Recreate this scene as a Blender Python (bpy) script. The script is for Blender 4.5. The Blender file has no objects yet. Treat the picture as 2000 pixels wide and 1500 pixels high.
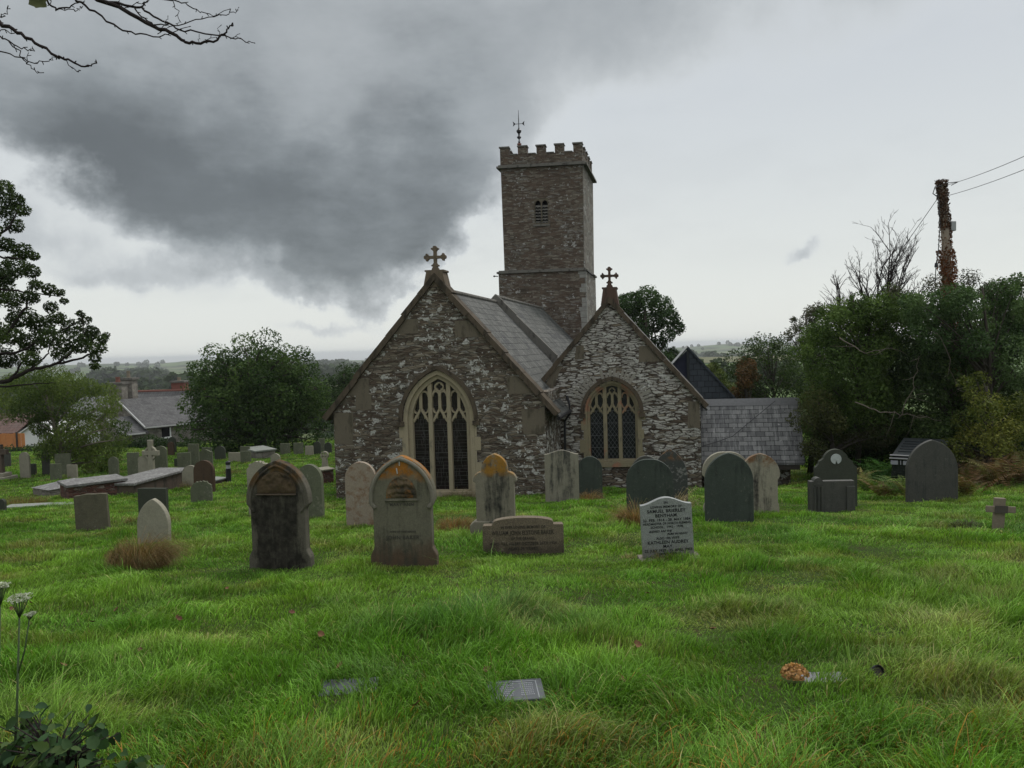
import bpy, math, random
import numpy as np
from mathutils import Vector, Matrix
from mathutils.geometry import tessellate_polygon
SC = bpy.context.scene
COL = SC.collection
rad = math.radians
# ------------------------------------------------------------------ camera
EYE = np.array([0.0, 0.0, 1.6])
PITCH = math.atan(70 / 1500); ROLL = rad(1.65)
_F = np.array([0, math.cos(PITCH), -math.sin(PITCH)])
_R0 = np.array([1.0, 0, 0]); _U0 = np.array([0, math.sin(PITCH), math.cos(PITCH)])
_R = math.cos(ROLL) * _R0 - math.sin(ROLL) * _U0
_U = math.sin(ROLL) * _R0 + math.cos(ROLL) * _U0
cd = bpy.data.cameras.new("camera"); cam = bpy.data.objects.new("camera", cd); COL.objects.link(cam)
cd.sensor_width = 36; cd.lens = 27; cd.clip_start = 0.05; cd.clip_end = 90000
cam.matrix_world = Matrix(((_R[0], _U[0], -_F[0], EYE[0]), (_R[1], _U[1], -_F[1], EYE[1]), (_R[2], _U[2], -_F[2], EYE[2]), (0, 0, 0, 1)))
SC.camera = cam
# ------------------------------------------------------------------ exposure
SC.view_settings.view_transform = 'Standard'; SC.view_settings.look = 'None'
SC.view_settings.exposure = 0.0; SC.view_settings.gamma = 1.0
SC.render.engine = 'CYCLES'
cy = SC.cycles
cy.max_bounces = 5; cy.diffuse_bounces = 3; cy.glossy_bounces = 2; cy.transmission_bounces = 3
cy.volume_bounces = 0; cy.transparent_max_bounces = 6
cy.use_denoising = True
cy.caustics_reflective = False; cy.caustics_refractive = False

# ------------------------------------------------------------------ node helper
class NT:
    def __init__(s, tree):
        s.t = tree; tree.nodes.clear()
    def n(s, typ, **kw):
        x = s.t.nodes.new(typ)
        for k, v in kw.items(): setattr(x, k, v)
        return x
    def link(s, a, b):
        if isinstance(a, (int, float)): b.default_value = a
        elif isinstance(a, (tuple, list)):
            a = tuple(a)
            if len(b.default_value) == 4 and len(a) == 3: a = a + (1,)
            b.default_value = a
        else: s.t.links.new(a, b)
    def m(s, op, a, b=0.0, c=0.0, clamp=False):
        x = s.n('ShaderNodeMath', operation=op); x.use_clamp = clamp
        for i, v in enumerate((a, b, c)):
            s.link(v, x.inputs[i])
        return x.outputs[0]
    def add(s, a, b): return s.m('ADD', a, b)
    def mul(s, a, b): return s.m('MULTIPLY', a, b)
    def sub(s, a, b): return s.m('SUBTRACT', a, b)
    def step(s, v, lo, hi, a=0.0, b=1.0):
        x = s.n('ShaderNodeMapRange', interpolation_type='SMOOTHSTEP')
        s.link(v, x.inputs[0]); s.link(lo, x.inputs[1]); s.link(hi, x.inputs[2]); s.link(a, x.inputs[3]); s.link(b, x.inputs[4])
        return x.outputs[0]
    def lin(s, v, lo, hi, a=0.0, b=1.0):
        x = s.n('ShaderNodeMapRange')
        s.link(v, x.inputs[0]); s.link(lo, x.inputs[1]); s.link(hi, x.inputs[2]); s.link(a, x.inputs[3]); s.link(b, x.inputs[4])
        return x.outputs[0]
    def mix(s, f, a, b, mode='MIX'):
        x = s.n('ShaderNodeMix', data_type='RGBA', blend_type=mode)
        s.link(f, x.inputs[0]); s.link(a, x.inputs[6]); s.link(b, x.inputs[7])
        return x.outputs[2]
    def vm(s, op, a, b=None, sc=None):
        x = s.n('ShaderNodeVectorMath', operation=op); s.link(a, x.inputs[0])
        if b is not None: s.link(b, x.inputs[1])
        if sc is not None: s.link(sc, x.inputs[3])
        return x.outputs[0]
    def noise(s, v, scale, detail=3, rough=0.55, out=0, dist=0.0):
        x = s.n('ShaderNodeTexNoise'); s.link(v, x.inputs['Vector'])
        x.inputs['Scale'].default_value = scale; x.inputs['Detail'].default_value = detail
        x.inputs['Roughness'].default_value = rough; x.inputs['Distortion'].default_value = dist
        return x.outputs[out]
    def vor(s, v, scale, feature='F1', rnd=1.0):
        x = s.n('ShaderNodeTexVoronoi', feature=feature); s.link(v, x.inputs['Vector'])
        x.inputs['Scale'].default_value = scale; x.inputs['Randomness'].default_value = rnd
        return x
    def ramp(s, v, stops):
        x = s.n('ShaderNodeValToRGB'); e = x.color_ramp.elements
        while len(e) < len(stops): e.new(0.5)
        for i, (p, c) in enumerate(stops):
            e[i].position = p; e[i].color = tuple(c) + (1,)
        s.link(v, x.inputs[0]); return x.outputs[0]
    def sep(s, v):
        x = s.n('ShaderNodeSeparateXYZ'); s.link(v, x.inputs[0]); return x.outputs
    def comb(s, a, b, c=0.0):
        x = s.n('ShaderNodeCombineXYZ')
        for i, v in enumerate((a, b, c)): s.link(v, x.inputs[i])
        return x.outputs[0]
    def obj(s): return s.n('ShaderNodeTexCoord').outputs['Object']
    def uv(s): return s.n('ShaderNodeTexCoord').outputs['UV']
    def attr(s, name):
        x = s.n('ShaderNodeAttribute', attribute_name=name); return x.outputs['Color']
    def out(s, col, rough=0.8, bump=None, bs=0.3, bd=0.02, metal=0.0, spec=0.3):
        p = s.n('ShaderNodeBsdfPrincipled'); s.link(col, p.inputs['Base Color']); s.link(rough, p.inputs['Roughness'])
        p.inputs['Metallic'].default_value = metal; p.inputs['Specular IOR Level'].default_value = spec
        if bump is not None:
            b = s.n('ShaderNodeBump'); b.inputs['Strength'].default_value = bs; b.inputs['Distance'].default_value = bd
            s.link(bump, b.inputs['Height']); s.link(b.outputs[0], p.inputs['Normal'])
        o = s.n('ShaderNodeOutputMaterial'); s.link(p.outputs[0], o.inputs[0]); return p

def mat(name):
    m = bpy.data.materials.new(name); m.use_nodes = True
    return m, NT(m.node_tree)

# ------------------------------------------------------------------ sky: nearly closed cloud over a NISHITA sky
SUN_EL, SUN_AZ = rad(48), rad(32)      # high, behind the church to the right
w = bpy.data.worlds.new("World"); SC.world = w; w.use_nodes = True
T = NT(w.node_tree)
d = T.n('ShaderNodeTexCoord').outputs['Generated']
dx, dy, dz = T.sep(d)
warp = T.noise(d, 3.0, 7, 0.58, out=1)
wv = T.vm('ADD', T.vm('SUBTRACT', warp, (0.5, 0.5, 0.5)), T.vm('SCALE', T.vm('SUBTRACT', T.noise(d, 11.0, 6, 0.6, out=1), (0.5, 0.5, 0.5)), sc=0.42))
wx, wy, wz = T.sep(wv)
az = T.add(T.m('ARCTAN2', dx, dy), T.mul(wx, 0.20))
el = T.add(T.m('ARCSINE', dz), T.mul(wy, 0.16))
def sky_px(x, y): return (x - 1000) / 1500, (680 - 0.0288 * (x - 1000) - y) / 1500
def blob(x, y, rx, ry, wgt, rot=0.0):
    a, e = sky_px(x, y)
    u = T.sub(az, a); v = T.sub(el, e)
    if rot:
        c, s_ = math.cos(rad(rot)), math.sin(rad(rot))
        u, v = T.add(T.mul(u, c), T.mul(v, s_)), T.sub(T.mul(v, c), T.mul(u, s_))
    q = T.add(T.m('POWER', T.m('ABSOLUTE', T.mul(u, 1500 / rx)), 2.0), T.m('POWER', T.m('ABSOLUTE', T.mul(v, 1500 / ry)), 2.0))
    return T.mul(T.m('EXPONENT', T.mul(q, -1.0)), wgt)
# low rain cloud: a bank with a ragged base that rises to left and right (direction of view, in radians)
EDGE = [(-300, 190), (0, 262), (50, 300), (120, 365), (190, 425), (270, 465), (360, 505), (450, 522), (540, 538), (610, 565), (680, 588), (740, 575), (800, 548), (860, 505), (915, 455), (960, 410), (1010, 370), (1080, 330), (1160, 300), (1300, 270)]
fine = T.noise(d, 8.0, 9, 0.62)
mid = T.noise(T.vm('MULTIPLY', d, (1, 1, 1.8)), 3.6, 8, 0.6)
fine2 = T.noise(T.vm('MULTIPLY', d, (1, 1, 2.4)), 2.6, 7, 0.62)
def curve(v, lo, hi, pts):
    x = T.n('ShaderNodeFloatCurve'); c = x.mapping.curves[0]
    c.points[0].location = pts[0]; c.points[1].location = pts[-1]
    for p in pts[1:-1]: c.points.new(*p)
    x.mapping.extend = 'HORIZONTAL'; x.mapping.update(); x.inputs[0].default_value = 1.0
    T.link(T.lin(v, lo, hi), x.inputs[1]); return x.outputs[0]
A0, A1 = sky_px(-300, 0)[0], sky_px(1300, 0)[0]; E0, E1 = -0.1, 0.65
low = T.lin(curve(az, A0, A1, [((sky_px(*p)[0] - A0) / (A1 - A0), (sky_px(*p)[1] - E0) / (E1 - E0)) for p in EDGE]), 0, 1, E0, E1)
hgt = T.add(T.sub(el, low), T.add(T.mul(T.sub(mid, .5), .11), T.mul(T.sub(fine, .5), .07)))
soft = T.lin(az, -.05, .06, .055, .15)                      # crisp base on the left, feathered towards the right
D = T.mul(T.step(T.m('DIVIDE', hgt, soft), -.15, 1.0), T.step(hgt, .06, .36, 1.0, .46))
D = T.mul(D, T.step(az, -.66, -.36, .62, 1.0))
D = T.mul(D, T.step(az, -.13, .06, 1.0, .42)); D = T.mul(D, T.step(az, .05, .36, 1.0, .30))
D = T.mul(D, T.lin(T.add(T.mul(mid, .5), T.mul(fine2, .5)), .36, .62, 1.20, .76))
for b in [(1280, 110, 460, 120, .14, 0), (1700, 40, 300, 70, .08, 0), (1547, 498, 40, 13, .20, 0), (1530, 504, 60, 8, .09, 0), (340, 575, 110, 22, .30, 0), (190, 515, 190, 42, .22, 0), (650, 610, 90, 12, .20, 0), (60, 430, 140, 90, .16, 0), (440, 540, 130, 24, .26, 0), (200, 450, 170, 40, .16, 0), (1500, 420, 300, 22, .06, -6), (1320, 330, 260, 40, .05, 0)]:
    D = T.add(D, T.mul(blob(*b), T.lin(fine, .3, .7, .5, 1.5)))
Dn = D
elr = T.m('ARCSINE', dz)
base = T.ramp(T.lin(elr, -0.02, 0.9), [(0.0, (0.80, 0.82, 0.78)), (0.10, (0.77, 0.80, 0.775)), (0.28, (0.66, 0.70, 0.72)), (0.50, (0.54, 0.58, 0.64)), (0.62, (0.80, 0.84, 0.90)), (1.0, (1.45, 1.5, 1.55))])
puff = T.step(T.noise(T.vm('MULTIPLY', d, (1, 1, 2.6)), 4.2, 9, 0.62), 0.44, 0.60)
leftw = T.step(az, 0.10, -0.40, 0.08, 0.60)
base = T.mix(T.mul(T.mul(puff, leftw), T.step(elr, 0.05, 0.14)), base, (0.43, 0.455, 0.475))
hi = T.step(elr, 0.46, 0.72)          # the low cloud bank thins towards the zenith
tone = T.ramp(Dn, [(0.0, (1, 1, 1)), (0.04, (1, 1, 1)), (0.25, (0.74, 0.75, 0.76)), (0.50, (0.51, 0.525, 0.54)), (0.78, (0.315, 0.333, 0.345)), (1.0, (0.215, 0.230, 0.239))])
mott = T.mix(T.step(T.add(T.mul(fine2, .8), T.mul(fine, .4)), .42, .78), (0.88, 0.88, 0.88), (1.2, 1.2, 1.2))
tone = T.mix(T.step(Dn, .35, .7), tone, T.mix(1.0, tone, mott, 'MULTIPLY'))
cl_hi = T.mix(1.0, (0.72, 0.755, 0.77), tone, 'MULTIPLY')
cloud = T.mix(T.step(Dn, .02, .25), base, cl_hi)
cloud = T.mix(hi, cloud, base)
sky = T.n('ShaderNodeTexSky', sky_type='NISHITA', sun_disc=False, sun_elevation=SUN_EL, sun_rotation=SUN_AZ)
bg1 = T.n('ShaderNodeBackground'); T.link(sky.outputs[0], bg1.inputs[0]); bg1.inputs[1].default_value = 0.08
bg2 = T.n('ShaderNodeBackground'); T.link(cloud, bg2.inputs[0]); bg2.inputs[1].default_value = 1.0
mx = T.n('ShaderNodeMixShader'); mx.inputs[0].default_value = 0.96
T.link(bg1.outputs[0], mx.inputs[1]); T.link(bg2.outputs[0], mx.inputs[2])
wo = T.n('ShaderNodeOutputWorld'); T.link(mx.outputs[0], wo.inputs[0])
# ------------------------------------------------------------------ weak sun through the overcast
sd = bpy.data.lights.new("sun", 'SUN'); sd.energy = 1.5; sd.angle = rad(12); sd.color = (1.0, 0.96, 0.90)
so = bpy.data.objects.new("sun", sd); COL.objects.link(so)
sdir = Vector((math.sin(SUN_AZ) * math.cos(SUN_EL), math.cos(SUN_AZ) * math.cos(SUN_EL), math.sin(SUN_EL)))
so.rotation_euler = sdir.to_track_quat('Z', 'Y').to_euler()
so.location = (0, 0, 40)
# ------------------------------------------------------------------ measuring helpers (photo pixel -> point at a real distance)
def ray(px, py): return _F + (px - 1000) / 1500 * _R + (750 - py) / 1500 * _U
def at(px, py, y):
    q = ray(px, py); return EYE + q * (y / q[1])
_gy = np.array([-30, -6, 0, 2.5, 6, 10, 16, 22, 28, 33, 45, 60, 75, 95])
_gz = np.array([-.6, -1.1, -1.5, -1.76, -2.22, -2.72, -3.42, -4.28, -4.85, -5.1, -5.65, -6.6, -8.2, -10.5])
_fy = np.linspace(-30, 95, 1251); _fz = np.interp(_fy, _gy, _gz)
_k = np.exp(-np.linspace(-2, 2, 41) ** 2); _k /= _k.sum()
_fz = np.convolve(np.pad(_fz, 20, mode='edge'), _k, 'valid')
def vnoise(x, y, sc, seed=0):
    x = np.asarray(x, float) / sc + 1000.37 + seed * 17.13; y = np.asarray(y, float) / sc + 1000.71 + seed * 9.7
    ix = np.floor(x).astype(np.int64); iy = np.floor(y).astype(np.int64); fx = x - ix; fy = y - iy
    fx = fx * fx * (3 - 2 * fx); fy = fy * fy * (3 - 2 * fy)
    def h(a, b):
        n = (a * 374761393 + b * 668265263 + seed * 974634) & 0x7fffffff
        n = ((n ^ (n >> 13)) * 1274126177) & 0x7fffffff
        return ((n ^ (n >> 16)) & 0xffff) / 65535.0
    return (h(ix, iy) * (1 - fx) + h(ix + 1, iy) * fx) * (1 - fy) + (h(ix, iy + 1) * (1 - fx) + h(ix + 1, iy + 1) * fx) * fy
def fbm(x, y, sc, seed=0, o=3):
    s = 0; a = .5; t = 0
    for i in range(o):
        s = s + a * vnoise(x, y, sc / 2 ** i, seed + i); t += a; a *= .55
    return s / t
def ground(x, y):
    x = np.asarray(x, float); y = np.asarray(y, float)
    z = EYE[2] + np.interp(y, _fy, _fz)
    near = np.clip(1 - np.abs(y - 12) / 40, 0, 1)
    z = z + near * (0.09 * (fbm(x, y, 3.2, 3) - .5) + 0.06 * (vnoise(x, y, .9, 5) - .5))
    bank = np.clip((x - 11.0 - 0.25 * (y - 15)) / 6, 0, 1) * np.clip((y - 8) / 6, 0, 1)      # low bank under the right-hand hedge
    z = z - 0.55 * np.exp(-((x - 6.6) / 2.6) ** 2 - ((y - 25.6) / 2.2) ** 2)      # hollow in front of the vestry
    return z + bank * 0.7
def gz(x, y): return float(ground(x, y))
def foot(px, py):
    """where the sight line through a pixel meets the turf"""
    q = ray(px, py); t = 1.5
    while t < 120:
        p = EYE + q * t
        if p[2] < gz(p[0], p[1]): return p
        t += 0.02
    return EYE + q * t
# ------------------------------------------------------------------ mesh helpers
def prop(o, label=None, cat=None, group=None, kind=None):
    if label: o["label"] = label
    if cat: o["category"] = cat
    if group: o["group"] = group
    if kind: o["kind"] = kind
    return o
def empty(name, loc, label, cat, group=None, rz=0.0, rx=0.0, ry=0.0):
    o = bpy.data.objects.new(name, None); COL.objects.link(o); o.location = tuple(float(v) for v in loc); o.rotation_euler = (rx, ry, rz)
    o.empty_display_size = 0.2
    return prop(o, label, cat, group)
class MB:
    def __init__(s): s.v = []; s.f = []; s.uv = None
    def add(s, vs, fs):
        b = len(s.v); s.v += [tuple(map(float, q)) for q in vs]; s.f += [tuple(b + i for i in q) for q in fs]; return s
    def box(s, x0, x1, y0, y1, z0, z1, f=None):
        q = [(x, y, z) for z in (z0, z1) for y in (y0, y1) for x in (x0, x1)]
        if f: q = [f(*p) for p in q]
        return s.add(q, [(0, 2, 3, 1), (4, 5, 7, 6), (0, 1, 5, 4), (2, 6, 7, 3), (0, 4, 6, 2), (1, 3, 7, 5)])
    def hexa(s, pts):   # 8 points: bottom four (ring), top four (ring)
        return s.add(pts, [(3, 2, 1, 0), (4, 5, 6, 7), (0, 1, 5, 4), (1, 2, 6, 5), (2, 3, 7, 6), (3, 0, 4, 7)])
    def tube(s, pts, radii, seg=6, cap=True):
        pts = [Vector(p) for p in pts]
        if isinstance(radii, (int, float)): radii = [radii] * len(pts)
        rings = []; up = Vector((0.13, 0.21, 0.97))
        for i, p in enumerate(pts):
            t = (pts[min(i + 1, len(pts) - 1)] - pts[max(i - 1, 0)])
            if t.length < 1e-9: t = Vector((0, 0, 1))
            t.normalize(); a = t.cross(up)
            if a.length < 1e-3: a = t.cross(Vector((1, 0, 0)))
            a.normalize(); b = t.cross(a)
            rings.append([p + (a * math.cos(2 * math.pi * k / seg) + b * math.sin(2 * math.pi * k / seg)) * radii[i] for k in range(seg)])
        vs = [q for r in rings for q in r]; fs = []
        for i in range(len(pts) - 1):
            for k in range(seg):
                fs.append((i * seg + k, i * seg + (k + 1) % seg, (i + 1) * seg + (k + 1) % seg, (i + 1) * seg + k))
        if cap: fs += [tuple(range(seg))[::-1], tuple((len(pts) - 1) * seg + k for k in range(seg))]
        return s.add(vs, fs)
    def lathe(s, prof, seg=12, c=(0, 0, 0)):
        vs = [(c[0] + r * math.cos(2 * math.pi * k / seg), c[1] + r * math.sin(2 * math.pi * k / seg), c[2] + z) for r, z in prof for k in range(seg)]
        fs = [(i * seg + k, i * seg + (k + 1) % seg, (i + 1) * seg + (k + 1) % seg, (i + 1) * seg + k) for i in range(len(prof) - 1) for k in range(seg)]
        fs += [tuple(range(seg))[::-1], tuple((len(prof) - 1) * seg + k for k in range(seg))]
        return s.add(vs, fs)
    def plate(s, outer, holes=(), y0=0.0, y1=0.1, f=None):
        """outline (x,z) counter-clockwise, extruded from y0 (front) to y1"""
        loops = [list(outer)] + [list(h) for h in holes]
        tri = tessellate_polygon([[Vector((p[0], p[1], 0)) for p in l] for l in loops])
        flat = [p for l in loops for p in l]; n = len(flat)
        vs = [(p[0], y0, p[1]) for p in flat] + [(p[0], y1, p[1]) for p in flat]
        fs = []
        for t in tri:
            a, b, c = (flat[i] for i in t)
            if (b[0] - a[0]) * (c[1] - a[1]) - (b[1] - a[1]) * (c[0] - a[0]) < 0: t = t[::-1]
            fs.append(tuple(t)); fs.append(tuple(n + i for i in t[::-1]))
        o = 0
        for li, l in enumerate(loops):
            k = len(l); ar = sum(l[i][0] * l[(i + 1) % k][1] - l[(i + 1) % k][0] * l[i][1] for i in range(k))
            ccw = ar > 0; good = ccw if li == 0 else not ccw
            for i in range(k):
                a, b = o + i, o + (i + 1) % k
                fs.append((b, a, n + a, n + b) if good else (a, b, n + b, n + a))
            o += k
        if f: vs = [f(*p) for p in vs]
        return s.add(vs, fs)
    def build(s, name, m, parent=None, smooth=False, bevel=0.0, uv=None):
        me = bpy.data.meshes.new(name); me.from_pydata(s.v, [], s.f); me.update()
        o = bpy.data.objects.new(name, me); COL.objects.link(o); me.materials.append(m)
        if smooth: me.polygons.foreach_set('use_smooth', [True] * len(me.polygons))
        if parent: o.parent = parent
        if bevel:
            b = o.modifiers.new("bevel", 'BEVEL'); b.width = bevel; b.segments = 2; b.limit_method = 'ANGLE'; b.angle_limit = rad(40)
        if uv:
            l = me.uv_layers.new(name="UVMap")
            for p in me.polygons:
                for li in p.loop_indices: l.data[li].uv = uv(me.vertices[me.loops[li].vertex_index].co, p.normal)
        return o
def np_mesh(name, V, F, m, col=None, parent=None, smooth=False):
    """V (N,3), F (M,k) all faces with k corners"""
    me = bpy.data.meshes.new(name); V = np.ascontiguousarray(V, dtype=np.float32); F = [np.ascontiguousarray(f, dtype=np.int32) for f in (F if isinstance(F, list) else [F])]
    me.vertices.add(len(V)); me.vertices.foreach_set('co', V.ravel())
    nl = sum(f.size for f in F); npol = sum(len(f) for f in F)
    me.loops.add(nl); me.loops.foreach_set('vertex_index', np.concatenate([f.ravel() for f in F]))
    st = []; o = 0
    for f in F:
        st.append(o + np.arange(len(f), dtype=np.int32) * f.shape[1]); o += f.size
    me.polygons.add(npol); me.polygons.foreach_set('loop_start', np.concatenate(st).astype(np.int32))
    if smooth: me.polygons.foreach_set('use_smooth', np.ones(npol, dtype=bool))
    me.update(calc_edges=True)
    if col is not None:
        a = me.attributes.new('col', 'FLOAT_COLOR', 'POINT')
        c = np.ones((len(V), 4), dtype=np.float32); c[:, :3] = col; a.data.foreach_set('color', c.ravel())
    me.materials.append(m)
    ob = bpy.data.objects.new(name, me); COL.objects.link(ob)
    if parent: ob.parent = parent
    return ob
# ================================================================== materials
def wall_mat(name, stops, mortar, pale, pale_thr, lichen, lichen_lo, scale=(2.6, 2.6, 9.0), seed=0.0, zmod=None, stain=(0.05, 0.045, 0.035), mort_w=0.05, blob_scale=3.2):
    m, T = mat(name); co = T.vm('ADD', T.obj(), (seed, seed * 1.7, seed * .3))
    wp = T.vm('SCALE', T.vm('SUBTRACT', T.noise(co, 1.4, 3, out=1), (0.5, 0.5, 0.5)), sc=0.13)
    wp2 = T.vm('SCALE', T.vm('SUBTRACT', T.noise(co, 9, 2, out=1), (0.5, 0.5, 0.5)), sc=0.035)
    c2 = T.vm('MULTIPLY', T.vm('ADD', T.vm('ADD', co, wp), wp2), scale)
    v = T.vor(c2, 1.0); e = T.vor(c2, 1.0, 'DISTANCE_TO_EDGE')
    r, g, b = T.sep(v.outputs['Color'])
    col = T.ramp(r, stops)
    big = T.noise(co, 0.55, 3, 0.6); fine = T.noise(co, 22, 4, 0.65)
    thr = T.add(pale_thr, T.mul(T.sub(0.5, big), 0.9))
    if zmod:
        z = T.sep(T.obj())[2]; thr = T.add(thr, T.lin(z, zmod[0], zmod[1], zmod[2], zmod[3]))
    pm = T.mul(T.step(T.sub(g, thr), -0.02, 0.03), T.step(T.noise(co, 11, 3), 0.30, 0.5))
    col = T.mix(pm, col, T.mix(b, pale, tuple(c * .72 for c in pale)))
    col = T.mix(T.step(T.noise(co, 1.1, 4, 0.65), 0.5, 0.72), col, T.mix(0.6, col, stain), 'MIX')
    col = T.mix(T.step(e.outputs['Distance'], 0.0, mort_w, 1.0, 0.0), col, mortar)
    lw = T.noise(T.vm('MULTIPLY', T.vm('ADD', co, T.vm('SCALE', wp2, sc=3.0)), (1, 1, 1.5)), blob_scale, 3, 0.5)
    lm = T.step(T.add(lw, T.mul(T.sub(big, 0.5), 0.35)), lichen_lo, lichen_lo + 0.035)
    lm = T.mul(lm, T.step(T.noise(co, 15, 3), 0.36, 0.5))
    lw2 = T.step(T.add(T.noise(co, 10, 2), T.mul(T.sub(big, 0.5), 0.3)), lichen_lo + .06, lichen_lo + 0.09)
    col = T.mix(T.m('MAXIMUM', lm, lw2), col, lichen)
    col = T.mix(1.0, col, T.mix(fine, (0.55, 0.55, 0.55), (1.4, 1.4, 1.4)), 'MULTIPLY')
    h = T.add(T.step(e.outputs['Distance'], 0.0, 0.12), T.add(T.mul(r, 0.7), T.mul(fine, 0.5)))
    T.out(col, 0.95, h, 0.75, 0.03, spec=0.15); return m
BROWN = [(0.0, (0.072, 0.055, 0.042)), (0.3, (0.118, 0.090, 0.066)), (0.6, (0.135, 0.120, 0.094)), (0.85, (0.185, 0.150, 0.108)), (1.0, (0.27, 0.24, 0.19))]
M_chancel = wall_mat("stone_rubble_dark", BROWN, (0.052, 0.043, 0.034), (0.25, 0.235, 0.20), 0.84, (0.46, 0.45, 0.41), 0.585, scale=(4.2, 4.2, 19.0), seed=3.1, mort_w=0.06, blob_scale=3.6)
M_aisle = wall_mat("stone_rubble_pale", BROWN, (0.055, 0.042, 0.033), (0.46, 0.44, 0.395), 0.42, (0.47, 0.46, 0.42), 0.63, scale=(3.1, 3.1, 15.0), seed=7.7, zmod=(-3.0, 2.6, 0.16, -0.42), mort_w=0.15)
M_tower = wall_mat("stone_tower_brown", [(0.0, (0.085, 0.062, 0.048)), (0.4, (0.125, 0.092, 0.069)), (0.75, (0.15, 0.126, 0.098)), (1.0, (0.215, 0.19, 0.152))], (0.085, 0.071, 0.056), (0.23, 0.215, 0.19), 0.90, (0.36, 0.355, 0.33), 0.66, scale=(3.6, 3.6, 15.0), seed=1.3, mort_w=0.07, blob_scale=4.0)
M_towerside = wall_mat("stone_tower_side_pale", [(0.0, (0.15, 0.14, 0.12)), (0.5, (0.20, 0.18, 0.15)), (1.0, (0.25, 0.23, 0.20))], (0.14, 0.13, 0.11), (0.33, 0.32, 0.29), 0.8, (0.40, 0.40, 0.38), 0.66, scale=(2.0, 2.0, 6.0), seed=2.3)  # paler version of the tower stone, used on its right side
M_house = wall_mat("stone_house_grey", [(0.0, (0.15, 0.135, 0.115)), (0.5, (0.20, 0.18, 0.155)), (1.0, (0.27, 0.25, 0.21))], (0.16, 0.15, 0.13), (0.30, 0.28, 0.24), 0.8, (0.3, 0.3, 0.28), 0.75, scale=(2.5, 2.5, 4.5), seed=5.0)
M_brickc = wall_mat("brick_red_old", [(0.0, (0.085, 0.04, 0.032)), (0.5, (0.12, 0.056, 0.044)), (1.0, (0.16, 0.09, 0.07))], (0.10, 0.085, 0.07), (0.25, 0.2, 0.17), 0.9, (0.3, 0.28, 0.25), 0.74, scale=(4.0, 4.0, 11.0), seed=9.0)

def ashlar_mat(name, a, b, dirt, dirt_lo=0.5, rust=None):
    m, T = mat(name); co = T.obj()
    col = T.mix(T.noise(co, 2.2, 5, 0.62), a, b)
    col = T.mix(T.step(T.noise(T.vm('MULTIPLY', co, (1.6, 1.6, .55)), 3.0, 5, 0.68), dirt_lo, dirt_lo + 0.18), col, dirt)
    if rust: col = T.mix(T.step(T.noise(T.vm('ADD', co, (4, 2, 9)), 1.7, 4, 0.6), 0.56, 0.66), col, rust)
    f = T.noise(co, 40, 4, 0.7)
    col = T.mix(1.0, col, T.mix(f, (0.7, 0.7, 0.7), (1.25, 1.25, 1.25)), 'MULTIPLY')
    T.out(col, 0.92, f, 0.5, 0.012, spec=0.15); return m
M_buff = ashlar_mat("stone_buff_dressed", (0.36, 0.30, 0.195), (0.29, 0.255, 0.18), (0.16, 0.145, 0.105), 0.55)
M_buff2 = ashlar_mat("stone_buff_weathered", (0.27, 0.23, 0.145), (0.21, 0.185, 0.12), (0.12, 0.11, 0.08), 0.5, rust=(0.30, 0.16, 0.10))
M_cope = ashlar_mat("stone_coping", (0.105, 0.083, 0.058), (0.080, 0.062, 0.044), (0.040, 0.034, 0.025), 0.46)
M_block = ashlar_mat("stone_quoin", (0.155, 0.132, 0.097), (0.125, 0.106, 0.078), (0.075, 0.066, 0.047), 0.50)
M_cross1 = ashlar_mat("stone_cross_brown", (0.17, 0.13, 0.09), (0.12, 0.095, 0.07), (0.07, 0.06, 0.045), 0.5)
M_cross2 = ashlar_mat("stone_cross_red", (0.105, 0.066, 0.05), (0.085, 0.056, 0.043), (0.055, 0.044, 0.035), 0.46)
M_grey = ashlar_mat("stone_string_grey", (0.17, 0.16, 0.14), (0.12, 0.115, 0.10), (0.06, 0.055, 0.048), 0.5)
M_redgranite = ashlar_mat("stone_red_sandstone", (0.115, 0.085, 0.064), (0.09, 0.07, 0.055), (0.05, 0.044, 0.036), 0.48)

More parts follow.
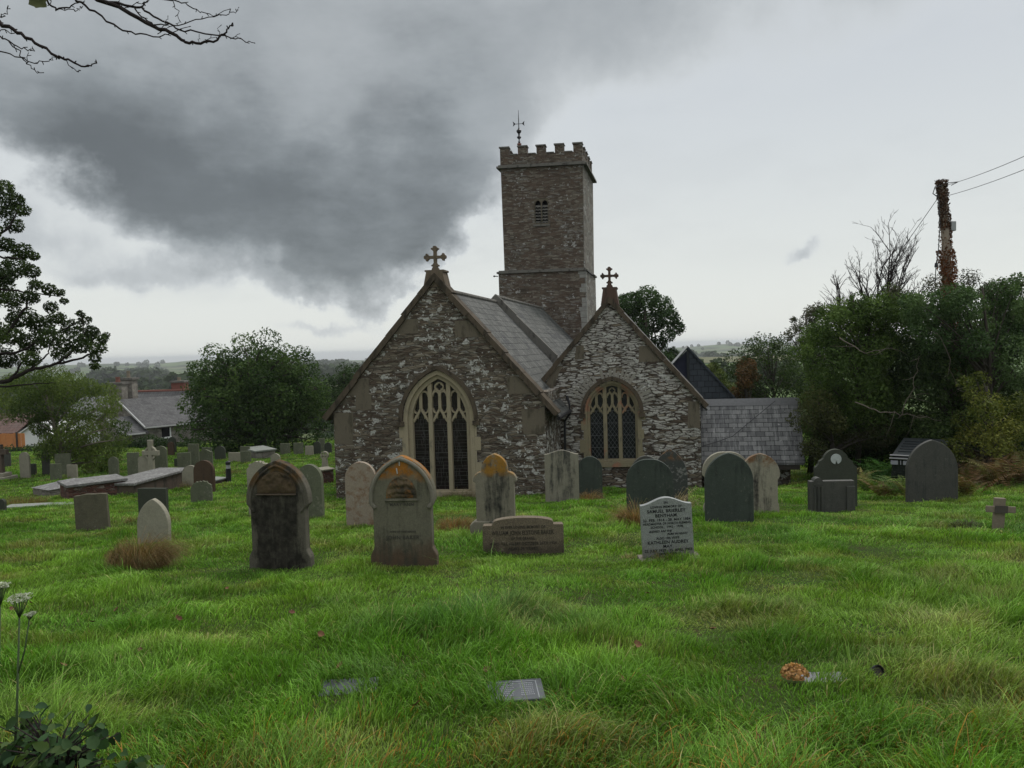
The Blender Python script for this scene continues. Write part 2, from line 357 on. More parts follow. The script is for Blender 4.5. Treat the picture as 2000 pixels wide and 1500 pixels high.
def slate_mat(name, c1, c2, lichen, bw=0.30, rh=0.21, patch=(0.05, 0.055, 0.06), patch_lo=0.6, lich_lo=0.62, gap=(0.025, 0.025, 0.028)):
    m, T = mat(name); uv = T.uv()
    jit = T.vm('SCALE', T.vm('SUBTRACT', T.noise(uv, 1.3, 2, out=1), (.5, .5, .5)), sc=0.05)
    u2 = T.vm('ADD', uv, jit)
    br = T.n('ShaderNodeTexBrick', offset=0.5, offset_frequency=2); T.link(u2, br.inputs['Vector'])
    br.inputs['Scale'].default_value = 1.0; br.inputs['Mortar Size'].default_value = 0.009; br.inputs['Mortar Smooth'].default_value = 0.25
    br.inputs['Brick Width'].default_value = bw; br.inputs['Row Height'].default_value = rh; br.inputs['Bias'].default_value = -0.1
    T.link(c1, br.inputs['Color1']); T.link(c2, br.inputs['Color2']); T.link(gap, br.inputs['Mortar'])
    col = br.outputs['Color']
    streak = T.noise(T.vm('MULTIPLY', uv, (5.0, .7, 1)), 1.6, 5, 0.65)
    col = T.mix(T.step(streak, 0.45, 0.7), col, T.mix(0.55, col, lichen))
    col = T.mix(T.mul(T.step(T.noise(uv, 0.75, 4, 0.6), patch_lo, patch_lo + 0.12), 0.75), col, patch)
    col = T.mix(T.step(T.noise(uv, 7.5, 3, 0.5), lich_lo, lich_lo + .06), col, lichen)
    f = T.noise(uv, 30, 3)
    col = T.mix(1.0, col, T.mix(f, (.75, .75, .75), (1.22, 1.22, 1.22)), 'MULTIPLY')
    vy = T.m('FRACT', T.mul(T.sep(u2)[1], 1 / rh))
    h = T.add(T.mul(br.outputs['Fac'], -1.2), T.add(T.mul(vy, -0.8), T.mul(f, 0.25)))
    T.out(col, 0.75, h, 0.9, 0.02, spec=0.18); return m
M_slate = slate_mat("slate_church", (0.050, 0.052, 0.047), (0.105, 0.106, 0.096), (0.17, 0.17, 0.15), bw=0.36, rh=0.27, patch=(.035,.037,.038), patch_lo=.52, gap=(.012,.012,.013))
M_slatev = slate_mat("slate_vestry_pale", (0.085, 0.086, 0.085), (0.185, 0.185, 0.178), (0.28, 0.28, 0.27), bw=0.29, rh=0.185, patch=(0.09, 0.09, 0.095), patch_lo=0.60, lich_lo=0.66)
M_slated = slate_mat("slate_dark_new", (0.040, 0.048, 0.056), (0.058, 0.068, 0.078), (0.05, 0.058, 0.066), bw=0.30, rh=0.24, patch_lo=0.8, lich_lo=0.85, gap=(0.014, 0.016, 0.02))
M_slateh = slate_mat("slate_house", (0.075, 0.073, 0.072), (0.105, 0.103, 0.10), (0.15, 0.147, 0.14), bw=0.35, rh=0.26, patch=(0.05, 0.049, 0.048), patch_lo=0.52)
M_tilered = slate_mat("tile_red", (0.10, 0.06, 0.05), (0.13, 0.075, 0.06), (0.16, 0.13, 0.11), bw=0.3, rh=0.3, patch_lo=0.75, lich_lo=0.75)

def flat(name, col, rough=0.7, metal=0.0, var=0.25, sc=12, spec=0.3, bs=0.2):
    m, T = mat(name); co = T.obj(); f = T.noise(co, sc, 4, 0.6)
    c = T.mix(f, tuple(v * (1 - var) for v in col), tuple(v * (1 + var) for v in col))
    T.out(c, rough, f, bs, 0.01, metal=metal, spec=spec); return m
M_lead = flat("lead_grey", (0.30, 0.31, 0.32), 0.5, var=0.3)
M_black = flat("black_iron", (0.018, 0.018, 0.02), 0.5)
M_cable = flat("black_cable", (0.03, 0.03, 0.032), 0.6)
M_white = flat("white_paint", (0.72, 0.72, 0.69), 0.6, var=0.08)
M_orange = flat("orange_board", (0.50, 0.20, 0.07), 0.7, var=0.2, sc=5)
M_wood = flat("wood_weathered", (0.20, 0.165, 0.12), 0.85, var=0.35, sc=20)
M_woodd = flat("wood_dark", (0.05, 0.042, 0.035), 0.85, var=0.35, sc=20)
M_redpot = flat("terracotta", (0.17, 0.07, 0.052), 0.8, var=0.2)
M_box = flat("grey_box", (0.30, 0.31, 0.31), 0.55, var=0.1)
M_bluepanel = flat("blue_dark_panel", (0.012, 0.016, 0.038), 0.5, var=0.15)
M_carblack = flat("car_black", (0.012, 0.013, 0.015), 0.25, var=0.1, spec=0.5)
M_carlid = flat("ribbed_lid_black", (0.022, 0.027, 0.028), 0.55, var=0.15)
M_chrome = flat("chrome_strip", (0.36, 0.35, 0.36), 0.4, metal=0.3, var=0.1)
M_lens = flat("pale_lens", (0.30, 0.30, 0.33), 0.3, var=0.1)
M_text = flat("lettering_black", (0.012, 0.012, 0.014), 0.6)
M_textfaint = flat("lettering_worn", (0.055, 0.052, 0.042), 0.9)
M_textpale = flat("lettering_pale", (0.24, 0.25, 0.26), 0.8)
M_textgranite = flat("lettering_granite", (0.035, 0.030, 0.024), 0.8)
M_medal = flat("medallion_white", (0.38, 0.41, 0.39), 0.6, var=0.3, sc=18)
M_interior_shade = flat("interior_shade_black", (0.006, 0.006, 0.007), 0.9)  # near-black colour in place of the shade inside openings
def glass(name, tint=(0.010, 0.011, 0.013)):
    m, T = mat(name); co = T.obj()
    n = T.noise(co, 5.0, 3); c = T.mix(T.step(n, .45, .7), tint, tuple(v * 2.4 for v in tint))
    T.out(c, 0.22, T.noise(co, 9, 2), 0.15, 0.01, spec=0.35); return m
M_glass = glass("leaded_glass_dark")
M_glass2 = glass("stained_glass_dark", (0.012, 0.008, 0.009))

def grave_mat(name, base, base2, dark=None, dark_lo=0.5, streak=True, orange=None, oz=(0.8, 1.1), o_lo=0.45, low=None, lz=(0.3, 0.0), lich=None, lich_lo=0.62, speck=0.0, rough=0.88, seed=0.0, spec=0.2, bs=0.4, side=None):
    """dark: crust/streaks; orange: lichen with most of it between heights oz; low: staining towards the foot"""
    m, T = mat(name); ob = T.obj(); co = T.vm('ADD', ob, (seed, seed * .7, seed * .4)); X, Y, Z = T.sep(ob)
    col = T.mix(T.noise(co, 3.0, 5, 0.6), base, base2)
    if low:
        lm = T.mul(T.step(T.add(Z, T.mul(T.sub(T.noise(co, 5, 3), .5), .35)), lz[1], lz[0], 1.0, 0.0), 0.85)
        col = T.mix(lm, col, low)
    if dark:
        sc = (6.5, 6.5, 0.8) if streak else (2.2, 2.2, 1.6)
        dn = T.add(T.mul(T.noise(T.vm('MULTIPLY', co, sc), 1.4, 5, 0.68), 0.7), T.mul(T.noise(co, 4.0, 4, 0.65), 0.3))
        if side: dn = T.sub(dn, T.step(T.add(T.m('ABSOLUTE', X), T.mul(T.sub(T.noise(co, 6, 4, .65), .5), .22)), side * .60, side * 1.12, 0.0, 0.20))
        col = T.mix(T.mul(T.step(dn, dark_lo - .07, dark_lo + 0.12), T.lin(T.noise(co, 13, 4, .65), .25, .6, .55, 1.0)), col, dark)
    if lich:
        ln = T.mul(T.step(T.add(T.mul(T.noise(co, 13.0, 6, 0.68), .75), T.mul(T.noise(co, 2.5, 3), .25)), lich_lo - .05, lich_lo + 0.06), .8)
        col = T.mix(ln, col, lich)
    if orange:
        on = T.mul(T.step(T.noise(co, 7.0, 6, 0.68), o_lo - .07, o_lo + 0.14), T.step(T.add(Z, T.mul(T.sub(T.noise(co, 4, 3), .5), .25)), oz[0], oz[1]))
        col = T.mix(on, col, T.mix(T.noise(co, 14, 3), orange, tuple(c * .55 for c in orange)))
    if speck:
        sp = T.noise(co, 160, 2, 0.5)
        col = T.mix(1.0, col, T.mix(T.step(sp, .35, .65), (1 - speck,) * 3, (1 + speck,) * 3), 'MULTIPLY')
    f = T.noise(co, 55, 4, 0.7)
    col = T.mix(1.0, col, T.mix(T.add(T.mul(f, .6), T.mul(T.noise(co, 11, 6, .72), .4)), (.32, .32, .32), (1.70, 1.70, 1.70)), 'MULTIPLY')
    T.out(col, rough, T.add(f, T.noise(co, 16, 4, .65)), bs, 0.008, spec=spec); return m
OR = (0.33, 0.13, 0.022)
G = dict(
    s1=grave_mat("gs_black_crust", (0.125, 0.115, 0.088), (0.075, 0.068, 0.052), dark=(0.017, 0.0155, 0.012), dark_lo=0.39, orange=(0.13, 0.075, 0.028), oz=(0.98, 1.22), o_lo=0.46, lich=(0.13, 0.125, 0.10), lich_lo=0.66, seed=2, side=.36, bs=.9),
    s2=grave_mat("gs_grey_orange", (0.150, 0.140, 0.098), (0.108, 0.102, 0.074), dark=(0.05, 0.05, 0.036), dark_lo=0.53, orange=(0.36, 0.145, 0.022), oz=(1.05, 1.16), o_lo=0.44, low=(0.085, 0.05, 0.03), lz=(0.42, 0.1), lich=(0.21, 0.21, 0.17), lich_lo=0.68, seed=5),
    s3=grave_mat("gs_pink_lichen", (0.30, 0.25, 0.19), (0.23, 0.19, 0.145), orange=(0.26, 0.16, 0.10), oz=(-1, -0.5), o_lo=0.53, lich=(0.33, 0.32, 0.29), lich_lo=0.6, seed=8),
    s4=grave_mat("gs_streaked_orange", (0.225, 0.205, 0.152), (0.165, 0.152, 0.115), dark=(0.028, 0.028, 0.024), dark_lo=0.49, orange=(0.34, 0.175, 0.03), oz=(0.90, 1.08), o_lo=0.45, seed=11, side=.3),
    s5=grave_mat("gs_granite_brown", (0.165, 0.132, 0.092), (0.12, 0.098, 0.068), lich=(0.19, 0.165, 0.12), lich_lo=0.62, speck=0.5, seed=3, low=(0.06, 0.05, 0.035), lz=(0.25, 0.0)),
    s6=grave_mat("gs_granite_pale", (0.235, 0.245, 0.23), (0.20, 0.21, 0.20), speck=0.35, rough=0.5, seed=4, spec=0.4, bs=0.08, low=(0.14, 0.13, 0.11), lz=(0.25, 0.0)),
    s7=grave_mat("gs_streaked_pale", (0.26, 0.24, 0.185), (0.185, 0.172, 0.13), dark=(0.045, 0.045, 0.04), dark_lo=0.49, seed=13, side=.36),
    slate=grave_mat("gs_slate_green", (0.058, 0.070, 0.056), (0.034, 0.044, 0.036), lich=(0.115, 0.12, 0.095), lich_lo=0.60, dark=(0.026, 0.032, 0.027), dark_lo=.56, seed=6, rough=0.7),
    slate2=grave_mat("gs_slate_grey", (0.080, 0.078, 0.066), (0.050, 0.051, 0.045), lich=(0.11, 0.115, 0.10), lich_lo=0.62, dark=(0.03, 0.034, 0.032), dark_lo=.56, seed=16, rough=0.65),
    slatel=grave_mat("gs_slate_lichen", (0.062, 0.066, 0.060), (0.045, 0.05, 0.046), lich=(0.22, 0.22, 0.20), lich_lo=0.58, seed=9, orange=(0.2, 0.11, 0.05), oz=(.95, 1.1), o_lo=.5),
    buffd=grave_mat("gs_buff_dark_face", (0.30, 0.275, 0.21), (0.23, 0.21, 0.16), dark=(0.03, 0.028, 0.025), dark_lo=0.50, streak=True, orange=(0.22, 0.12, 0.06), oz=(0.85, 1.0), o_lo=0.46, seed=21, side=.26),
    pale=grave_mat("gs_pale_grey", (0.30, 0.28, 0.215), (0.215, 0.20, 0.15), dark=(0.06, 0.055, 0.045), dark_lo=0.62, streak=False, lich=(0.36, 0.36, 0.32), lich_lo=0.64, seed=31),
    green=grave_mat("gs_grey_green", (0.125, 0.13, 0.085), (0.09, 0.10, 0.065), lich=(0.19, 0.19, 0.145), lich_lo=0.6, dark=(0.05, 0.055, 0.035), dark_lo=0.6, streak=False, seed=41),
    rough=grave_mat("gs_rough_green", (0.115, 0.105, 0.068), (0.085, 0.08, 0.055), lich=(0.16, 0.155, 0.12), lich_lo=0.62, dark=(0.055, 0.05, 0.034), dark_lo=0.56, streak=False, seed=43, bs=0.8),
    brown=grave_mat("gs_brown_pale_edge", (0.085, 0.052, 0.032), (0.06, 0.042, 0.028), lich=(0.30, 0.27, 0.22), lich_lo=0.68, dark=(0.035, 0.028, 0.02), dark_lo=0.55, seed=47),
    dark=grave_mat("gs_dark_green", (0.055, 0.060, 0.044), (0.042, 0.047, 0.035), lich=(0.12, 0.125, 0.10), lich_lo=0.66, seed=53),
    tomb=grave_mat("gs_tomb_slab", (0.17, 0.165, 0.155), (0.13, 0.125, 0.12), lich=(0.30, 0.30, 0.28), lich_lo=0.55, dark=(0.06, 0.058, 0.055), dark_lo=0.56, streak=False, seed=57),
    ledger=grave_mat("gs_ledger_pale", (0.24, 0.25, 0.22), (0.18, 0.19, 0.165), lich=(0.34, 0.35, 0.32), lich_lo=0.6, dark=(0.10, 0.09, 0.07), dark_lo=0.6, streak=False, seed=61),
    plaque=grave_mat("gs_plaque_slate", (0.075, 0.08, 0.087), (0.062, 0.067, 0.073), seed=63, rough=0.45, bs=.05, spec=.4),
)
def leaf_mat(name, trans=0.3, rough=0.7, spec=0.10):
    m, T = mat(name); c = T.attr('col')
    p = T.n('ShaderNodeBsdfPrincipled'); T.link(c, p.inputs['Base Color']); p.inputs['Roughness'].default_value = rough; p.inputs['Specular IOR Level'].default_value = spec
    t = T.n('ShaderNodeBsdfTranslucent'); T.link(T.mix(1.0, c, (1.25, 1.35, 0.7), 'MULTIPLY'), t.inputs[0])
    x = T.n('ShaderNodeMixShader'); x.inputs[0].default_value = trans; T.link(p.outputs[0], x.inputs[1]); T.link(t.outputs[0], x.inputs[2])
    o = T.n('ShaderNodeOutputMaterial'); T.link(x.outputs[0], o.inputs[0]); return m
M_leaf = leaf_mat("leaf", 0.22)
M_grass = leaf_mat("grass_blade", 0.22, 0.55, 0.2)
def bark(name, a, b):
    m, T = mat(name); co = T.obj()
    n = T.noise(T.vm('MULTIPLY', co, (6, 6, 1.5)), 3, 4, .65)
    T.out(T.mix(n, a, b), 0.95, n, .6, .03, spec=.1); return m
M_bark = bark("bark", (0.035, 0.030, 0.024), (0.085, 0.075, 0.06))
M_barkp = bark("bark_pale", (0.10, 0.085, 0.065), (0.19, 0.165, 0.13))
M_twig = bark("twig_dark", (0.022, 0.017, 0.016), (0.04, 0.032, 0.03))
# ================================================================== church
CO = np.array([-2.119, 22.0, 0.0]); _ph = rad(6); _al = rad(12.5)
CV = np.array([math.cos(_ph), -math.sin(_ph), 0]); CU = np.array([math.sin(_al), math.cos(_al), 0])
_INV = np.linalg.inv(np.array([[CV[0], CU[0]], [CV[1], CU[1]]]))
def ch(a, b, z): p = CV * a + CU * b; return (p[0], p[1], z)
def chw(a, b, z): p = CO + CV * a + CU * b; return (p[0], p[1], z)
def chi(co): return _INV @ np.array([co[0], co[1]])
church = empty("church", CO, "dark rubble stone parish church with crenellated tower and two gabled east ends", "church")
def fb(b): return lambda x, y, z: ch(x, b + y, z)
def garch(c, half, spring, apex, n=14):
    """pointed arch from right spring over apex to left spring"""
    r = apex - spring; R = (half * half + r * r) / (2 * half); cx = half - R; t1 = math.atan2(r, -cx)
    right = [(cx + R * math.cos(t1 * i / n), R * math.sin(t1 * i / n)) for i in range(n + 1)]
    pts = [(c + x, spring + z) for x, z in right] + [(c - x, spring + z) for x, z in right[::-1][1:]]
    return pts
def win_shape(c, half, spring, apex, sill, n=14):
    return [(c - half, sill), (c + half, sill)] + garch(c, half, spring, apex, n)
def ribbon(mb, pts, wd, y0, y1, f):
    """strip of width wd along polyline (x,z) between depths"""
    n = len(pts); L = []; Rr = []
    for i, p in enumerate(pts):
        a = pts[max(i - 1, 0)]; b = pts[min(i + 1, n - 1)]; dx, dz = b[0] - a[0], b[1] - a[1]; l = math.hypot(dx, dz) or 1
        nx, nz = -dz / l * wd / 2, dx / l * wd / 2
        L.append((p[0] + nx, p[1] + nz)); Rr.append((p[0] - nx, p[1] - nz))
    mb.plate(Rr + L[::-1], (), y0, y1, f)

def roof_slab(name, m, a0, z0, a1, z1, b0, b1, th=0.07, b0e=None, b1e=None, parent=None):
    """slope from ridge (a0,z0) to eave (a1,z1)"""
    b0e = b0 if b0e is None else b0e; b1e = b1 if b1e is None else b1e
    L = math.hypot(a1 - a0, z1 - z0); s = 1 if a1 > a0 else -1
    nx, nz = s * abs(z0 - z1) / L * th, abs(a1 - a0) / L * th
    rows = max(4, int(L / 0.30)); mb = MB(); rnd = random.Random(len(name) + rows)
    P = lambda a, b, z: ch(a, b, z)
    bot = [P(a0 - nx, b0, z0 - nz), P(a0 - nx, b1, z0 - nz), P(a1 - nx, b1e, z1 - nz), P(a1 - nx, b0e, z1 - nz)]
    top = [P(a0, b0, z0), P(a0, b1, z0), P(a1, b1e, z1), P(a1, b0e, z1)]
    mb.hexa(bot + top)
    def uvf(co, nrm):
        a, b = chi(co); return (b, math.hypot(a - a0, co[2] - z0))
    return mb.build(name, m, parent or church, uv=uvf)

def coping(name, apex, eave, b0, b1, m, th=0.135, n=7, seed=1):
    """raking coping stones down one side of a gable, one run of stones"""
    rnd = random.Random(seed); mb = MB(); (ax, az_), (ex, ez) = apex, eave
    L = math.hypot(ex - ax, ez - az_); tx, tz = (ex - ax) / L, (ez - az_) / L
    nx, nz = (-tz, tx) if ex < ax else (tz, -tx)
    if nz < 0: nx, nz = -nx, -nz
    for i in range(n):
        s0, s1 = L * i / n + 0.004, L * (i + 1) / n - 0.004; o = rnd.uniform(-.012, .02); t2 = th * rnd.uniform(.9, 1.1)
        q = [(ax + tx * s0 + nx * (o - t2), az_ + tz * s0 + nz * (o - t2)), (ax + tx * s1 + nx * (o - t2), az_ + tz * s1 + nz * (o - t2)),
             (ax + tx * s1 + nx * (o + .02), az_ + tz * s1 + nz * (o + .02)), (ax + tx * s0 + nx * o, az_ + tz * s0 + nz * o)]
        if ex < ax: q = q[::-1]
        mb.plate(q, (), b0 - rnd.uniform(0, .02), b1, lambda x, y, z: ch(x, y, z))
    return mb.build(name, m, church)

def cross_outline(R):
    prof = [(.135, .135), (.12, .54), (.19, .58), (.20, .66), (.33, .70), (.36, .80), (.28, .86), (.17, .86), (.17, .95), (.09, 1.03)]
    pts = []
    for k in range(4):
        c, s = math.cos(k * math.pi / 2), math.sin(k * math.pi / 2)
        arm = [(x, y) for x, y in prof] + [(-x, y) for x, y in prof[::-1]][0:-1]
        for x, y in arm: pts.append(((x * c - y * s) * R, (x * s + y * c) * R))
    return pts[::1]
def finial(ca, b, zb, zt_base, zc, R, wbase, m):
    f = fb(b); mb = MB()
    mb.plate([(ca - wbase * .66, zb - .26), (ca + wbase * .66, zb - .26), (ca + wbase * .47, zt_base - .06), (ca + wbase * .55, zt_base - .05), (ca + wbase * .55, zt_base), (ca - wbase * .55, zt_base), (ca - wbase * .55, zt_base - .05), (ca - wbase * .47, zt_base - .06)], (), -.045, .46, f)
    base = mb.build("cross_base", m, church)
    mb = MB(); z0 = zt_base; z1 = zc - R * 1.0
    mb.plate([(ca - .10, z0 + .002), (ca + .10, z0 + .002), (ca + .085, z0 + .06), (ca + .055, z0 + .09), (ca + .05, z1 + .05), (ca - .05, z1 + .05), (ca - .055, z0 + .09), (ca - .085, z0 + .06)], (), .04, .18, f)
    o = cross_outline(R)
    area = sum(o[i][0] * o[(i + 1) % len(o)][1] - o[(i + 1) % len(o)][0] * o[i][1] for i in range(len(o)))
    if area < 0: o = o[::-1]
    mb.plate([(ca + x, zc + z) for x, z in o], (), .055, .165, f)
    mb.build("gable_cross", m, church)

def window(b, c, half, spring, apex, sill, fw, m, mh, leads, mull):
    f = fb(b); root = MB()
    # moulded surround in two orders
    root.plate(win_shape(c, half + fw, spring, apex + fw * 1.05, sill - .05), [win_shape(c, half + fw * .5, spring, apex + fw * .52, sill)], -.012, .12, f)
    root.plate(win_shape(c, half + fw * .5 - .002, spring, apex + fw * .52 - .002, sill - .04), [win_shape(c, half, spring, apex, sill + .03)], .075, .30, f)
    w = root.build("window", m, church)
    # sill stone
    MB().box(c - half - fw - .04, c + half + fw + .04, -.06, .2, sill - .20, sill - .055, f).build("sill", m, w)
    # long-and-short jamb stones
    rnd = random.Random(int(half * 100)); z = sill - .05; k = 0
    while z < spring - .05:
        h = rnd.uniform(.26, .42); h = min(h, spring - z)
        for s in (-1, 1):
            ext = (.17 if (k + (s > 0)) % 2 else .06) * rnd.uniform(.7, 1.1); x0 = c + s * (half + fw + .002); x1 = x0 + s * ext
            MB().box(min(x0, x1), max(x0, x1), -.006, .08, z + .004, z + h - .004, f).build("jamb_stone", m, w)
        z += h; k += 1
    # hood mould
    hm = MB(); arc = garch(c, half + fw + .07, spring - .02, apex + fw * 1.05 + .08)
    ribbon(hm, arc, .11, -.085, .05, f)
    for s in (-1, 1):
        x = c + s * (half + fw + .075); hm.box(x - .10, x + .10, -.10, .05, spring - .17, spring - .045, f)
    hm.build("hood_mould", mh, w)
    # tracery
    tr = MB(); y0, y1 = .14, .26; mw = .115
    def arch_z(x):
        r = apex - spring; R = (half * half + r * r) / (2 * half); cx = half - R
        d = abs(x - c) - cx; return spring + math.sqrt(max(R * R - d * d, 0))
    for x in mull:
        tr.box(x - mw / 2, x + mw / 2, y0 - .04, y1, sill - .02, arch_z(x) + .03, f)
    edges = [c - half] + list(mull) + [c + half]; hs = spring - .02; lw = edges[2] - edges[1]
    hh = (apex - spring)
    for i in range(3):
        l, r = edges[i] + (mw / 2 if i else 0), edges[i + 1] - (mw / 2 if i < 2 else 0); mid = (l + r) / 2; wdt = (r - l) / 2
        top = hs + .27 * hh / 1.17 + .07
        for s in (-1, 1):      # ogee head
            p = []
            for k in range(9):
                t = k / 8; x = wdt * (1 - t); zz = hs - .05 + (top - hs + .05) * (math.sin(t * math.pi / 2) * .62 + .38 * t ** 3)
                p.append((mid + s * x, zz))
            ribbon(tr, p, .065, y0, y1, f)
            # cusps
            cx_ = mid + s * wdt * .55; cz = hs + (top - hs) * .42
            tr.plate([(cx_ - .055, cz - .01), (cx_ + .055, cz - .01), (cx_ - s * .03, cz - .115)][::1], (), y0 + .02, y1 - .03, f)
        # sub mullion up to the arch
        zt = arch_z(mid) + .02
        if i == 1: zt = apex - .30 * hh
        tr.box(mid - .04, mid + .04, y0 + .002, y1 - .002, top - .03, zt, f)
        # little heads for the pair of upper lights
        for s in (-1, 1):
            e = mid + s * wdt; zc_ = min(arch_z(mid + s * wdt * .5) - .10, apex - .36 * hh)
            if zc_ > top + .12:
                p = [(mid + s * wdt * (0.5 + .5 * math.cos(t)), zc_ - .10 + .16 * math.sin(t)) for t in np.linspace(0.05, math.pi - .05, 9)]
                ribbon(tr, p, .05, y0 + .004, y1 - .004, f)
            p = [(mid + s * wdt * (0.5 + .5 * math.cos(t)), top + .03 - .17 * math.sin(t)) for t in np.linspace(0.15, math.pi - .15, 8)]
            ribbon(tr, p, .045, y0 + .006, y1 - .006, f)
    # quatrefoil at the top
    zq = apex - .20 * hh; rq = .125 * hh / 1.17 + .012
    q = [(c + rq * 1.02 * math.cos(t), zq + rq * math.sin(t)) for t in np.linspace(0, 2 * math.pi, 20, endpoint=False)]
    hole = []
    for t in np.linspace(0, 2 * math.pi, 33)[:-1]:
        rr = rq * (.50 + .26 * abs(math.cos(2 * t))); hole.append((c + rr * math.cos(t), zq + rr * math.sin(t)))
    tr.plate(q, [hole], y0 - .006, y1, f)
    for s in (-1, 1):
        p = [(c + s * (rq * .9 + k * .03), zq - rq * .55 - k * .05) for k in range(3)]
        ribbon(tr, p, .05, y0 + .008, y1 - .008, f)
    tr.build("tracery", m, w)
    g = MB(); g.plate(win_shape(c, half + .02, spring, apex + .02, sill - .01), (), .235, .25, f)
    gl = g.build("glass", leads[1], w)
    ld = MB(); yl = .222
    if leads[0] == 'diamond':
        sp, t = .125, .010
        x0, x1, z0, z1 = c - half, c + half, sill, spring + .1
        for sgn in (-1, 1):
            k = -40
            while k < 60:
                # line x = x0 + k*sp + sgn*(z-z0)*.72
                pts = [(x0 + k * sp + sgn * (zz - z0) * .70, zz) for zz in np.linspace(z0, z1, 40)]
                pts = [p for p in pts if x0 < p[0] < x1]
                if len(pts) > 1: ribbon(ld, [pts[0], pts[-1]], t, yl + (.002 if sgn > 0 else 0), yl + .008, f)
                k += 1
        for zz in np.linspace(sill, spring + .02, 5)[1:]: ld.box(x0, x1, yl - .012, yl - .004, zz - .007, zz + .007, f)
    else:
        rnd = random.Random(5)
        for i in range(3):
            l, r = edges[i], edges[i + 1]; z = sill
            while z < spring + .25:
                st = rnd.uniform(.07, .16); z += st
                ld.box(l, r, yl, yl + .006, z - .004, z + .004, f)
                for q in range(rnd.randint(1, 3)):
                    x = rnd.uniform(l + .05, r - .05); zz = max(z - rnd.uniform(.12, .3), sill); ribbon(ld, [(x, z), (x + rnd.uniform(-.07, .07), zz)], .008, yl + .003, yl + .007, f)
        for zz in (sill + .95, sill + 1.10, sill + 1.75): ld.box(c - half, c + half, yl - .012, yl - .004, zz - .006, zz + .006, f)
    ld.build("leading", flat("lead_cames_" + leads[0], (0.10, 0.105, 0.11) if leads[0] == "diamond" else (0.07, 0.068, 0.066), .6), w)
    return w

# ---- chancel
WC = dict(c=-.02, half=.79, spring=-.39, apex=.78, sill=-2.48, fw=.24)
wo = win_shape(WC['c'], WC['half'] + WC['fw'] - .01, WC['spring'], WC['apex'] + WC['fw'] * 1.05 - .01, WC['sill'] - .06)
MB().plate([(-3.13, -3.6), (3.05, -3.6), (3.05, -.02), (0, 3.60), (-3.13, -.10)], [wo], 0, .5, fb(0)).build("gable_wall", M_chancel, church)
b_ = MB()
for s, (a0, a1) in ((-1, (-3.13, -2.65)), (1, (2.57, 3.05))):
    b_.box(a0, a1, .502, 9.0 if s < 0 else 9.0, -3.6, .3, fb(0))
b_.build("side_wall", M_chancel, church)
blk = MB()
def edge_a(z, apex=(0, 3.60), k=3.62 / 3.06): return (apex[1] - z) / k
for z0, z1, inn, s in ((2.10, 2.52, .52, -1), (1.95, 2.42, .55, 1), (.35, .85, 2.05, -1), (.30, .80, 2.02, 1), (-1.05, -.14, 2.58, -1), (-.85, -.14, 2.42, 1)):
    o0, o1 = edge_a(z0) - .04, edge_a(z1) - .06
    if z0 < -.2: o0 = o1 = 3.11 if s < 0 else 3.03
    q = [(s * inn, z0), (s * o0, z0), (s * o1, z1), (s * inn * .98, z1)]
    MB().plate(q if s > 0 else q[::-1], (), -.006, .03, fb(0)).build("quoin_stone", M_block, church)
MB().plate([(-2.45, -.05), (-1.98, -.06), (-1.97, .38), (-2.44, .36)], (), -.004, .03, fb(0)).build("quoin_stone", M_block, church)
coping("coping", (0, 3.79), (3.43, -.27), -.09, .42, M_cope, seed=2)
coping("coping", (0, 3.79), (-3.42, -.27), -.09, .42, M_cope, seed=3)
finial(0, .02, 3.66, 3.89, 4.26, .31, .50, M_cross1)
window(0, WC['c'], WC['half'], WC['spring'], WC['apex'], WC['sill'], WC['fw'], M_buff, M_cope, ('plain', M_glass2), (-.29, .255))
roof_slab("roof", M_slate, 0, 3.36, 3.42, -.43, .43, 7.4)
roof_slab("roof", M_slate, 0, 3.36, -3.45, -.45, .43, 7.4)
# ---- nave
MB().plate([(-3.4, -3.6), (3.2, -3.6), (3.2, .1), (0, 3.55), (-3.4, .1)], (), 0, .3, fb(7.42)).build("nave_gable", M_chancel, church)
coping("nave_coping", (0, 3.66), (3.75, -.36), 7.36, 7.62, M_grey, th=.36, seed=4, n=5)
coping("nave_coping", (0, 3.66), (-3.8, -.42), 7.36, 7.62, M_grey, th=.36, seed=5, n=5)
roof_slab("nave_roof", M_slate, 0, 3.56, 3.75, -.42, 7.62, 17.45)
roof_slab("nave_roof", M_slate, 0, 3.56, -3.75, -.42, 7.62, 17.45)
MB().box(-3.4, -2.9, 7.73, 17.4, -4.2, .3, fb(0)).build("nave_wall", M_chancel, church)
rt = MB()
for k in range(15): rt.tube([ch(0, .45 + k * .463, 3.37), ch(0, .45 + k * .463 + .45, 3.37)], .075, 8)
for k in range(20): rt.tube([ch(0, 7.65 + k * .49, 3.57), ch(0, 7.65 + k * .49 + .47, 3.57)], .075, 8)
rt.build("ridge_tiles", M_grey, church)
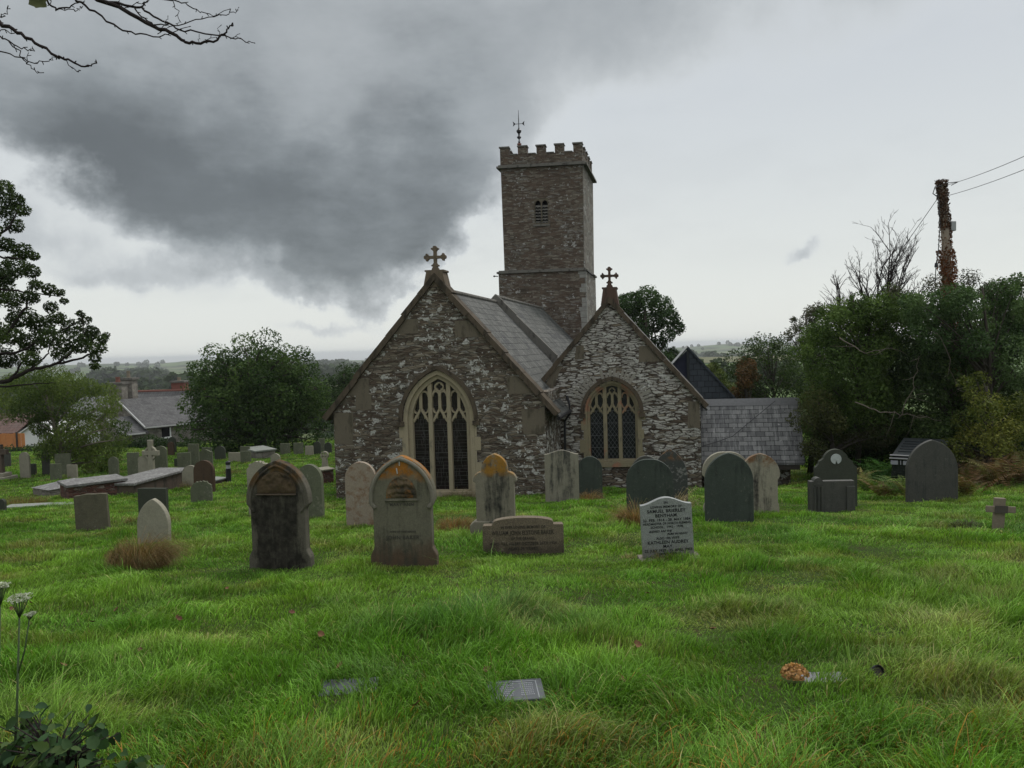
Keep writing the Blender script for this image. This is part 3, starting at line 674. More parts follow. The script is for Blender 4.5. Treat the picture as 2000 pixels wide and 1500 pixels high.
# ---- aisle
WA = dict(c=4.69, half=.71, spring=-.50, apex=.33, sill=-2.04, fw=.15)
f27 = fb(2.7)
wo = win_shape(WA['c'], WA['half'] + WA['fw'] - .01, WA['spring'], WA['apex'] + WA['fw'] * 1.05 - .01, WA['sill'] - .06)
MB().plate([(1.9, -3.9), (7.42, -3.9), (7.42, -.20), (4.68, 2.96), (2.35, .27), (1.9, -.05)], [wo], 0, .5, f27).build("aisle_gable_wall", M_aisle, church)
MB().box(6.95, 7.42, .502, 6.6, -3.9, -.25, f27).build("aisle_side_wall", M_aisle, church)
coping("aisle_coping", (4.68, 3.12), (7.66, -.36), 2.62, 3.08, M_cope, seed=6)
coping("aisle_coping", (4.68, 3.12), (2.42, .50), 2.62, 3.08, M_cope, seed=7, n=5)
finial(4.69, 2.73, 3.12, 3.42, 3.78, .275, .42, M_cross2)
window(2.7, WA['c'], WA['half'], WA['spring'], WA['apex'], WA['sill'], WA['fw'], M_buff2, M_cope, ('diamond', M_glass), (4.455, 4.925))
roof_slab("aisle_roof", M_slate, 4.68, 2.92, 7.66, -.52, 3.09, 9.2)
roof_slab("aisle_roof", M_slate, 4.68, 2.92, 2.60, .52, 3.09, 9.2)
vs_ = MB(); rnd = random.Random(4); t = rad(10)
while t < rad(170):
    dt = rnd.uniform(.055, .10); r0, r1 = .985, rnd.uniform(1.22, 1.40)
    if rnd.random() < .85:
        q = [(WA['c'] + r * math.cos(tt), -.50 + r * math.sin(tt) * 1.01) for r, tt in ((r0, t), (r1, t + .01), (r1 + rnd.uniform(-.03, .03), t + dt - .01), (r0, t + dt))]
        vs_.plate(q, (), -.008, .03, f27)
    t += dt + rnd.uniform(.016, .035)
vs_.build("arch_stones", flat("voussoir_pale", (0.24, 0.225, 0.19), .95, var=.4, sc=9), church)
blk = MB()
def edge2(z): return 4.68 + (2.96 - z) * (2.74 / 3.16)
for z0, z1, inn in ((1.05, 1.55, 5.55), (-1.05, -.22, 7.02)):
    o0, o1 = edge2(z0) - .05, edge2(z1) - .05
    if z0 < -.2: o0 = o1 = 7.40
    MB().plate([(inn, z0), (o0, z0), (o1, z1), (inn + .03, z1)], (), -.006, .03, f27).build("quoin_stone", M_block, church)
for q in ([(2.52, .28), (2.85, .30), (3.15, .98), (2.95, .98)], [(3.55, 1.18), (3.85, 1.18), (3.85, 1.62), (3.62, 1.62)]): MB().plate(q, (), -.006, .03, f27).build("quoin_stone", M_block, church)
# valley flashing, gutter head and drainpipe in the corner
MB().hexa([ch(2.30, 2.45, .52), ch(2.78, 2.45, .10), ch(2.90, 2.70, .12), ch(2.36, 2.70, .62), ch(2.30, 2.45, .56), ch(2.78, 2.45, .14), ch(2.90, 2.70, .16), ch(2.36, 2.70, .66)]).build("valley_flashing", M_lead, church)
dp = MB(); dp.tube([ch(3.42, 2.45, -.42), ch(3.40, .2, -.44)], .055, 8); dp.tube([ch(3.3, 2.55, .05), ch(3.38, 2.5, -.2), ch(3.40, 2.45, -.5), ch(3.22, 2.5, -.75), ch(3.20, 2.5, -3.4)], .04, 8)
dp.build("drainpipe", M_black, church)
# ---- tower
TB = 17.4
tower = MB().box(-2.18, 2.18, 0, 4.5, -4.6, 5.38, fb(TB)).build("tower", M_tower, church)
q = [(-1.92, .12), (2.14, .12), (2.14, 4.4), (-1.92, 4.4)]; q2 = [(-1.94, .10), (2.20, .10), (2.20, 4.42), (-1.94, 4.42)]
# belfry opening is a real recess in the front wall
fr = MB(); f_t = lambda x, y, z: ch(x, TB + .12 + y, z)
BX0, BX1, BZ0, BZ1 = -.30, .42, 7.80, 9.10
fr.plate([(-1.90, 5.54), (2.12, 5.54), (2.18, 10.66), (-1.94, 10.66)], [[(BX0, BZ0), (BX1, BZ0), (BX1, BZ1), (BX0, BZ1)]], 0, .5, f_t)
fr.box(-1.90, 2.10, .9, 4.3, 5.54, 10.66, f_t)
fr.box(-1.90, -1.5, .502, .898, 5.54, 10.66, f_t); fr.box(1.7, 2.10, .502, .898, 5.54, 10.66, f_t)
fr.build("tower_upper_wall", M_tower, tower)
MB().hexa([ch(2.122, TB + .124, 5.545), ch(2.155, TB + .124, 5.545), ch(2.155, TB + 4.45, 5.545), ch(2.122, TB + 4.45, 5.545), ch(2.182, TB + .124, 10.655), ch(2.215, TB + .124, 10.655), ch(2.215, TB + 4.45, 10.655), ch(2.182, TB + 4.45, 10.655)]).build("tower_side_face", M_towerside, tower)
MB().box(2.182, 2.23, .01, 4.48, -4.6, 5.37, fb(TB)).build("tower_side_face", M_towerside, tower)
M_quoinl = flat("quoin_lichen", (0.24, 0.235, 0.21), .95, var=.45, sc=7); rnd = random.Random(9); z = -1.0
while z < 5.3:
    h = rnd.uniform(.18, .34)
    if rnd.random() < .65: wq = rnd.uniform(.16, .34); MB().box(2.18 - wq, 2.24, -.006, .3, z, min(z + h - .02, 5.36), fb(TB)).build("quoin_stone", M_quoinl, tower)
    z += h
sc_ = MB(); sc_.box(-2.26, 2.30, -.09, 4.6, 5.385, 5.475, fb(TB)); sc_.box(-2.17, 2.20, -.02, 4.5, 5.476, 5.538, fb(TB))
sc_.build("string_course", M_grey, tower)
sc_ = MB(); sc_.box(-2.13, 2.40, -.05, 4.72, 10.665, 10.76, fb(TB)); sc_.box(-2.05, 2.30, .02, 4.62, 10.761, 10.83, fb(TB))
sc_.build("string_course", M_grey, tower)
pp = MB(); pa0, pa1, pb0, pb1 = -1.95, 2.18, TB + .10, TB + 4.45; z0, zc, zt = 10.832, 11.32, 11.70
for s in range(4):
    horizontal = s < 2
    for (lo, hi, top) in [(0, 1, zc)]:
        if s == 0: pp.box(pa0, pa1, pb0, pb0 + .34, z0, zc, ch)
        if s == 1: pp.box(pa0, pa1, pb1 - .34, pb1, z0, zc, ch)
        if s == 2: pp.box(pa0, pa0 + .34, pb0 + .342, pb1 - .342, z0, zc, ch)
        if s == 3: pp.box(pa1 - .34, pa1, pb0 + .342, pb1 - .342, z0, zc, ch)
par = pp.build("parapet", M_tower, tower)
mw_ = .44; rnd = random.Random(3)
def merlon(a0, a1, b0, b1):
    j = rnd.uniform(-.025, .025); zt_ = zt + j
    MB().box(a0, a1, b0, b1, zc + .002, zt_, ch).build("merlon", M_tower, tower)
    cp = MB()
    e = .045; ax, bx = (a0 + a1) / 2, (b0 + b1) / 2
    cp.hexa([ch(a0 - e, b0 - e, zt_ + .002), ch(a1 + e, b0 - e, zt_ + .002), ch(a1 + e, b1 + e, zt_ + .002), ch(a0 - e, b1 + e, zt_ + .002),
             ch(a0 - e, b0 - e, zt_ + .07), ch(a1 + e, b0 - e, zt_ + .07), ch(a1 - .02, b1 - .05, zt_ + .15), ch(a0 + .02, b1 - .05, zt_ + .15)]); cp.build("merlon_cap", M_grey, tower)
def crenel(a0, a1, b0, b1): MB().box(a0, a1, b0, b1, zc + .002, zc + .06, ch).build("crenel_cap", M_grey, tower)
for row in (0, 1):
    b0, b1 = (pb0, pb0 + .34) if row == 0 else (pb1 - .34, pb1)
    per = (pa1 - pa0 - mw_) / 4
    for k in range(5):
        merlon(pa0 + k * per, pa0 + k * per + mw_, b0, b1)
        if k < 4: crenel(pa0 + k * per + mw_ + .05, pa0 + (k + 1) * per - .05, b0 - .03, b1 + .03)
for row in (0, 1):
    a0, a1 = (pa0, pa0 + .34) if row == 0 else (pa1 - .34, pa1)
    per = (pb1 - pb0 - mw_) / 4
    for k in range(1, 4): merlon(a0, a1, pb0 + k * per, pb0 + k * per + mw_)
    for k in range(4): crenel(a0 - .03, a1 + .03, pb0 + k * per + mw_ + .05, pb0 + (k + 1) * per - .05)
# belfry louvres
bl = MB(); wmid = (BX0 + BX1) / 2
def small_light(c): return win_shape(c, .145, 8.83, 9.01, 7.86, 6)
bl.plate([(BX0 + .001, BZ0 + .001), (BX1 - .001, BZ0 + .001), (BX1 - .001, BZ1 - .001), (BX0 + .001, BZ1 - .001)], [small_light(wmid - .175), small_light(wmid + .175)], .03, .16, f_t)
bf = bl.build("belfry_window", M_block, tower)
lv = MB()
for c in (wmid - .175, wmid + .175):
    for k in range(6):
        z = 7.90 + k * .155
        n = 8
        front = [(c - .15 + .30 * i / n, .02, z - .035 + .03 * abs(math.sin(i / n * math.pi * 2))) for i in range(n + 1)]
        back = [(c - .15 + .30 * i / n, .15, z + .085) for i in range(n + 1)]
        vs = [ch(x, TB + .12 + y, zz) for x, y, zz in front + back] + [ch(x, TB + .12 + y, zz + .022) for x, y, zz in front + back]
        N = n + 1; fs = []
        for i in range(n):
            fs += [(i, i + 1, N + i + 1, N + i)[::-1], (2 * N + i, 2 * N + i + 1, 3 * N + i + 1, 3 * N + i), (i, i + 1, 2 * N + i + 1, 2 * N + i)]
        lv.add(vs, fs)
lv.build("louvres", M_grey, tower)
MB().box(BX0 - .06, BX1 + .06, -.05, .1, BZ0 - .09, BZ0 - .003, f_t).build("belfry_sill", M_grey, tower)
MB().box(BX0, BX1, .3, .34, BZ0, BZ1, f_t).build("belfry_dark_backing", M_interior_shade, tower)  # near-black sheet painted as the unlit interior behind the louvres
# iron ties and small bracket
ti = MB(); ti.tube([ch(-2.2, TB - .02, 5.26), ch(-2.36, TB - .02, 5.27)], .022, 6); ti.lathe([(.0, -.05), (.05, -.03), (.05, .03), (0, .05)], 8, ch(-2.40, TB - .02, 5.27))
ti.tube([ch(2.2, TB + .7, 5.45), ch(2.45, TB + .6, 5.20), ch(2.62, TB + .6, 5.18)], .03, 6)
ti.build("wall_tie", M_black, tower)
# weathervane
vx, vy = -1.12, TB + .9
v = MB(); v.lathe([(.085, 10.9), (.085, 12.0), (.11, 12.02), (.11, 12.08), (.05, 12.1)], 10, ch(vx, vy, 0))
vane = v.build("weathervane", M_redpot, church)
v = MB(); v.lathe([(.03, 12.1), (.07, 12.16), (.03, 12.22), (.03, 12.3), (.10, 12.36), (.11, 12.42), (.04, 12.48), (.05, 12.58), (.12, 12.66), (.13, 12.74), (.05, 12.82), (.022, 12.9), (.02, 13.3), (.008, 13.78)], 10, ch(vx, vy, 0))
v.tube([ch(vx - .26, vy, 13.08), ch(vx + .26, vy, 13.08)], .014, 6)
for s in (-1, 1):
    v.plate([(vx + s * .16, 13.08), (vx + s * .30, 12.96), (vx + s * .27, 13.08), (vx + s * .30, 13.22)][::s], (), -.01, .01, lambda x, y, z: ch(x, vy + y, z))
v.build("iron_finial", M_black, vane)
# ---- low slate-roofed vestry and the slate-hung gable behind it
def vuv(co, n):
    a, b = chi(co); return (a, math.hypot(b - 5.6, co[2] + .45))
rr_ = MB()
rr_.hexa([ch(7.50, 5.6, -.53), ch(7.50, 4.0, -2.43), ch(10.72, 4.0, -2.46), ch(10.80, 5.6, -.53), ch(7.50, 5.6, -.45), ch(7.46, 4.0, -2.35), ch(10.75, 4.0, -2.39), ch(10.82, 5.6, -.45)][:4][::-1] + [ch(7.50, 5.6, -.45), ch(7.46, 4.0, -2.35), ch(10.75, 4.0, -2.39), ch(10.82, 5.6, -.45)][::-1])
rr_.hexa([ch(7.50, 5.7, -.53), ch(10.80, 5.7, -.53), ch(10.8, 7.4, -2.6), ch(7.5, 7.4, -2.6), ch(7.50, 5.7, -.47), ch(10.80, 5.7, -.47), ch(10.8, 7.4, -2.52), ch(7.5, 7.4, -2.52)])
rr_.build("vestry_roof", M_slatev, church, uv=vuv)
MB().hexa([ch(7.5, 5.47, -.60), ch(10.83, 5.47, -.62), ch(10.83, 5.72, -.50), ch(7.5, 5.72, -.50), ch(7.5, 5.45, -.60), ch(10.83, 5.45, -.62), ch(10.83, 5.62, -.37), ch(7.5, 5.62, -.37)]).build("vestry_ridge", flat("lead_ridge_dark", (0.12, 0.12, 0.12), .55, var=.3), church)
vw = MB(); vw.box(9.35, 10.35, 0, .4, -4.2, -2.5, fb(4.45)); vw.box(7.45, 10.35, 1.0, 1.3, -4.2, -2.2, fb(4.45)); vw.box(10.0, 10.35, .402, .998, -4.2, -2.5, fb(4.45)); vw.build("vestry_wall", M_chancel, church)
MB().box(7.45, 10.6, -.02, .06, -2.62, -2.46, fb(4.06)).build("eaves_shade_strip", M_woodd, church)  # dark strip added for the shade under the overhanging roof
pg = MB(); PBk = 11.0; pa, pz = 7.13, 1.42
def puv(co, n): a, b = chi(co); return (a, co[2])
pg.plate([(pa + .03, -2.8), (9.2, -2.8), (9.2, -.95), (pa + .03, pz)], (), 0, .12, fb(PBk)); 
pg.build("slate_hung_gable", M_slated, church, uv=puv)
MB().plate([(5.4, -2.8), (pa + .028, -2.8), (pa + .028, pz - .06), (5.4, -.4)], (), .10, .2, fb(PBk)).build("gable_panel", M_bluepanel, church)
MB().box(pa - .05, pa + .06, -.03, .098, -2.8, pz - .05, fb(PBk)).build("corner_batten", M_carlid, church)
roof_slab("porch_roof", M_slated, pa, pz + .06, 9.32, -1.02, PBk - .08, PBk + 5)
roof_slab("porch_roof", M_slated, pa, pz + .06, 5.2, -.62, PBk - .08, PBk + 5)
bb = MB(); ribbon(bb, [(pa - .03, pz + .05), (5.3, -.50)], .08, -.13, -.085, fb(PBk)); bb.build("bargeboard", M_white, church)
# ================================================================== gravestones
def sym(right):
    """right-hand profile (x>=0) from foot to apex -> closed outline"""
    L = [(-x, z) for x, z in right[::-1] if x > 1e-6]
    return right + L
BUR = -.25
def sh_gothic(w, h, rise=None, **k):
    r = rise if rise else w * 1.05; hs = h - r
    R = (w * w + r * r) / (2 * w); cx = w - R; t1 = math.atan2(r, -cx)
    return sym([(w, BUR)] + [(cx + R * math.cos(t1 * i / 12), hs + R * math.sin(t1 * i / 12)) for i in range(13)][:-1] + [(0, h)])
def sh_round(w, h, rise=None, **k):
    r = rise or w; return sym([(w, BUR)] + [(w * math.cos(i / 12 * math.pi / 2), h - r + r * math.sin(i / 12 * math.pi / 2)) for i in range(12)] + [(0, h)])
def sh_flat(w, h, tilt=0.0, rag=0.0, seed=0, taper=0.0, **k):
    r = random.Random(seed); n = 6
    top = [(w * (1 - 2 * i / n), h + tilt * (1 - 2 * i / n) * w + r.uniform(-rag, rag)) for i in range(n + 1)]
    return [(-w * (1 - taper), BUR), (w * (1 - taper), BUR)] + top
def sh_ogee(w, h, drop=None, **k):
    d = drop or w * .3; return sym([(w, BUR)] + [(w * (1 - i / 14), h - d + d * .5 * (1 - math.cos(math.pi * i / 14))) for i in range(15)])
def sh_camber(w, h, **k):     # segmental top between small square shoulders
    s = w * .74; hs = h * .80
    return sym([(w, BUR), (w, hs - .02), (w - .015, hs), (s + .01, hs), (s, hs + .035)] + [(s * math.cos(math.pi / 2 * i / 10) , hs + .035 + (h - hs - .035) * math.sin(math.pi / 2 * i / 10)) for i in range(1, 11)])
def sh_victorian(w, h, wb=.86, base=.98, nb=.60, **k):
    """wide pointed head, notch below it, narrower shaft, flared foot"""
    b = w * wb; f = w * base; zn = h * nb
    r = h - zn - .06; R = (w * w + r * r) / (2 * w); cx = w - R; t1 = math.atan2(r, -cx)
    arc = [(cx + R * math.cos(t1 * i / 14), zn + .06 + R * math.sin(t1 * i / 14)) for i in range(15)][:-1]
    return sym([(f, BUR), (f, h * .105), (f - .01, h * .125), (b + .02, h * .15), (b, h * .18), (b, zn - .05), (b + .01, zn - .03), (w - .01, zn), (w, zn + .02)] + arc + [(0, h)])
def sh_lobed(w, h, **k):      # rounded point on round shoulders (shouldered head)
    b = w * .88; l = w * .60; zs = h * .70; zl = h * .80
    sho = [(b + (w * 1.03 - b), zs - .03)]
    p = [(b, BUR), (b, zs - .05), (w, zs - .04)] + [(l + (w - l) * math.cos(math.pi / 2 * i / 6), zs - .02 + (zl - zs) * math.sin(math.pi / 2 * i / 6)) for i in range(7)]
    r = h - zl; R = (l * l + r * r) / (2 * l); cx = l - R; t1 = math.atan2(r, -cx)
    p += [(cx + R * math.cos(t1 * i / 8), zl + .01 + (R * math.sin(t1 * i / 8)) * (r - .01) / r) for i in range(8)] + [(0, h)]
    return sym(p)
def sh_stepped(w, h, **k):    # round crown over concave shoulders
    r = w * .60; zc = h - r
    return sym([(w, BUR), (w, h * .68), (w * .97, h * .70), (w * .90, h * .715), (w * .82, h * .75), (w * .78, h * .80), (w * .70, h * .815), (w * .62, h * .835)] + [(r * math.cos(a), zc + r * math.sin(a)) for a in np.linspace(.25, math.pi / 2, 9)])
def sh_rough(w, h, seed=1, **k):
    r = random.Random(seed); o = sh_gothic(w, h, w * .8)
    return [o[0]] + [(x + r.uniform(-.02, .02), z + r.uniform(-.025, .02)) for x, z in o[1:-1]] + [o[-1]]
SH = dict(gothic=sh_gothic, round=sh_round, flat=sh_flat, ogee=sh_ogee, camber=sh_camber, vict=sh_victorian, lobed=sh_lobed, stepped=sh_stepped, rough=sh_rough)

def size_of(px, py, top, wpx):
    p = foot(px, py); dist = float((p - EYE) @ _F)
    return p, wpx * dist / 1500 / 2, (py - top) * dist / 1500, dist
_srnd = random.Random(77)
def headstone(px, py, top, wpx, shape, m, label, group=None, yaw=None, lean=0.0, side=0.0, t=None, parts=False, name="headstone", bev=.012, **k):
    p, hw, h, dist = size_of(px, py, top, wpx)
    yaw = rad(-6 + _srnd.uniform(-4, 4)) if yaw is None else rad(yaw)
    t = t or min(.13, max(.06, hw * .25))
    o = SH[shape](hw, h, **k)
    loc = (p[0], p[1] + t / 2, gz(p[0], p[1]))
    if parts:
        root = empty(name, loc, label, "headstone", group, yaw, rad(lean), rad(side))
        MB().plate(o, (), -t / 2, t / 2).build("slab", G[m] if isinstance(m, str) else m, root, bevel=bev)
        return root, hw, h, t
    ob = MB().plate(o, (), -t / 2, t / 2).build(name, G[m] if isinstance(m, str) else m, None, bevel=bev)
    ob.location = loc; ob.rotation_euler = (rad(lean), rad(side), yaw)
    prop(ob, label, "headstone", group)
    return ob, hw, h, t

_text_jobs = []
def inscription(root, lines, m, y, name="inscription", ext=.0012, italic=()):
    """lines: (text, height, x centre, z baseline, align)"""
    _text_jobs.append((root, lines, m, y, name, ext))
def run_text():
    tmp = []
    for root, lines, m, y, name, ext in _text_jobs:
        objs = []
        for L in lines:
            c = bpy.data.curves.new("t", 'FONT'); c.body = L[0]; c.size = L[1] * 1.38; c.align_x = L[4] if len(L) > 4 else 'CENTER'; c.offset = L[1] * .025; c.extrude = ext
            c.space_character = L[5] if len(L) > 5 else 1.06
            if len(L) > 6: c.shear = L[6]
            c.resolution_u = 3
            o = bpy.data.objects.new("t", c); COL.objects.link(o); objs.append(o)
        tmp.append(objs)
    bpy.context.view_layer.update(); dg = bpy.context.evaluated_depsgraph_get()
    for (root, lines, m, y, name, ext), objs in zip(_text_jobs, tmp):
        mb = MB()
        for L, o in zip(lines, objs):
            me = o.evaluated_get(dg).to_mesh(); sx = 1.0
            xs = [v.co.x for v in me.vertices]
            if xs and len(L) > 7 and max(xs) - min(xs) > L[7]: sx = L[7] / (max(xs) - min(xs))
            mb.add([(L[2] + v.co.x * sx, y - v.co.z, L[3] + v.co.y) for v in me.vertices], [tuple(p.vertices) for p in me.polygons])
            o.evaluated_get(dg).to_mesh_clear()
        mb.build(name, m, root)
    for objs in tmp:
        for o in objs:
            c = o.data; bpy.data.objects.remove(o); bpy.data.curves.remove(c)

def rim(root, hw, h, t, shape, inset, m, name="border", r=.018, zmin=.45, **k):
    o = SH[shape](hw - inset, h - inset * 1.1, **k)
    half = [q for q in o if q[1] > zmin * h]
    mb = MB(); mb.tube([(x, -t / 2, z) for x, z in half], r, 6); return mb.build(name, m, root, smooth=True)
def relief(root, y, w, z0, z1, m, fn, name="carved_panel", res=26):
    """carved relief inside a pointed panel; fn(u,v) -> height"""
    V = []; idx = {}; F = []
    nz = int(res * (z1 - z0) / (2 * w)) + 2
    def inside(x, z):
        v = (z - z0) / (z1 - z0); return abs(x) <= w * (1 if v < .25 else math.sqrt(max(0, 1 - ((v - .25) / .75) ** 1.6)))
    for j in range(nz + 1):
        for i in range(res + 1):
            x = -w + 2 * w * i / res; z = z0 + (z1 - z0) * j / nz
            v = (z - z0) / (z1 - z0); lim = w * (1 if v < .25 else math.sqrt(max(0.0004, 1 - ((v - .25) / .75) ** 1.6)))
            x = x * lim / w
            edge = min(1, (1 - abs(x) / lim) * 5, v * 8, (1 - v) * 8)
            idx[i, j] = len(V); V.append((x, y - .002 - max(0, edge) * fn(x / w, v), z))
    for j in range(nz):
        for i in range(res): F.append((idx[i, j], idx[i + 1, j], idx[i + 1, j + 1], idx[i, j + 1]))
    return MB().add(V, F).build(name, m, root, smooth=True)

GE, GM, GL = "gravestones in front of the church", "gravestones by the church wall", "old gravestones in the lower churchyard"
# --- 1 dark crusted stone
r, hw, h, t = headstone(548, 1112, 899, 127, 'vict', 's1', "tall black-crusted headstone with carved brown relief in its pointed head", GE, yaw=-7, t=.14, parts=True, wb=.87, nb=.59, base=.99, bev=.016)
rim(r, hw, h, t, 'vict', .055, G['s1'], wb=.87, nb=.59)
n2 = lambda u, v, s=0: float(fbm(u * 3 + 5, v * 3 + s, .55, 3))
relief(r, -t / 2, hw * .62, h * .70, h * .90, grave_mat("gs_relief_brown", (0.10, 0.068, 0.036), (0.055, 0.042, 0.026), dark=(0.018, 0.015, 0.011), dark_lo=.53, streak=False, seed=2, bs=.6), lambda u, v: .004 + .045 * max(0, n2(u * 1.6, v * 1.3) - .35), res=34)
MB().box(-hw * .64, hw * .62, -t / 2 - .028, -t / 2 + .01, h * .685, h * .697).build("ledge", M_cope, r, bevel=.006)
# --- 2 lichen-orange stone with clasped hands
r, hw, h, t = headstone(790, 1108, 890, 131, 'vict', 's2', "headstone with clasped hands carved under bright orange lichen in its arched head", GE, yaw=-5, t=.14, parts=True, wb=.88, nb=.585, base=1.0, bev=.016)
rim(r, hw, h, t, 'vict', .030, ashlar_mat('gs_rim_lit_edge', (.21, .195, .15), (.15, .14, .11), (.08, .075, .06), .52), r=.028, wb=.88, nb=.585)  # border coloured paler to imitate light catching the stone's edge
relief(r, -t / 2, hw * .46, h * .625, h * .82, grave_mat("gs_relief_hands", (0.105, 0.10, 0.065), (0.15, 0.085, 0.04), dark=(0.03, 0.028, 0.02), dark_lo=.5, streak=False, seed=6, bs=.5, orange=OR, oz=(.3, .6), o_lo=.54),
       lambda u, v: .005 + .018 * (0.5 + .5 * math.sin(v * 19 + 2.6 * u * u + 3.2 * n2(u * 1.3, v * 1.2, 9))) * (.5 + .5 * (1 - u * u)) + .026 * max(0, n2(u * 1.8, v * 1.6, 4) - .4), res=36)
MB().box(-hw * .50, hw * .50, -t / 2 - .024, -t / 2 + .01, h * .600, h * .613).build("ledge", G['s2'], r, bevel=.006)
mb = MB(); mb.tube([(-.01, -t / 2 - .004, h * .985), (-.012, -t / 2 - .005, h * .915)], .006, 5); mb.tube([(-.05, -t / 2 - .003, h * .895), (-.04, -t / 2 - .003, h * .845)], .008, 5); mb.build("lichen_drip", M_medal, r)
inscription(r, [("MARY ANN", h * .028, 0, h * .555, 'CENTER', 1.15, 0, hw * 1.15), ("WIFE OF THE ABOVE", h * .017, 0, h * .315, 'CENTER', 1.1, .2, hw * 1.2), ("JOHN BAKER", h * .034, 0, h * .255, 'CENTER', 1.12, 0, hw * 1.45)], M_textfaint, -t / 2 - .003)
# --- 3
headstone(707, 1029, 902, 60, 'round', 's3', "round-topped pale headstone blotched with pink lichen beside the church corner", GE, t=.11, rise=.3)
# --- 4
r, hw, h, t = headstone(970, 1050, 886, 86, 'lobed', 's4', "shouldered headstone with yellow lichen cap and black vertical streaks", GE, yaw=-6, t=.13, parts=True)
MB().plate([(-hw - .06, BUR), (hw + .05, BUR), (hw + .05, .20), (hw - .01, .26), (-hw + .01, .26), (-hw - .06, .20)], (), -t / 2 - .05, t / 2 + .04).build("plinth", G['s4'], r, bevel=.012)
# --- 5 low granite stone
r, hw, h, t = headstone(1023, 1083, 1011, 158, 'camber', 's5', "low wide brown granite headstone with a curved top and worn lettering", GE, yaw=-1, t=.14, parts=True)
inscription(r, [("IN EVER LOVING MEMORY OF", h * .075, 0, h * .71, 'CENTER', 1.05, .1, hw * 1.1), ("WILLIAM JOHN ELSTONE BAKER,", h * .115, 0, h * .54, 'CENTER', 1.05, 0, hw * 1.55), ("OF THE GRANGE,", h * .075, 0, h * .40, 'CENTER', 1.05, 0, hw * .6), ("WHO FELL ASLEEP OCTOBER 26TH 1934", h * .08, 0, h * .26, 'CENTER', 1.05, 0, hw * 1.65), ("AGED 76 YEARS.", h * .08, 0, h * .12, 'CENTER', 1.05, 0, hw * .8)], M_textgranite, -t / 2 - .002)
# --- 6 polished pale stone
r, hw, h, t = headstone(1307, 1094, 971, 99, 'ogee', 's6', "clean pale polished granite headstone covered in black lettering", GE, yaw=-2, side=-2.2, t=.09, parts=True, drop=.085)
hh = h
rows = [("IN", .042, .0, .905), ("LOVING MEMORY OF", .036, .0, .842), ("SAMUEL BRIERLEY", .052, 0, .768), ("BENTHAM.", .052, 0, .695), ("23. FEB. 1914 - 20. MAY 1984", .042, 0, .630), ("HEADMASTER OF NORTH FLEMING", .036, 0, .575), ("SCHOOL.  1942 - 1978.", .036, 0, .520)]
tl = [(a, hh * b, c, hh * d, 'CENTER', 1.06, 0, hw * 1.86) for a, b, c, d in rows]
tl += [("BLESSED ARE THE", hh * .033, -hw * .28, hh * .455, 'CENTER', 1.0, .3, hw * 1.1), ("PURE IN HEART", hh * .033, hw * .38, hh * .405, 'CENTER', 1.0, .3, hw * 1.0),
       ("ALSO HIS WIFE", hh * .038, 0, hh * .340, 'CENTER', 1.05, 0, hw * 1.1), ("KATHLEEN AUDREY", hh * .052, 0, hh * .268, 'CENTER', 1.05, 0, hw * 1.6), ("MAY,", hh * .050, 0, hh * .203, 'CENTER', 1.05), ("22. JULY 1920 - 25. APRIL 2003", hh * .042, 0, hh * .142, 'CENTER', 1.05, 0, hw * 1.86), ("SEMPER FIDELIS", hh * .036, 0, hh * .088, 'CENTER', 1.1, .25, hw * 1.3)]
inscription(r, tl, M_text, -t / 2 - .002)
MB().box(-hw - .05, hw + .07, -.17, .15, -.2, .035).build("plinth", flat("concrete_base", (0.16, 0.14, 0.11), .9, var=.3), r, bevel=.01)
# --- 7..15 row by the church
headstone(1099, 980, 879, 66, 'ogee', 's7', "pale curved-top headstone striped with dark water streaks by the chancel corner", GM, t=.12, drop=.10, yaw=-5)
headstone(1154, 974, 891, 47, 'gothic', 'slate', "small green slate pointed headstone below the right church window", GM, t=.08)
headstone(1271, 1006, 897, 91, 'gothic', 'slate', "broad dark slate pointed headstone directly behind the lettered granite one", GM, t=.09, rise=.42)
headstone(1263, 985, 890, 54, 'gothic', 'slate2', "dark slate headstone showing only its tip above another slate stone", GM, t=.08)
headstone(1311, 988, 876, 66, 'gothic', 'slatel', "lichen-spotted narrow headstone peeping out right of the broad dark slate", GM, t=.09, rise=.62)
headstone(1426, 1021, 884, 93, 'gothic', 'slate', "largest smooth green-black slate headstone standing before the vestry roof", GM, t=.09, yaw=-4, rise=.48)
headstone(1421, 1004, 883, 92, 'vict', 'pale', "pale headstone almost hidden behind the largest green-black slate", GM, t=.1, wb=.9, nb=.62)
headstone(1487, 1003, 886, 74, 'vict', 'buffd', "buff headstone with blackened centre and orange top next to the large slate", GM, t=.12, wb=.88, nb=.6, base=.95)
r, hw, h, t = headstone(1634, 992, 877, 80, 'stepped', 'dark', "stepped round-crowned slate headstone bearing a white round medallion", GM, yaw=-4, t=.1, parts=True)
mb = MB(); n = 20; rr = hw * .255; zc = h * .835
mb.plate([(rr * math.cos(a), zc + rr * math.sin(a)) for a in np.linspace(-1.25, 4.55, n)] + [(-.0, zc - rr * .35)], (), -t / 2 - .014, -t / 2 + .005)
md = mb.build("medallion", M_medal, r, bevel=.005)
r, hw, h, t = headstone(1626, 1001, 939, 86, 'flat', 'slate2', "low dark slate headstone shaped like an open scroll with a roundel", GM, yaw=-3, t=.13, parts=True)
mb = MB(); mb.tube([(-hw * .62, -t / 2 - .02, h - .02), (-hw * .62, t / 2 + .02, h - .02)], .085, 16); mb.tube([(-hw * .62, -t / 2 - .03, h - .02), (-hw * .62, -t / 2, h - .02)], .05, 12); mb.build("scroll", G['slate2'], r, smooth=False)
mb = MB()
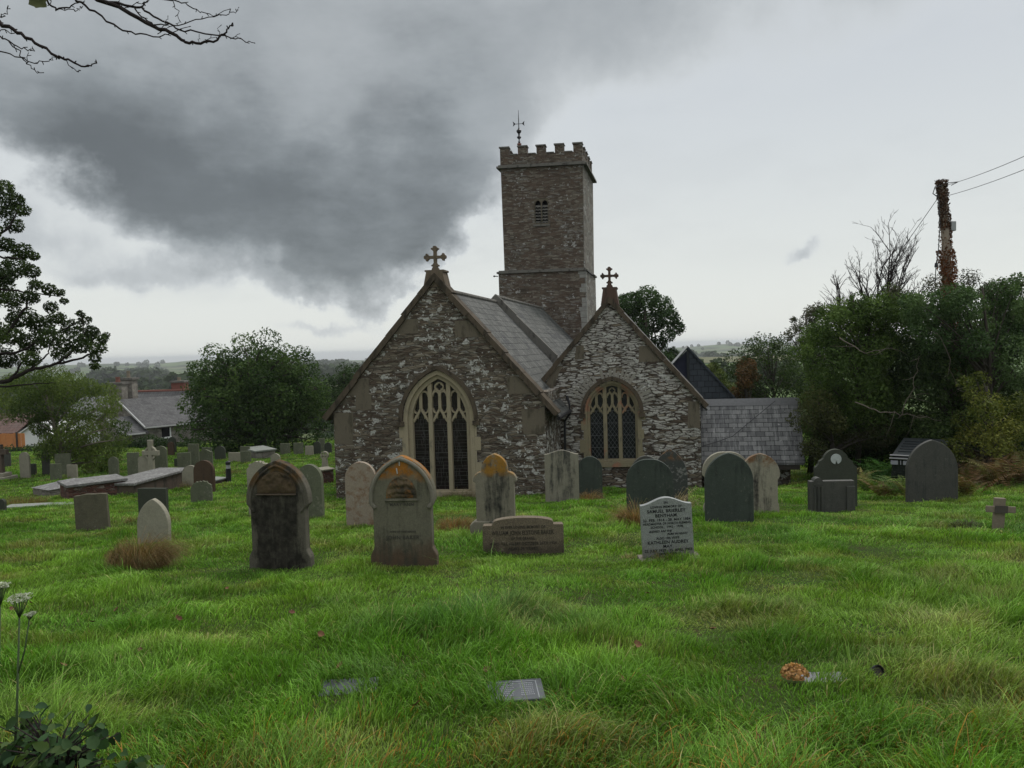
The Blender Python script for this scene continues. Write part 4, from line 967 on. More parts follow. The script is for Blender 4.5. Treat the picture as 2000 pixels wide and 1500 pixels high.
for x in (-hw * .78, -hw * .62, -hw * .46): mb.tube([(x, -t / 2 - .006, .02), (x, -t / 2 - .006, h - .10)], .022, 8)
mb.build("pillar", G['slate2'], r)
MB().box(hw * .62, hw * 1.0, -t / 2 - .03, t / 2, h * .0, h - .10).build("leaf_edge", G['slate2'], r, bevel=.01)
headstone(1822, 981, 859, 97, 'gothic', 'slate2', "tall dark grey pointed headstone standing before the black vehicle", GM, yaw=-3, t=.09, rise=.62)
# --- wooden cross
p, hw, h, dist = size_of(1949, 1035, 972, 56)
r = empty("wooden_cross", (p[0], p[1], gz(p[0], p[1])), "small weathered wooden grave cross at the right edge of the turf", "cross", None, rad(-4), 0, rad(3))
MB().box(-.075, .075, -.03, .03, -.2, h).build("upright", M_wood, r, bevel=.008)
MB().box(-hw, hw, -.055, -.031, h * .56, h * .76).build("crossbar", M_wood, r, bevel=.008)
MB().box(-.09, .09, -.064, -.056, h * .55, h * .78).build("name_plate", flat("plate_dark", (0.07, 0.06, 0.05), .6), r)
# --- left foreground group
headstone(180, 1036, 965, 61, 'flat', 'rough', "rough square-topped mossy headstone standing alone in front of the brick tomb", GE, yaw=4, t=.10, rag=.02, seed=3, taper=-.03, side=-1.5)
headstone(299, 1012, 954, 60, 'flat', 'dark', "dark flat-topped slab behind the pale pointed stone", GE, t=.09, seed=5, rag=.006, yaw=-9)
headstone(299, 1062, 974, 66, 'gothic', 'pale', "pale pointed headstone with black spots rising from brown grass", GE, yaw=-9, t=.10, rise=.42, side=2)
headstone(399, 963, 899, 43, 'round', 'brown', "rust-brown round headstone with a pale edge beside the chest tombs", GE, yaw=-10, t=.11, side=1)
headstone(394, 981, 940, 40, 'rough', 'green', "small broken green stone in front of the rust-brown headstone", GE, yaw=8, t=.10, seed=4)
headstone(373, 955, 909, 34, 'round', 'pale', "pale rounded headstone half behind the rust-brown one", GL, t=.09)
headstone(509, 1010, 902, 46, 'rough', 'pale', "pale broken-topped headstone showing left of the black-crusted one", GE, yaw=-8, t=.1, seed=8)
headstone(607, 1016, 907, 52, 'round', 'green', "grey-green round headstone showing right of the black-crusted one", GE, yaw=-10, t=.11, rise=.32)
# --- far left graves
far = [
 (49, 933, 883, 21, 'gothic', 'pale', "narrow pale pointed headstone near the left edge", {}),
 (64, 928, 906, 13, 'flat', 'dark', "little dark slab beside the narrow pale pointed headstone", {}),
 (14, 912, 884, 14, 'flat', 'slate2', "dark slab behind the brown stone cross at the left edge", {}),
 (90, 928, 881, 15, 'gothic', 'slate2', "thin dark headstone left of two square slabs under the drooping tree", {}),
 (109, 938, 906, 23, 'flat', 'green', "square grey-green slab, left one of a pair before the drooping tree", dict(rag=.006)),
 (124, 931, 886, 31, 'flat', 'green', "wide slab standing behind the pair of square slabs", dict(tilt=.03)),
 (141, 934, 908, 21, 'flat', 'pale', "square yellowish slab, right one of a pair before the drooping tree", dict(rag=.006)),
 (222, 929, 892, 20, 'gothic', 'green', "lone pointed headstone against the dark bush left of the celtic cross", {}),
 (261, 931, 884, 24, 'flat', 'green', "tall square slab left of the celtic cross", dict(rag=.01)),
 (283, 934, 890, 25, 'round', 'pale', "mottled round-shouldered slab in front of the celtic cross", dict(rise=.15)),
 (315, 921, 871, 25, 'round', 'green', "bulky weathered slab right behind the celtic cross", dict(rise=.2)),
 (337, 884, 853, 15, 'gothic', 'dark', "dark pointed headstone by the barn wall behind a white-tipped one", {}),
 (334, 889, 863, 13, 'gothic', 'brown', "brown pointed headstone with a whitened tip near the barn", {}),
 (345, 913, 896, 9, 'flat', 'dark', "tiny dark slab between the celtic cross and leaning slabs", {}),
 (360, 921, 884, 27, 'flat', 'green', "leaning square slab in front of the oak", dict(tilt=.06)),
 (379, 913, 867, 22, 'flat', 'green', "tallest square slab in front of the oak", dict(rag=.01)),
 (402, 908, 878, 29, 'ogee', 'green', "broad slab with a whitened curved top in front of the oak", dict(drop=.12)),
 (404, 896, 874, 20, 'flat', 'green', "squat slab showing behind the whitened curved one", {}),
 (430, 899, 871, 22, 'round', 'dark', "dark arched headstone under the oak's left side", dict(rise=.25)),
 (458, 902, 884, 24, 'flat', 'pale', "low pale slab next to the dark arched headstone", {}),
 (480, 904, 881, 21, 'flat', 'green', "upright square slab under the middle of the oak", {}),
 (479, 894, 872, 19, 'flat', 'green', "slab showing just above the upright square one under the oak", {}),
 (557, 888, 866, 20, 'flat', 'green', "square slab right of the far chest tomb", {}),
 (583, 888, 865, 19, 'flat', 'green', "tall square slab second right of the far chest tomb", {}),
 (604, 889, 871, 16, 'flat', 'pale', "yellowish square slab third right of the far chest tomb", {}),
 (620, 887, 862, 14, 'round', 'dark', "dark round headstone near the church corner", {}),
 (629, 882, 856, 12, 'flat', 'green', "thin slab in the shade between two dark headstones", {}),
 (641, 884, 864, 14, 'round', 'dark', "dark headstone touching the church corner in view", {}),
 (538, 905, 886, 19, 'round', 'pale', "low pale round stone just above the black-crusted headstone", dict(rise=.2)),
 (3, 1000, 975, 14, 'round', 'dark', "dark round headstone cut off by the left edge of the turf", {}),
]
for a in far: headstone(a[0], a[1], a[2], a[3], a[4], a[5], a[6], GL, t=.09, bev=.01, **a[7])
# celtic cross
p, hw, h, dist = size_of(297, 934, 859, 28)
r = empty("celtic_cross", (p[0], p[1], gz(p[0], p[1])), "grey celtic wheel cross standing among the far slabs", "cross", GL, rad(-14))
zc = h * .66; R = hw * .95
arm = .085
o = [(-.14, BUR), (.14, BUR), (.12, zc - R * .9), (arm, zc - R * .5), (arm, zc - arm), (R * 1.35, zc - arm * 1.25), (R * 1.35, zc + arm * 1.25), (arm, zc + arm), (arm, zc + R * .6), (.11, h), (-.11, h), (-arm, zc + R * .6), (-arm, zc + arm), (-R * 1.35, zc + arm * 1.25), (-R * 1.35, zc - arm * 1.25), (-arm, zc - arm), (-arm, zc - R * .5), (-.12, zc - R * .9)]
MB().plate(o, (), -.07, .07).build("cross_body", G['pale'], r, bevel=.01)
ring = MB(); ring.plate([(R * math.cos(a), zc + R * math.sin(a)) for a in np.linspace(0, 2 * math.pi, 28)[:-1]], [[(R * .72 * math.cos(a), zc + R * .72 * math.sin(a)) for a in np.linspace(0, 2 * math.pi, 28)[:-1]]], -.05, .05); ring.build("ring", G['pale'], r)
# stone cross near the corner, with a ringed head
p, hw, h, dist = size_of(636, 938, 881, 26)
r = empty("ringed_cross", (p[0], p[1], gz(p[0], p[1])), "pale stone cross with a pierced round head beside the church corner", "cross", GL, rad(-8))
R = hw * .62; zc = h - R
MB().plate([(R * math.cos(a), zc + R * math.sin(a)) for a in np.linspace(0, 2 * math.pi, 21)[:-1]], [[(R * .5 * math.cos(b) + R * .26 * math.cos(a), zc + R * .5 * math.sin(b) + R * .26 * math.sin(a)) for a in np.linspace(0, 2 * math.pi, 9)[:-1]] for b in (.785, 2.356, 3.927, 5.498)], -.06, .06).build("wheel_head", G['pale'], r, bevel=.008)
MB().plate([(-hw * .9, BUR), (hw * .9, BUR), (hw * .9, h * .33), (hw * .6, h * .45), (.11, h * .48), (.09, zc - R * .93), (-.09, zc - R * .93), (-.11, h * .48), (-hw * .6, h * .45), (-hw * .9, h * .33)], (), -.08, .08).build("shaft", G['pale'], r, bevel=.01)
# brown shaft cross at the left edge
p, hw, h, dist = size_of(4, 936, 868, 20)
r = empty("brown_stone_cross", (p[0], p[1], gz(p[0], p[1])), "tall brown stone cross on a stepped base at the left edge", "cross", GL, rad(-8))
MB().plate([(-.11, .30), (.11, .30), (.09, h * .72), (.35, h * .72), (.35, h * .86), (.09, h * .86), (.09, h), (-.09, h), (-.09, h * .86), (-.35, h * .86), (-.35, h * .72), (-.09, h * .72)], (), -.08, .08).build("shaft", M_redgranite, r, bevel=.01)
MB().box(-.30, .30, -.25, .25, .14, .298).build("upper_step", G['pale'], r, bevel=.02)
MB().box(-.46, .46, -.38, .38, -.2, .138).build("lower_step", G['pale'], r, bevel=.02)

# ------------------------------------------------------------------ chest tombs and ledgers
def pt_ground(px, py): return foot(px, py)
def chest(name, front, back, hpx, label, slab_m, side_m, th=.09, over=.07, group=None, kind="chest tomb"):
    """front: (px,py) of the two near foot corners, back: depth vector length; built as a rectangular tomb with overhanging slab"""
    a = foot(*front[0]); b = foot(*front[1]); dist = float((a - EYE) @ _F)
    d = np.array([b[0] - a[0], b[1] - a[1]]); L = np.linalg.norm(d); d /= L; nrm = np.array([-d[1], d[0]])
    if nrm[1] < 0: nrm = -nrm
    h = hpx * dist / 1500; z = min(gz(a[0], a[1]), gz(b[0], b[1]))
    c = (a[:2] + b[:2]) / 2 + nrm * back / 2
    r = empty(name, (c[0], c[1], z), label, kind, group, math.atan2(d[1], d[0]))
    MB().box(-L / 2, L / 2, -back / 2, back / 2, -.3, h - th).build("base", side_m, r)
    MB().box(-L / 2 - over, L / 2 + over, -back / 2 - over, back / 2 + over, h - th + .002, h).build("slab", slab_m, r, bevel=.015)
    return r, L, h
chest("chest_tomb", ((262, 970), (372, 949)), 1.25, 40, "long stone chest tomb with grey slab behind the brown round headstone", G['tomb'], M_redgranite, group="chest tombs")
chest("chest_tomb", ((135, 978), (246, 968)), 1.3, 36, "brick-sided chest tomb with a grey slab left of the longer stone one", G['tomb'], M_brickc, group="chest tombs")
chest("chest_tomb", ((500, 896), (538, 893)), 2.0, 17, "far chest tomb with a pale slab under the oak", G['ledger'], M_house, group="chest tombs")
chest("chest_tomb", ((632, 944), (652, 942)), .6, 28, "small red brick pedestal with stone top at the church corner", G['pale'], M_brickc, th=.06, over=.05, group="chest tombs", kind="pedestal")
chest("kerbed_tomb", ((418, 946), (446, 940)), 1.3, 8, "low kerbed tomb slab beside the dark bollard", G['ledger'], M_redgranite, th=.06, over=.03, kind="tomb")
# coped pale stone
p0, p1 = foot(60, 972), foot(165, 960); z = gz(p0[0], p0[1]); d = p1 - p0; L = float(np.linalg.norm(d[:2]))
r = empty("coped_tomb", ((p0[0] + p1[0]) / 2, (p0[1] + p1[1]) / 2 + .6, z), "low pale lichen-covered coped tomb stone rising to a ridge", "tomb", None, math.atan2(d[1], d[0]))
MB().hexa([(-L / 2, -.6, -.2), (L / 2, -.6, -.2), (L / 2, .6, -.2), (-L / 2, .6, -.2), (-L / 2, -.6, .20), (L / 2, -.6, .24), (L / 2, .6, .24), (-L / 2, .6, .20)]).build("plinth", M_house, r)
MB().add([(-L / 2 - .05, -.65, .202), (L / 2 + .05, -.65, .242), (L / 2 + .05, .65, .242), (-L / 2 - .05, .65, .202), (-L * .05, 0, .40), (L * .12, 0, .42)], [(0, 1, 5, 4), (2, 3, 4, 5), (1, 2, 5), (3, 0, 4), (3, 2, 1, 0)]).build("coping_stone", G['tomb'], r, bevel=.012)
p0 = foot(92, 988)
ob = MB().box(-1.1, 1.1, -.35, .35, -.1, .06).build("ledger_stone", G['ledger'], None, bevel=.02); ob.location = (p0[0], p0[1], gz(p0[0], p0[1])); ob.rotation_euler = (rad(-3), rad(1.5), rad(14))
prop(ob, "flat pale ledger stone lying in the turf below the brick tomb", "ledger stone")
# bollard
p, hw, h, dist = size_of(447, 941, 899, 10)
r = empty("bollard", (p[0], p[1], gz(p[0], p[1])), "black path bollard light with a grey band beside the low tomb", "bollard")
mb = MB(); mb.lathe([(hw, -.2), (hw, h * .62)], 14); mb.build("post", M_black, r)
mb = MB(); mb.lathe([(hw * .8, h * .621), (hw * .8, h * .80)], 14); mb.build("light_band", M_box, r)
mb = MB(); mb.lathe([(hw * .95, h * .801), (hw * .95, h * .93), (hw * .3, h * .98)], 14); mb.build("cap", M_black, r)

# ------------------------------------------------------------------ flat plaques in the foreground turf
p = foot(1010, 1360); r = empty("memorial_plaque", (p[0], p[1], gz(p[0], p[1]) + .012), "grey slate plaque lying in the grass with pale lettering in two columns", "plaque", None, rad(5), rad(3))
MB().box(-.17, .155, -.11, .13, -.05, .02).build("slab", G['plaque'], r, bevel=.006)
mb = MB()
for x in (-.125, .115): mb.box(x, x + .006, -.10, .10, .0205, .022)
mb.box(-.119, .113, .095, .101, .0205, .022); mb.build("border", M_textpale, r)
mb = MB(); rnd = random.Random(12)
for cx in (-.058, .058):
    for k in range(7):
        z = .070 - k * .022; x = cx - rnd.uniform(.03, .042)
        while x < cx + .036:
            wq = rnd.uniform(.004, .008); mb.box(x, x + wq, z, z + .010, .0205, .0215); x += wq + rnd.uniform(.003, .006)
mb.build("worn_lettering", M_textpale, r)
p = foot(682, 1346); ob = MB().box(-.17, .17, -.10, .10, -.05, .02).build("memorial_plaque", G['plaque'], None, bevel=.006); ob.location = (p[0], p[1], gz(p[0], p[1]) + .0); ob.rotation_euler = (rad(3), 0, rad(4))
prop(ob, "grey slate plaque nearly covered by grass and dead leaves", "plaque")
p = foot(1612, 1330); ob = MB().box(-.13, .13, -.09, .09, -.05, .02).build("memorial_plaque", G['plaque'], None, bevel=.006); ob.location = (p[0], p[1], gz(p[0], p[1]) - .012); ob.rotation_euler = (rad(3), 0, rad(-2))
prop(ob, "sunken grey plaque beside the dried flower head", "plaque")
p = foot(1697, 1318); r = empty("flower_pot", (p[0], p[1], gz(p[0], p[1]) + .0), "little black plastic flower pot tipped over in the grass", "flower pot", None, rad(20), rad(60))
mb = MB(); mb.lathe([(.028, 0), (.036, .075), (.042, .076), (.042, .095), (.038, .095), (.03, .01)], 14); mb.build("pot", M_black, r)
mb = MB(); mb.lathe([(.035, .07), (.035, .078)], 12); mb.build("soil", M_woodd, r)
run_text()
# ================================================================== ground, hills, sea
m, T = mat("turf_soil"); co = T.obj()
c = T.mix(T.noise(co, 1.2, 5, .6), (0.025, 0.042, 0.010), (0.045, 0.065, 0.016)); c = T.mix(T.step(T.noise(co, 3.5, 4), .55, .7), c, (0.045, 0.036, 0.018))
T.out(c, 1.0, T.noise(co, 9, 4), .8, .05, spec=.05); M_turf = m
def polar(name, r0, r1, nr, na, hf, m, a0=-math.pi, a1=math.pi):
    rs = np.geomspace(r0, r1, nr) if r0 > 5 else np.concatenate([[0.02], np.geomspace(r0, r1, nr - 1)])
    full = abs(a1 - a0 - 2 * math.pi) < 1e-6
    an = np.linspace(a0, a1, na, endpoint=not full); A, Rr = np.meshgrid(an, rs); X, Y = Rr * np.sin(A), Rr * np.cos(A); Z = hf(X, Y)
    V = np.stack([X.ravel(), Y.ravel(), Z.ravel()], 1); i = np.arange(nr * na).reshape(nr, na)
    if full: i = np.concatenate([i, i[:, :1]], 1)
    F = np.stack([i[:-1, :-1], i[:-1, 1:], i[1:, 1:], i[1:, :-1]], -1).reshape(-1, 4)[:, ::-1]
    return np_mesh(name, V, F, m, smooth=True)
prop(polar("ground", .6, 92, 210, 400, ground, M_turf), kind="structure")
# far country: valley, wooded slopes, hedged fields, crest heights set by the skyline of the photo
_cp = np.array([-2500, -400, 0, 215, 300, 340, 370, 450, 560, 600, 632, 665, 715, 800, 1000, 1200, 1345, 1415, 1470, 1560, 1700, 2000, 2600, 4500.])
_cb = np.array([14, 8, 7, 6.5, 8.5, 8, 5.6, 6, 11, 12.5, 17, 14, 14.5, 14, 14, 9, 7.5, 3.5, 5, 6, 2, -4, -6, -6.])     # photo px below the horizon
_ca = np.arctan((_cp - 1000) / 1500)
def hills_z(X, Y):
    r = np.hypot(X, Y); a = np.arctan2(X, Y); crest = EYE[2] - np.interp(a, _ca, _cb) / 1500 * 3000
    z0 = ground(X * np.minimum(1, 88 / r), Y * np.minimum(1, 88 / r))
    prof = np.interp(r, [85, 110, 160, 300, 600, 1000, 1400], [-9.5, -12, -14, -18, -25, -30, -32.])
    right = np.clip((a + .05) / .25, 0, 1)
    prof = prof + right * np.interp(r, [85, 160, 400, 900, 1400], [0, 5, 14, 10, 0])
    t = np.clip((r - 1300) / 1700, 0, 1); t = t * t * (3 - 2 * t)
    z = prof * (1 - t) + crest * t
    z = z + np.clip((r - 200) / 600, 0, 1) * (1 - t) * 12 * (fbm(X, Y, 420, 11) - .5) + t * (1 - t) * 20 * (fbm(X, Y, 600, 12) - .5)
    t2 = np.clip((r - 3000) / 3000, 0, 1); z = z * (1 - t2) + -135 * t2
    t3 = np.clip((r - 84) / 14, 0, 1); return z0 * (1 - t3) + z * t3 - .15
m, T = mat("hill_fields"); co = T.obj(); X, Y, Z = T.sep(co)
rr = T.vm('LENGTH', co); 
L = T.n('ShaderNodeVectorMath', operation='LENGTH'); T.link(co, L.inputs[0]); rr = L.outputs['Value']
wv = T.vm('SCALE', T.vm('SUBTRACT', T.noise(co, .004, 2, out=1), (.5, .5, .5)), sc=90)
c2 = T.vm('MULTIPLY', T.vm('ADD', co, wv), (.0066, .0085, 0.0))
v = T.vor(c2, 1.0, rnd=.85); e = T.vor(c2, 1.0, 'DISTANCE_TO_EDGE', rnd=.85); r_, g_, b_ = T.sep(v.outputs['Color'])
col = T.ramp(r_, [(0, (0.060, 0.098, 0.032)), (.3, (0.085, 0.135, 0.045)), (.55, (0.12, 0.165, 0.062)), (.75, (0.16, 0.155, 0.095)), (.9, (0.065, 0.11, 0.035)), (1, (0.13, 0.115, 0.08))])
col = T.mix(T.noise(co, .02, 4), T.mix(.35, col, (0.05, .06, .035)), col)
hed = T.step(e.outputs['Distance'], .03, .05, 1, 0)
wood = T.step(T.noise(co, .0035, 4, .6), .56, .59)
col = T.mix(T.m('MAXIMUM', hed, wood), col, (0.016, 0.026, 0.012))
T.out(col, 1.0, spec=.05); M_hill = m
prop(polar("hills", 84, 7500, 200, 420, hills_z, M_hill, rad(-100), rad(100)), kind="structure")
m, T = mat("sea_water"); co = T.obj()
T.out((0.30, 0.32, 0.33), .5, T.noise(co, .02, 3), .1, 1.0, spec=.4)
ob = polar("sea", 4200, 60000, 30, 120, lambda X, Y: X * 0 - 112, m, rad(-100), rad(100)); prop(ob, kind="structure")
# haze
hm = bpy.data.materials.new("haze_air"); hm.use_nodes = True; T = NT(hm.node_tree)
pv = T.n('ShaderNodeVolumePrincipled'); pv.inputs['Color'].default_value = (.93, .96, .97, 1); pv.inputs['Density'].default_value = 0.00017; pv.inputs['Anisotropy'].default_value = 0.2
o = T.n('ShaderNodeOutputMaterial'); T.link(pv.outputs[0], o.inputs['Volume'])
hz = MB().box(-62000, 62000, -9000, 62000, -140, 24).build("haze", hm); prop(hz, kind="stuff")

# ================================================================== houses beyond the churchyard
def W(px, py, y): return at(px, py, y)
HY = 62.0
_e = at(283, 834, HY); _yw = rad(50)
house = empty("stone_barn", (_e[0], _e[1], _e[2]), "long grey stone barn with slate roof and stone chimneys below the churchyard", "barn", None, _yw)
_c, _s = math.cos(_yw), math.sin(_yw)
def wl(p): x, y, z = p[0] - _e[0], p[1] - _e[1], p[2] - _e[2]; return (x * _c + y * _s, -x * _s + y * _c, z)
M_verge = flat("verge_grey", (0.42, 0.42, 0.40), .7, var=.15)
hd = 4.8; zR = (at(232, 780, HY + hd * _c)[2] - _e[2])
MB().box(.25, 13, .25, 2 * hd - .25, -6, -.12).build("wall", M_house, house)
MB().plate([(.25, -.118), (2 * hd - .25, -.118), (hd, zR - .25)], (), .25, .55, lambda x, y, z: (y, x, z)).build("gable", M_house, house)
def slab_uv(zt): return lambda co, n: (co[0], math.hypot(co[1], co[2] - zt))
def slope(mb, x0, x1, y0, z0, y1, z1, th=.1): mb.hexa([(x0, y0, z0 - th), (x1, y0, z0 - th), (x1, y1, z1 - th), (x0, y1, z1 - th), (x0, y0, z0), (x1, y0, z0), (x1, y1, z1), (x0, y1, z1)][:8] if y1 > y0 else [(x0, y1, z1 - th), (x1, y1, z1 - th), (x1, y0, z0 - th), (x0, y0, z0 - th), (x0, y1, z1), (x1, y1, z1), (x1, y0, z0), (x0, y0, z0)])
mb = MB(); slope(mb, 0, 13.2, -.1, 0, hd, zR); mb.build("roof", M_slateh, house, uv=slab_uv(0))
mb = MB(); slope(mb, 0, 13.2, 2 * hd + .1, 0, hd + .01, zR); mb.build("roof", M_slateh, house, uv=slab_uv(0))
vb = MB(); slope(vb, -.07, -.002, -.12, .02, hd, zR + .02, .14); vb.box(0, 13.2, -.20, -.105, -.12, -.02); vb.build("verge_and_gutter", M_verge, house)
mb = MB(); slope(mb, -1.7, .2, -.25, -.42, 2.9, .78); mb.build("lean_to_roof", M_slateh, house, uv=slab_uv(0))
vb = MB(); slope(vb, -1.8, -1.702, -.27, -.40, 2.9, .80, .16); vb.box(-1.7, -.13, -.36, -.255, -.52, -.42); vb.build("lean_to_gutter", M_verge, house)
MB().box(-1.55, .24, .05, 2.8, -6, -.50).build("lean_to_wall", M_house, house)
_w = wl(at(322, 838, HY + 1.6)); wn = MB().box(_w[0] - .32, _w[0] + .32, .20, .245, -1.0, -.25).build("window", M_interior_shade, house)
fr = MB(); fr.box(_w[0] - .40, _w[0] + .46, .14, .24, -1.12, -1.0); fr.box(_w[0] + .32, _w[0] + .42, .16, .24, -.999, -.25); fr.build("frame", M_white, wn)
def chimney(px0, px1, ptop, pbot, y, m, parent, pots, fn, dd=1.0, rot=0.0):
    xa, zt = at(px0, ptop, y)[0], at((px0 + px1) / 2, ptop, y)[2]; xb = at(px1, ptop, y)[0]; zb = at(px0, pbot, y)[2]
    c = MB().box(xa, xb, y, y + dd, zb, zt - .18, fn).build("chimney", m, parent)
    MB().box(xa - .12, xb + .12, y - .12, y + dd + .12, zt - .178, zt, fn).build("chimney_cap", M_grey, c)
    for f_, hgt, rr_, mm in pots:
        xx = xa + (xb - xa) * f_; q = MB(); q.lathe([(rr_, 0), (rr_ * .85, hgt * .8), (rr_, hgt * .82), (rr_, hgt)], 10, fn(xx, y + dd / 2, zt)); q.build("chimney_pot", mm, c)
hl = lambda x, y, z: wl((x, y, z))
chimney(212, 237, 747, 815, 65.4, M_house, house, [(.5, .45, .20, M_redpot)], hl)
chimney(234, 257, 738, 790, 67.0, M_house, house, [(.5, .6, .16, M_wood)], hl)
def hx(px, py, y=HY): p = at(px, py, y); return p[0], p[2]
# house behind with red ridge
H2 = 78.0; xa, zr2 = hx(256, 769, H2); xb, zr3 = hx(366, 758, H2); ho2 = np.array([xa, H2, -12]); h2 = empty("red_ridged_house", ho2, "slate house with red ridge tiles and a red brick chimney behind the barn", "house")
def hl2(x, y, z): return (x - ho2[0], y - ho2[1], z - ho2[2])
zz = (zr2 + zr3) / 2
mb = MB(); mb.hexa([hl2(xa - .5, H2 - 4, zz - 3.1), hl2(xb + 2, H2 - 4, zz - 3.1), hl2(xb + 2, H2, zz - .1), hl2(xa - .5, H2, zz - .1), hl2(xa - .5, H2 - 4, zz - 3), hl2(xb + 2, H2 - 4, zz - 3), hl2(xb + 2, H2, zz), hl2(xa - .5, H2, zz)]); mb.build("roof", M_slateh, h2, uv=slab_uv(0))
MB().box(xa, xb + 1.5, H2 - 3.6, H2 + 3, -14, zz - 2.9, hl2).build("wall", M_house, h2)
rt = MB(); 
for k in range(16): rt.tube([hl2(xa - .5 + k * .52, H2, zz), hl2(xa - .5 + k * .52 + .5, H2, zz)], .13, 8)
rt.build("ridge_tiles", M_redpot, h2)
chimney(334, 358, 744, 790, H2 + .2, M_brickc if False else flat("brick_chimney_red", (.17, .065, .047), .9, var=.25, sc=5), h2, [(.45, .35, .2, M_wood)], hl2, 1.2)
# white bungalow with dark tiled roof, white gable house, orange fence
def simple_house(name, label, cat, pa, pb, pridge, y, mw, mr, depth=6, gable_front=False):
    xa, z0 = at(*pa, y)[0], at(*pa, y)[2]; xb = at(*pb, y)[0]; xr_, zr_ = at(*pridge, y)[0], at(*pridge, y)[2]
    o = empty(name, ((xa + xb) / 2, y, z0 - 3), label, cat); ov = np.array([(xa + xb) / 2, y, z0 - 3]); f = lambda x, yy, z: (x - ov[0], yy - ov[1], z - ov[2])
    MB().box(xa, xb, y, y + depth, z0 - 4.5, z0 - .02, f).build("wall", mw, o)
    if gable_front:
        MB().plate([(xa, z0 - .018), (xb, z0 - .018), ((xa + xb) / 2, zr_ - .1)], (), y, y + .25, f).build("gable", mw, o)
        for s, xe_ in ((-1, xa - .2), (1, xb + .2)):
            xm = (xa + xb) / 2; mb = MB(); mb.hexa([f(xe_, y - .2, z0 - .2), f(xm, y - .2, zr_ - .09), f(xm, y + depth, zr_ - .09), f(xe_, y + depth, z0 - .2), f(xe_, y - .2, z0 - .1), f(xm, y - .2, zr_), f(xm, y + depth, zr_), f(xe_, y + depth, z0 - .1)]); mb.build("roof", mr, o, uv=lambda co, n: (co[1], math.hypot(co[0], co[2])))
    else:
        for s in (-1, 1):
            yy = y - .3 if s < 0 else y + depth + .3; ym = y + depth / 2
            mb = MB(); mb.hexa([f(xa - .3, yy, z0 - .1), f(xb + .3, yy, z0 - .1), f(xb + .3, ym, zr_ - .1), f(xa - .3, ym, zr_ - .1), f(xa - .3, yy, z0), f(xb + .3, yy, z0), f(xb + .3, ym, zr_), f(xa - .3, ym, zr_)]); mb.build("roof", mr, o, uv=slab_uv(0))
    return o
simple_house("red_roofed_bungalow", "low bungalow with brown-red tiled roof above the orange fence", "bungalow", (-80, 848), (28, 846), (0, 812), 66, M_house, M_tilered)
simple_house("white_house", "white rendered cottage end glimpsed through the drooping tree", "cottage", (36, 848), (100, 843), (66, 826), 64.5, M_white, M_white, 4, True)
simple_house("white_gabled_house", "white house with pale slate roof glimpsed above the drooping tree", "house", (126, 812), (196, 806), (160, 778), 74, M_white, M_slatev, 8)
fx0, fz0 = at(-40, 872, 57)[0], at(20, 874, 57)[2]; fx1 = at(49, 870, 57)[0]; zt0 = at(20, 846, 57)[2]
fn_ = empty("orange_fence", (fx1, 57, fz0), "bright orange close-boarded panel fence at the left edge", "fence"); n = 12
pn = MB(); wq = (fx1 - fx0) / n
for k in range(n): pn.box(fx0 + k * wq + .01 - fx1, fx0 + (k + 1) * wq - .01 - fx1, (k % 2) * .012, .03 + (k % 2) * .012, -.4, zt0 - fz0 - .02 * (k % 3))
pn.build("panel", M_orange, fn_)
for k in range(3): MB().box(fx0 + k * (fx1 - fx0) / 2.4 - .05 - fx1, fx0 + k * (fx1 - fx0) / 2.4 + .05 - fx1, -.08, -.002, -.5, zt0 - fz0 + .08).build("post", M_woodd, fn_)
# ================================================================== trees and shrubs
def leaf_quads(C, N, size, rng, aspect=.5, droop=0.0):
    """C centres (n,3), N preferred normals (n,3) -> rhombic leaves"""
    n = len(C); d = rng.normal(size=(n, 3)); nn = N + rng.normal(size=(n, 3)) * .75; nn /= np.linalg.norm(nn, axis=1, keepdims=True) + 1e-9
    d -= nn * (d * nn).sum(1, keepdims=True)
    if droop: d[:, 2] -= droop * np.abs(d).sum(1)
    d /= np.linalg.norm(d, axis=1, keepdims=True) + 1e-9; s = np.cross(nn, d)
    L = (size * rng.uniform(.6, 1.35, n))[:, None]
    V = np.stack([C - d * L * .5, C + s * L * aspect * .5 - d * L * .05, C + d * L * .5, C - s * L * aspect * .5 - d * L * .05], 1).reshape(-1, 3)
    return V, np.arange(4 * n).reshape(n, 4)
def clumps_to_leaves(cl, total, size, rng, cols, aspect=.5, shell=.55, droop=0.0, center=None, flat_=.8):
    """cl: list (x,y,z,r[,shade]); returns V,F,col"""
    cl = np.array([list(c) + [rng.uniform()] if len(c) == 4 else list(c) for c in cl], float)
    w = cl[:, 3] ** 2; k = rng.choice(len(cl), total, p=w / w.sum())
    q = rng.normal(size=(total, 3)); q /= np.linalg.norm(q, axis=1, keepdims=True)
    # knobbly clump surface: sub-sprays
    rr = (rng.uniform(0, 1, total) ** (1 / 3)) * (1 - shell) + shell * rng.uniform(.75, 1.12, total)
    lump = .78 + .44 * vnoise(q[:, 0] * 2.2 + k * 3.1, q[:, 1] * 2.2 + q[:, 2] * 1.7, .8, 4)
    P = cl[k, :3] + q * (rr * lump * cl[k, 3])[:, None] * np.array([1, 1, flat_])
    V, F = leaf_quads(P, q * .7 + np.array([0, 0, .45]), size, rng, aspect, droop)
    a, b, c = (np.array(x) for x in cols); t = np.clip(cl[k, 4] * .75 + rng.uniform(-.15, .4, total), 0, 1)[:, None]
    col = np.where(t < .5, a + (b - a) * t * 2, b + (c - b) * (t - .5) * 2) * rng.uniform(.75, 1.25, (total, 1))
    return V, F, np.repeat(col, 4, 0)
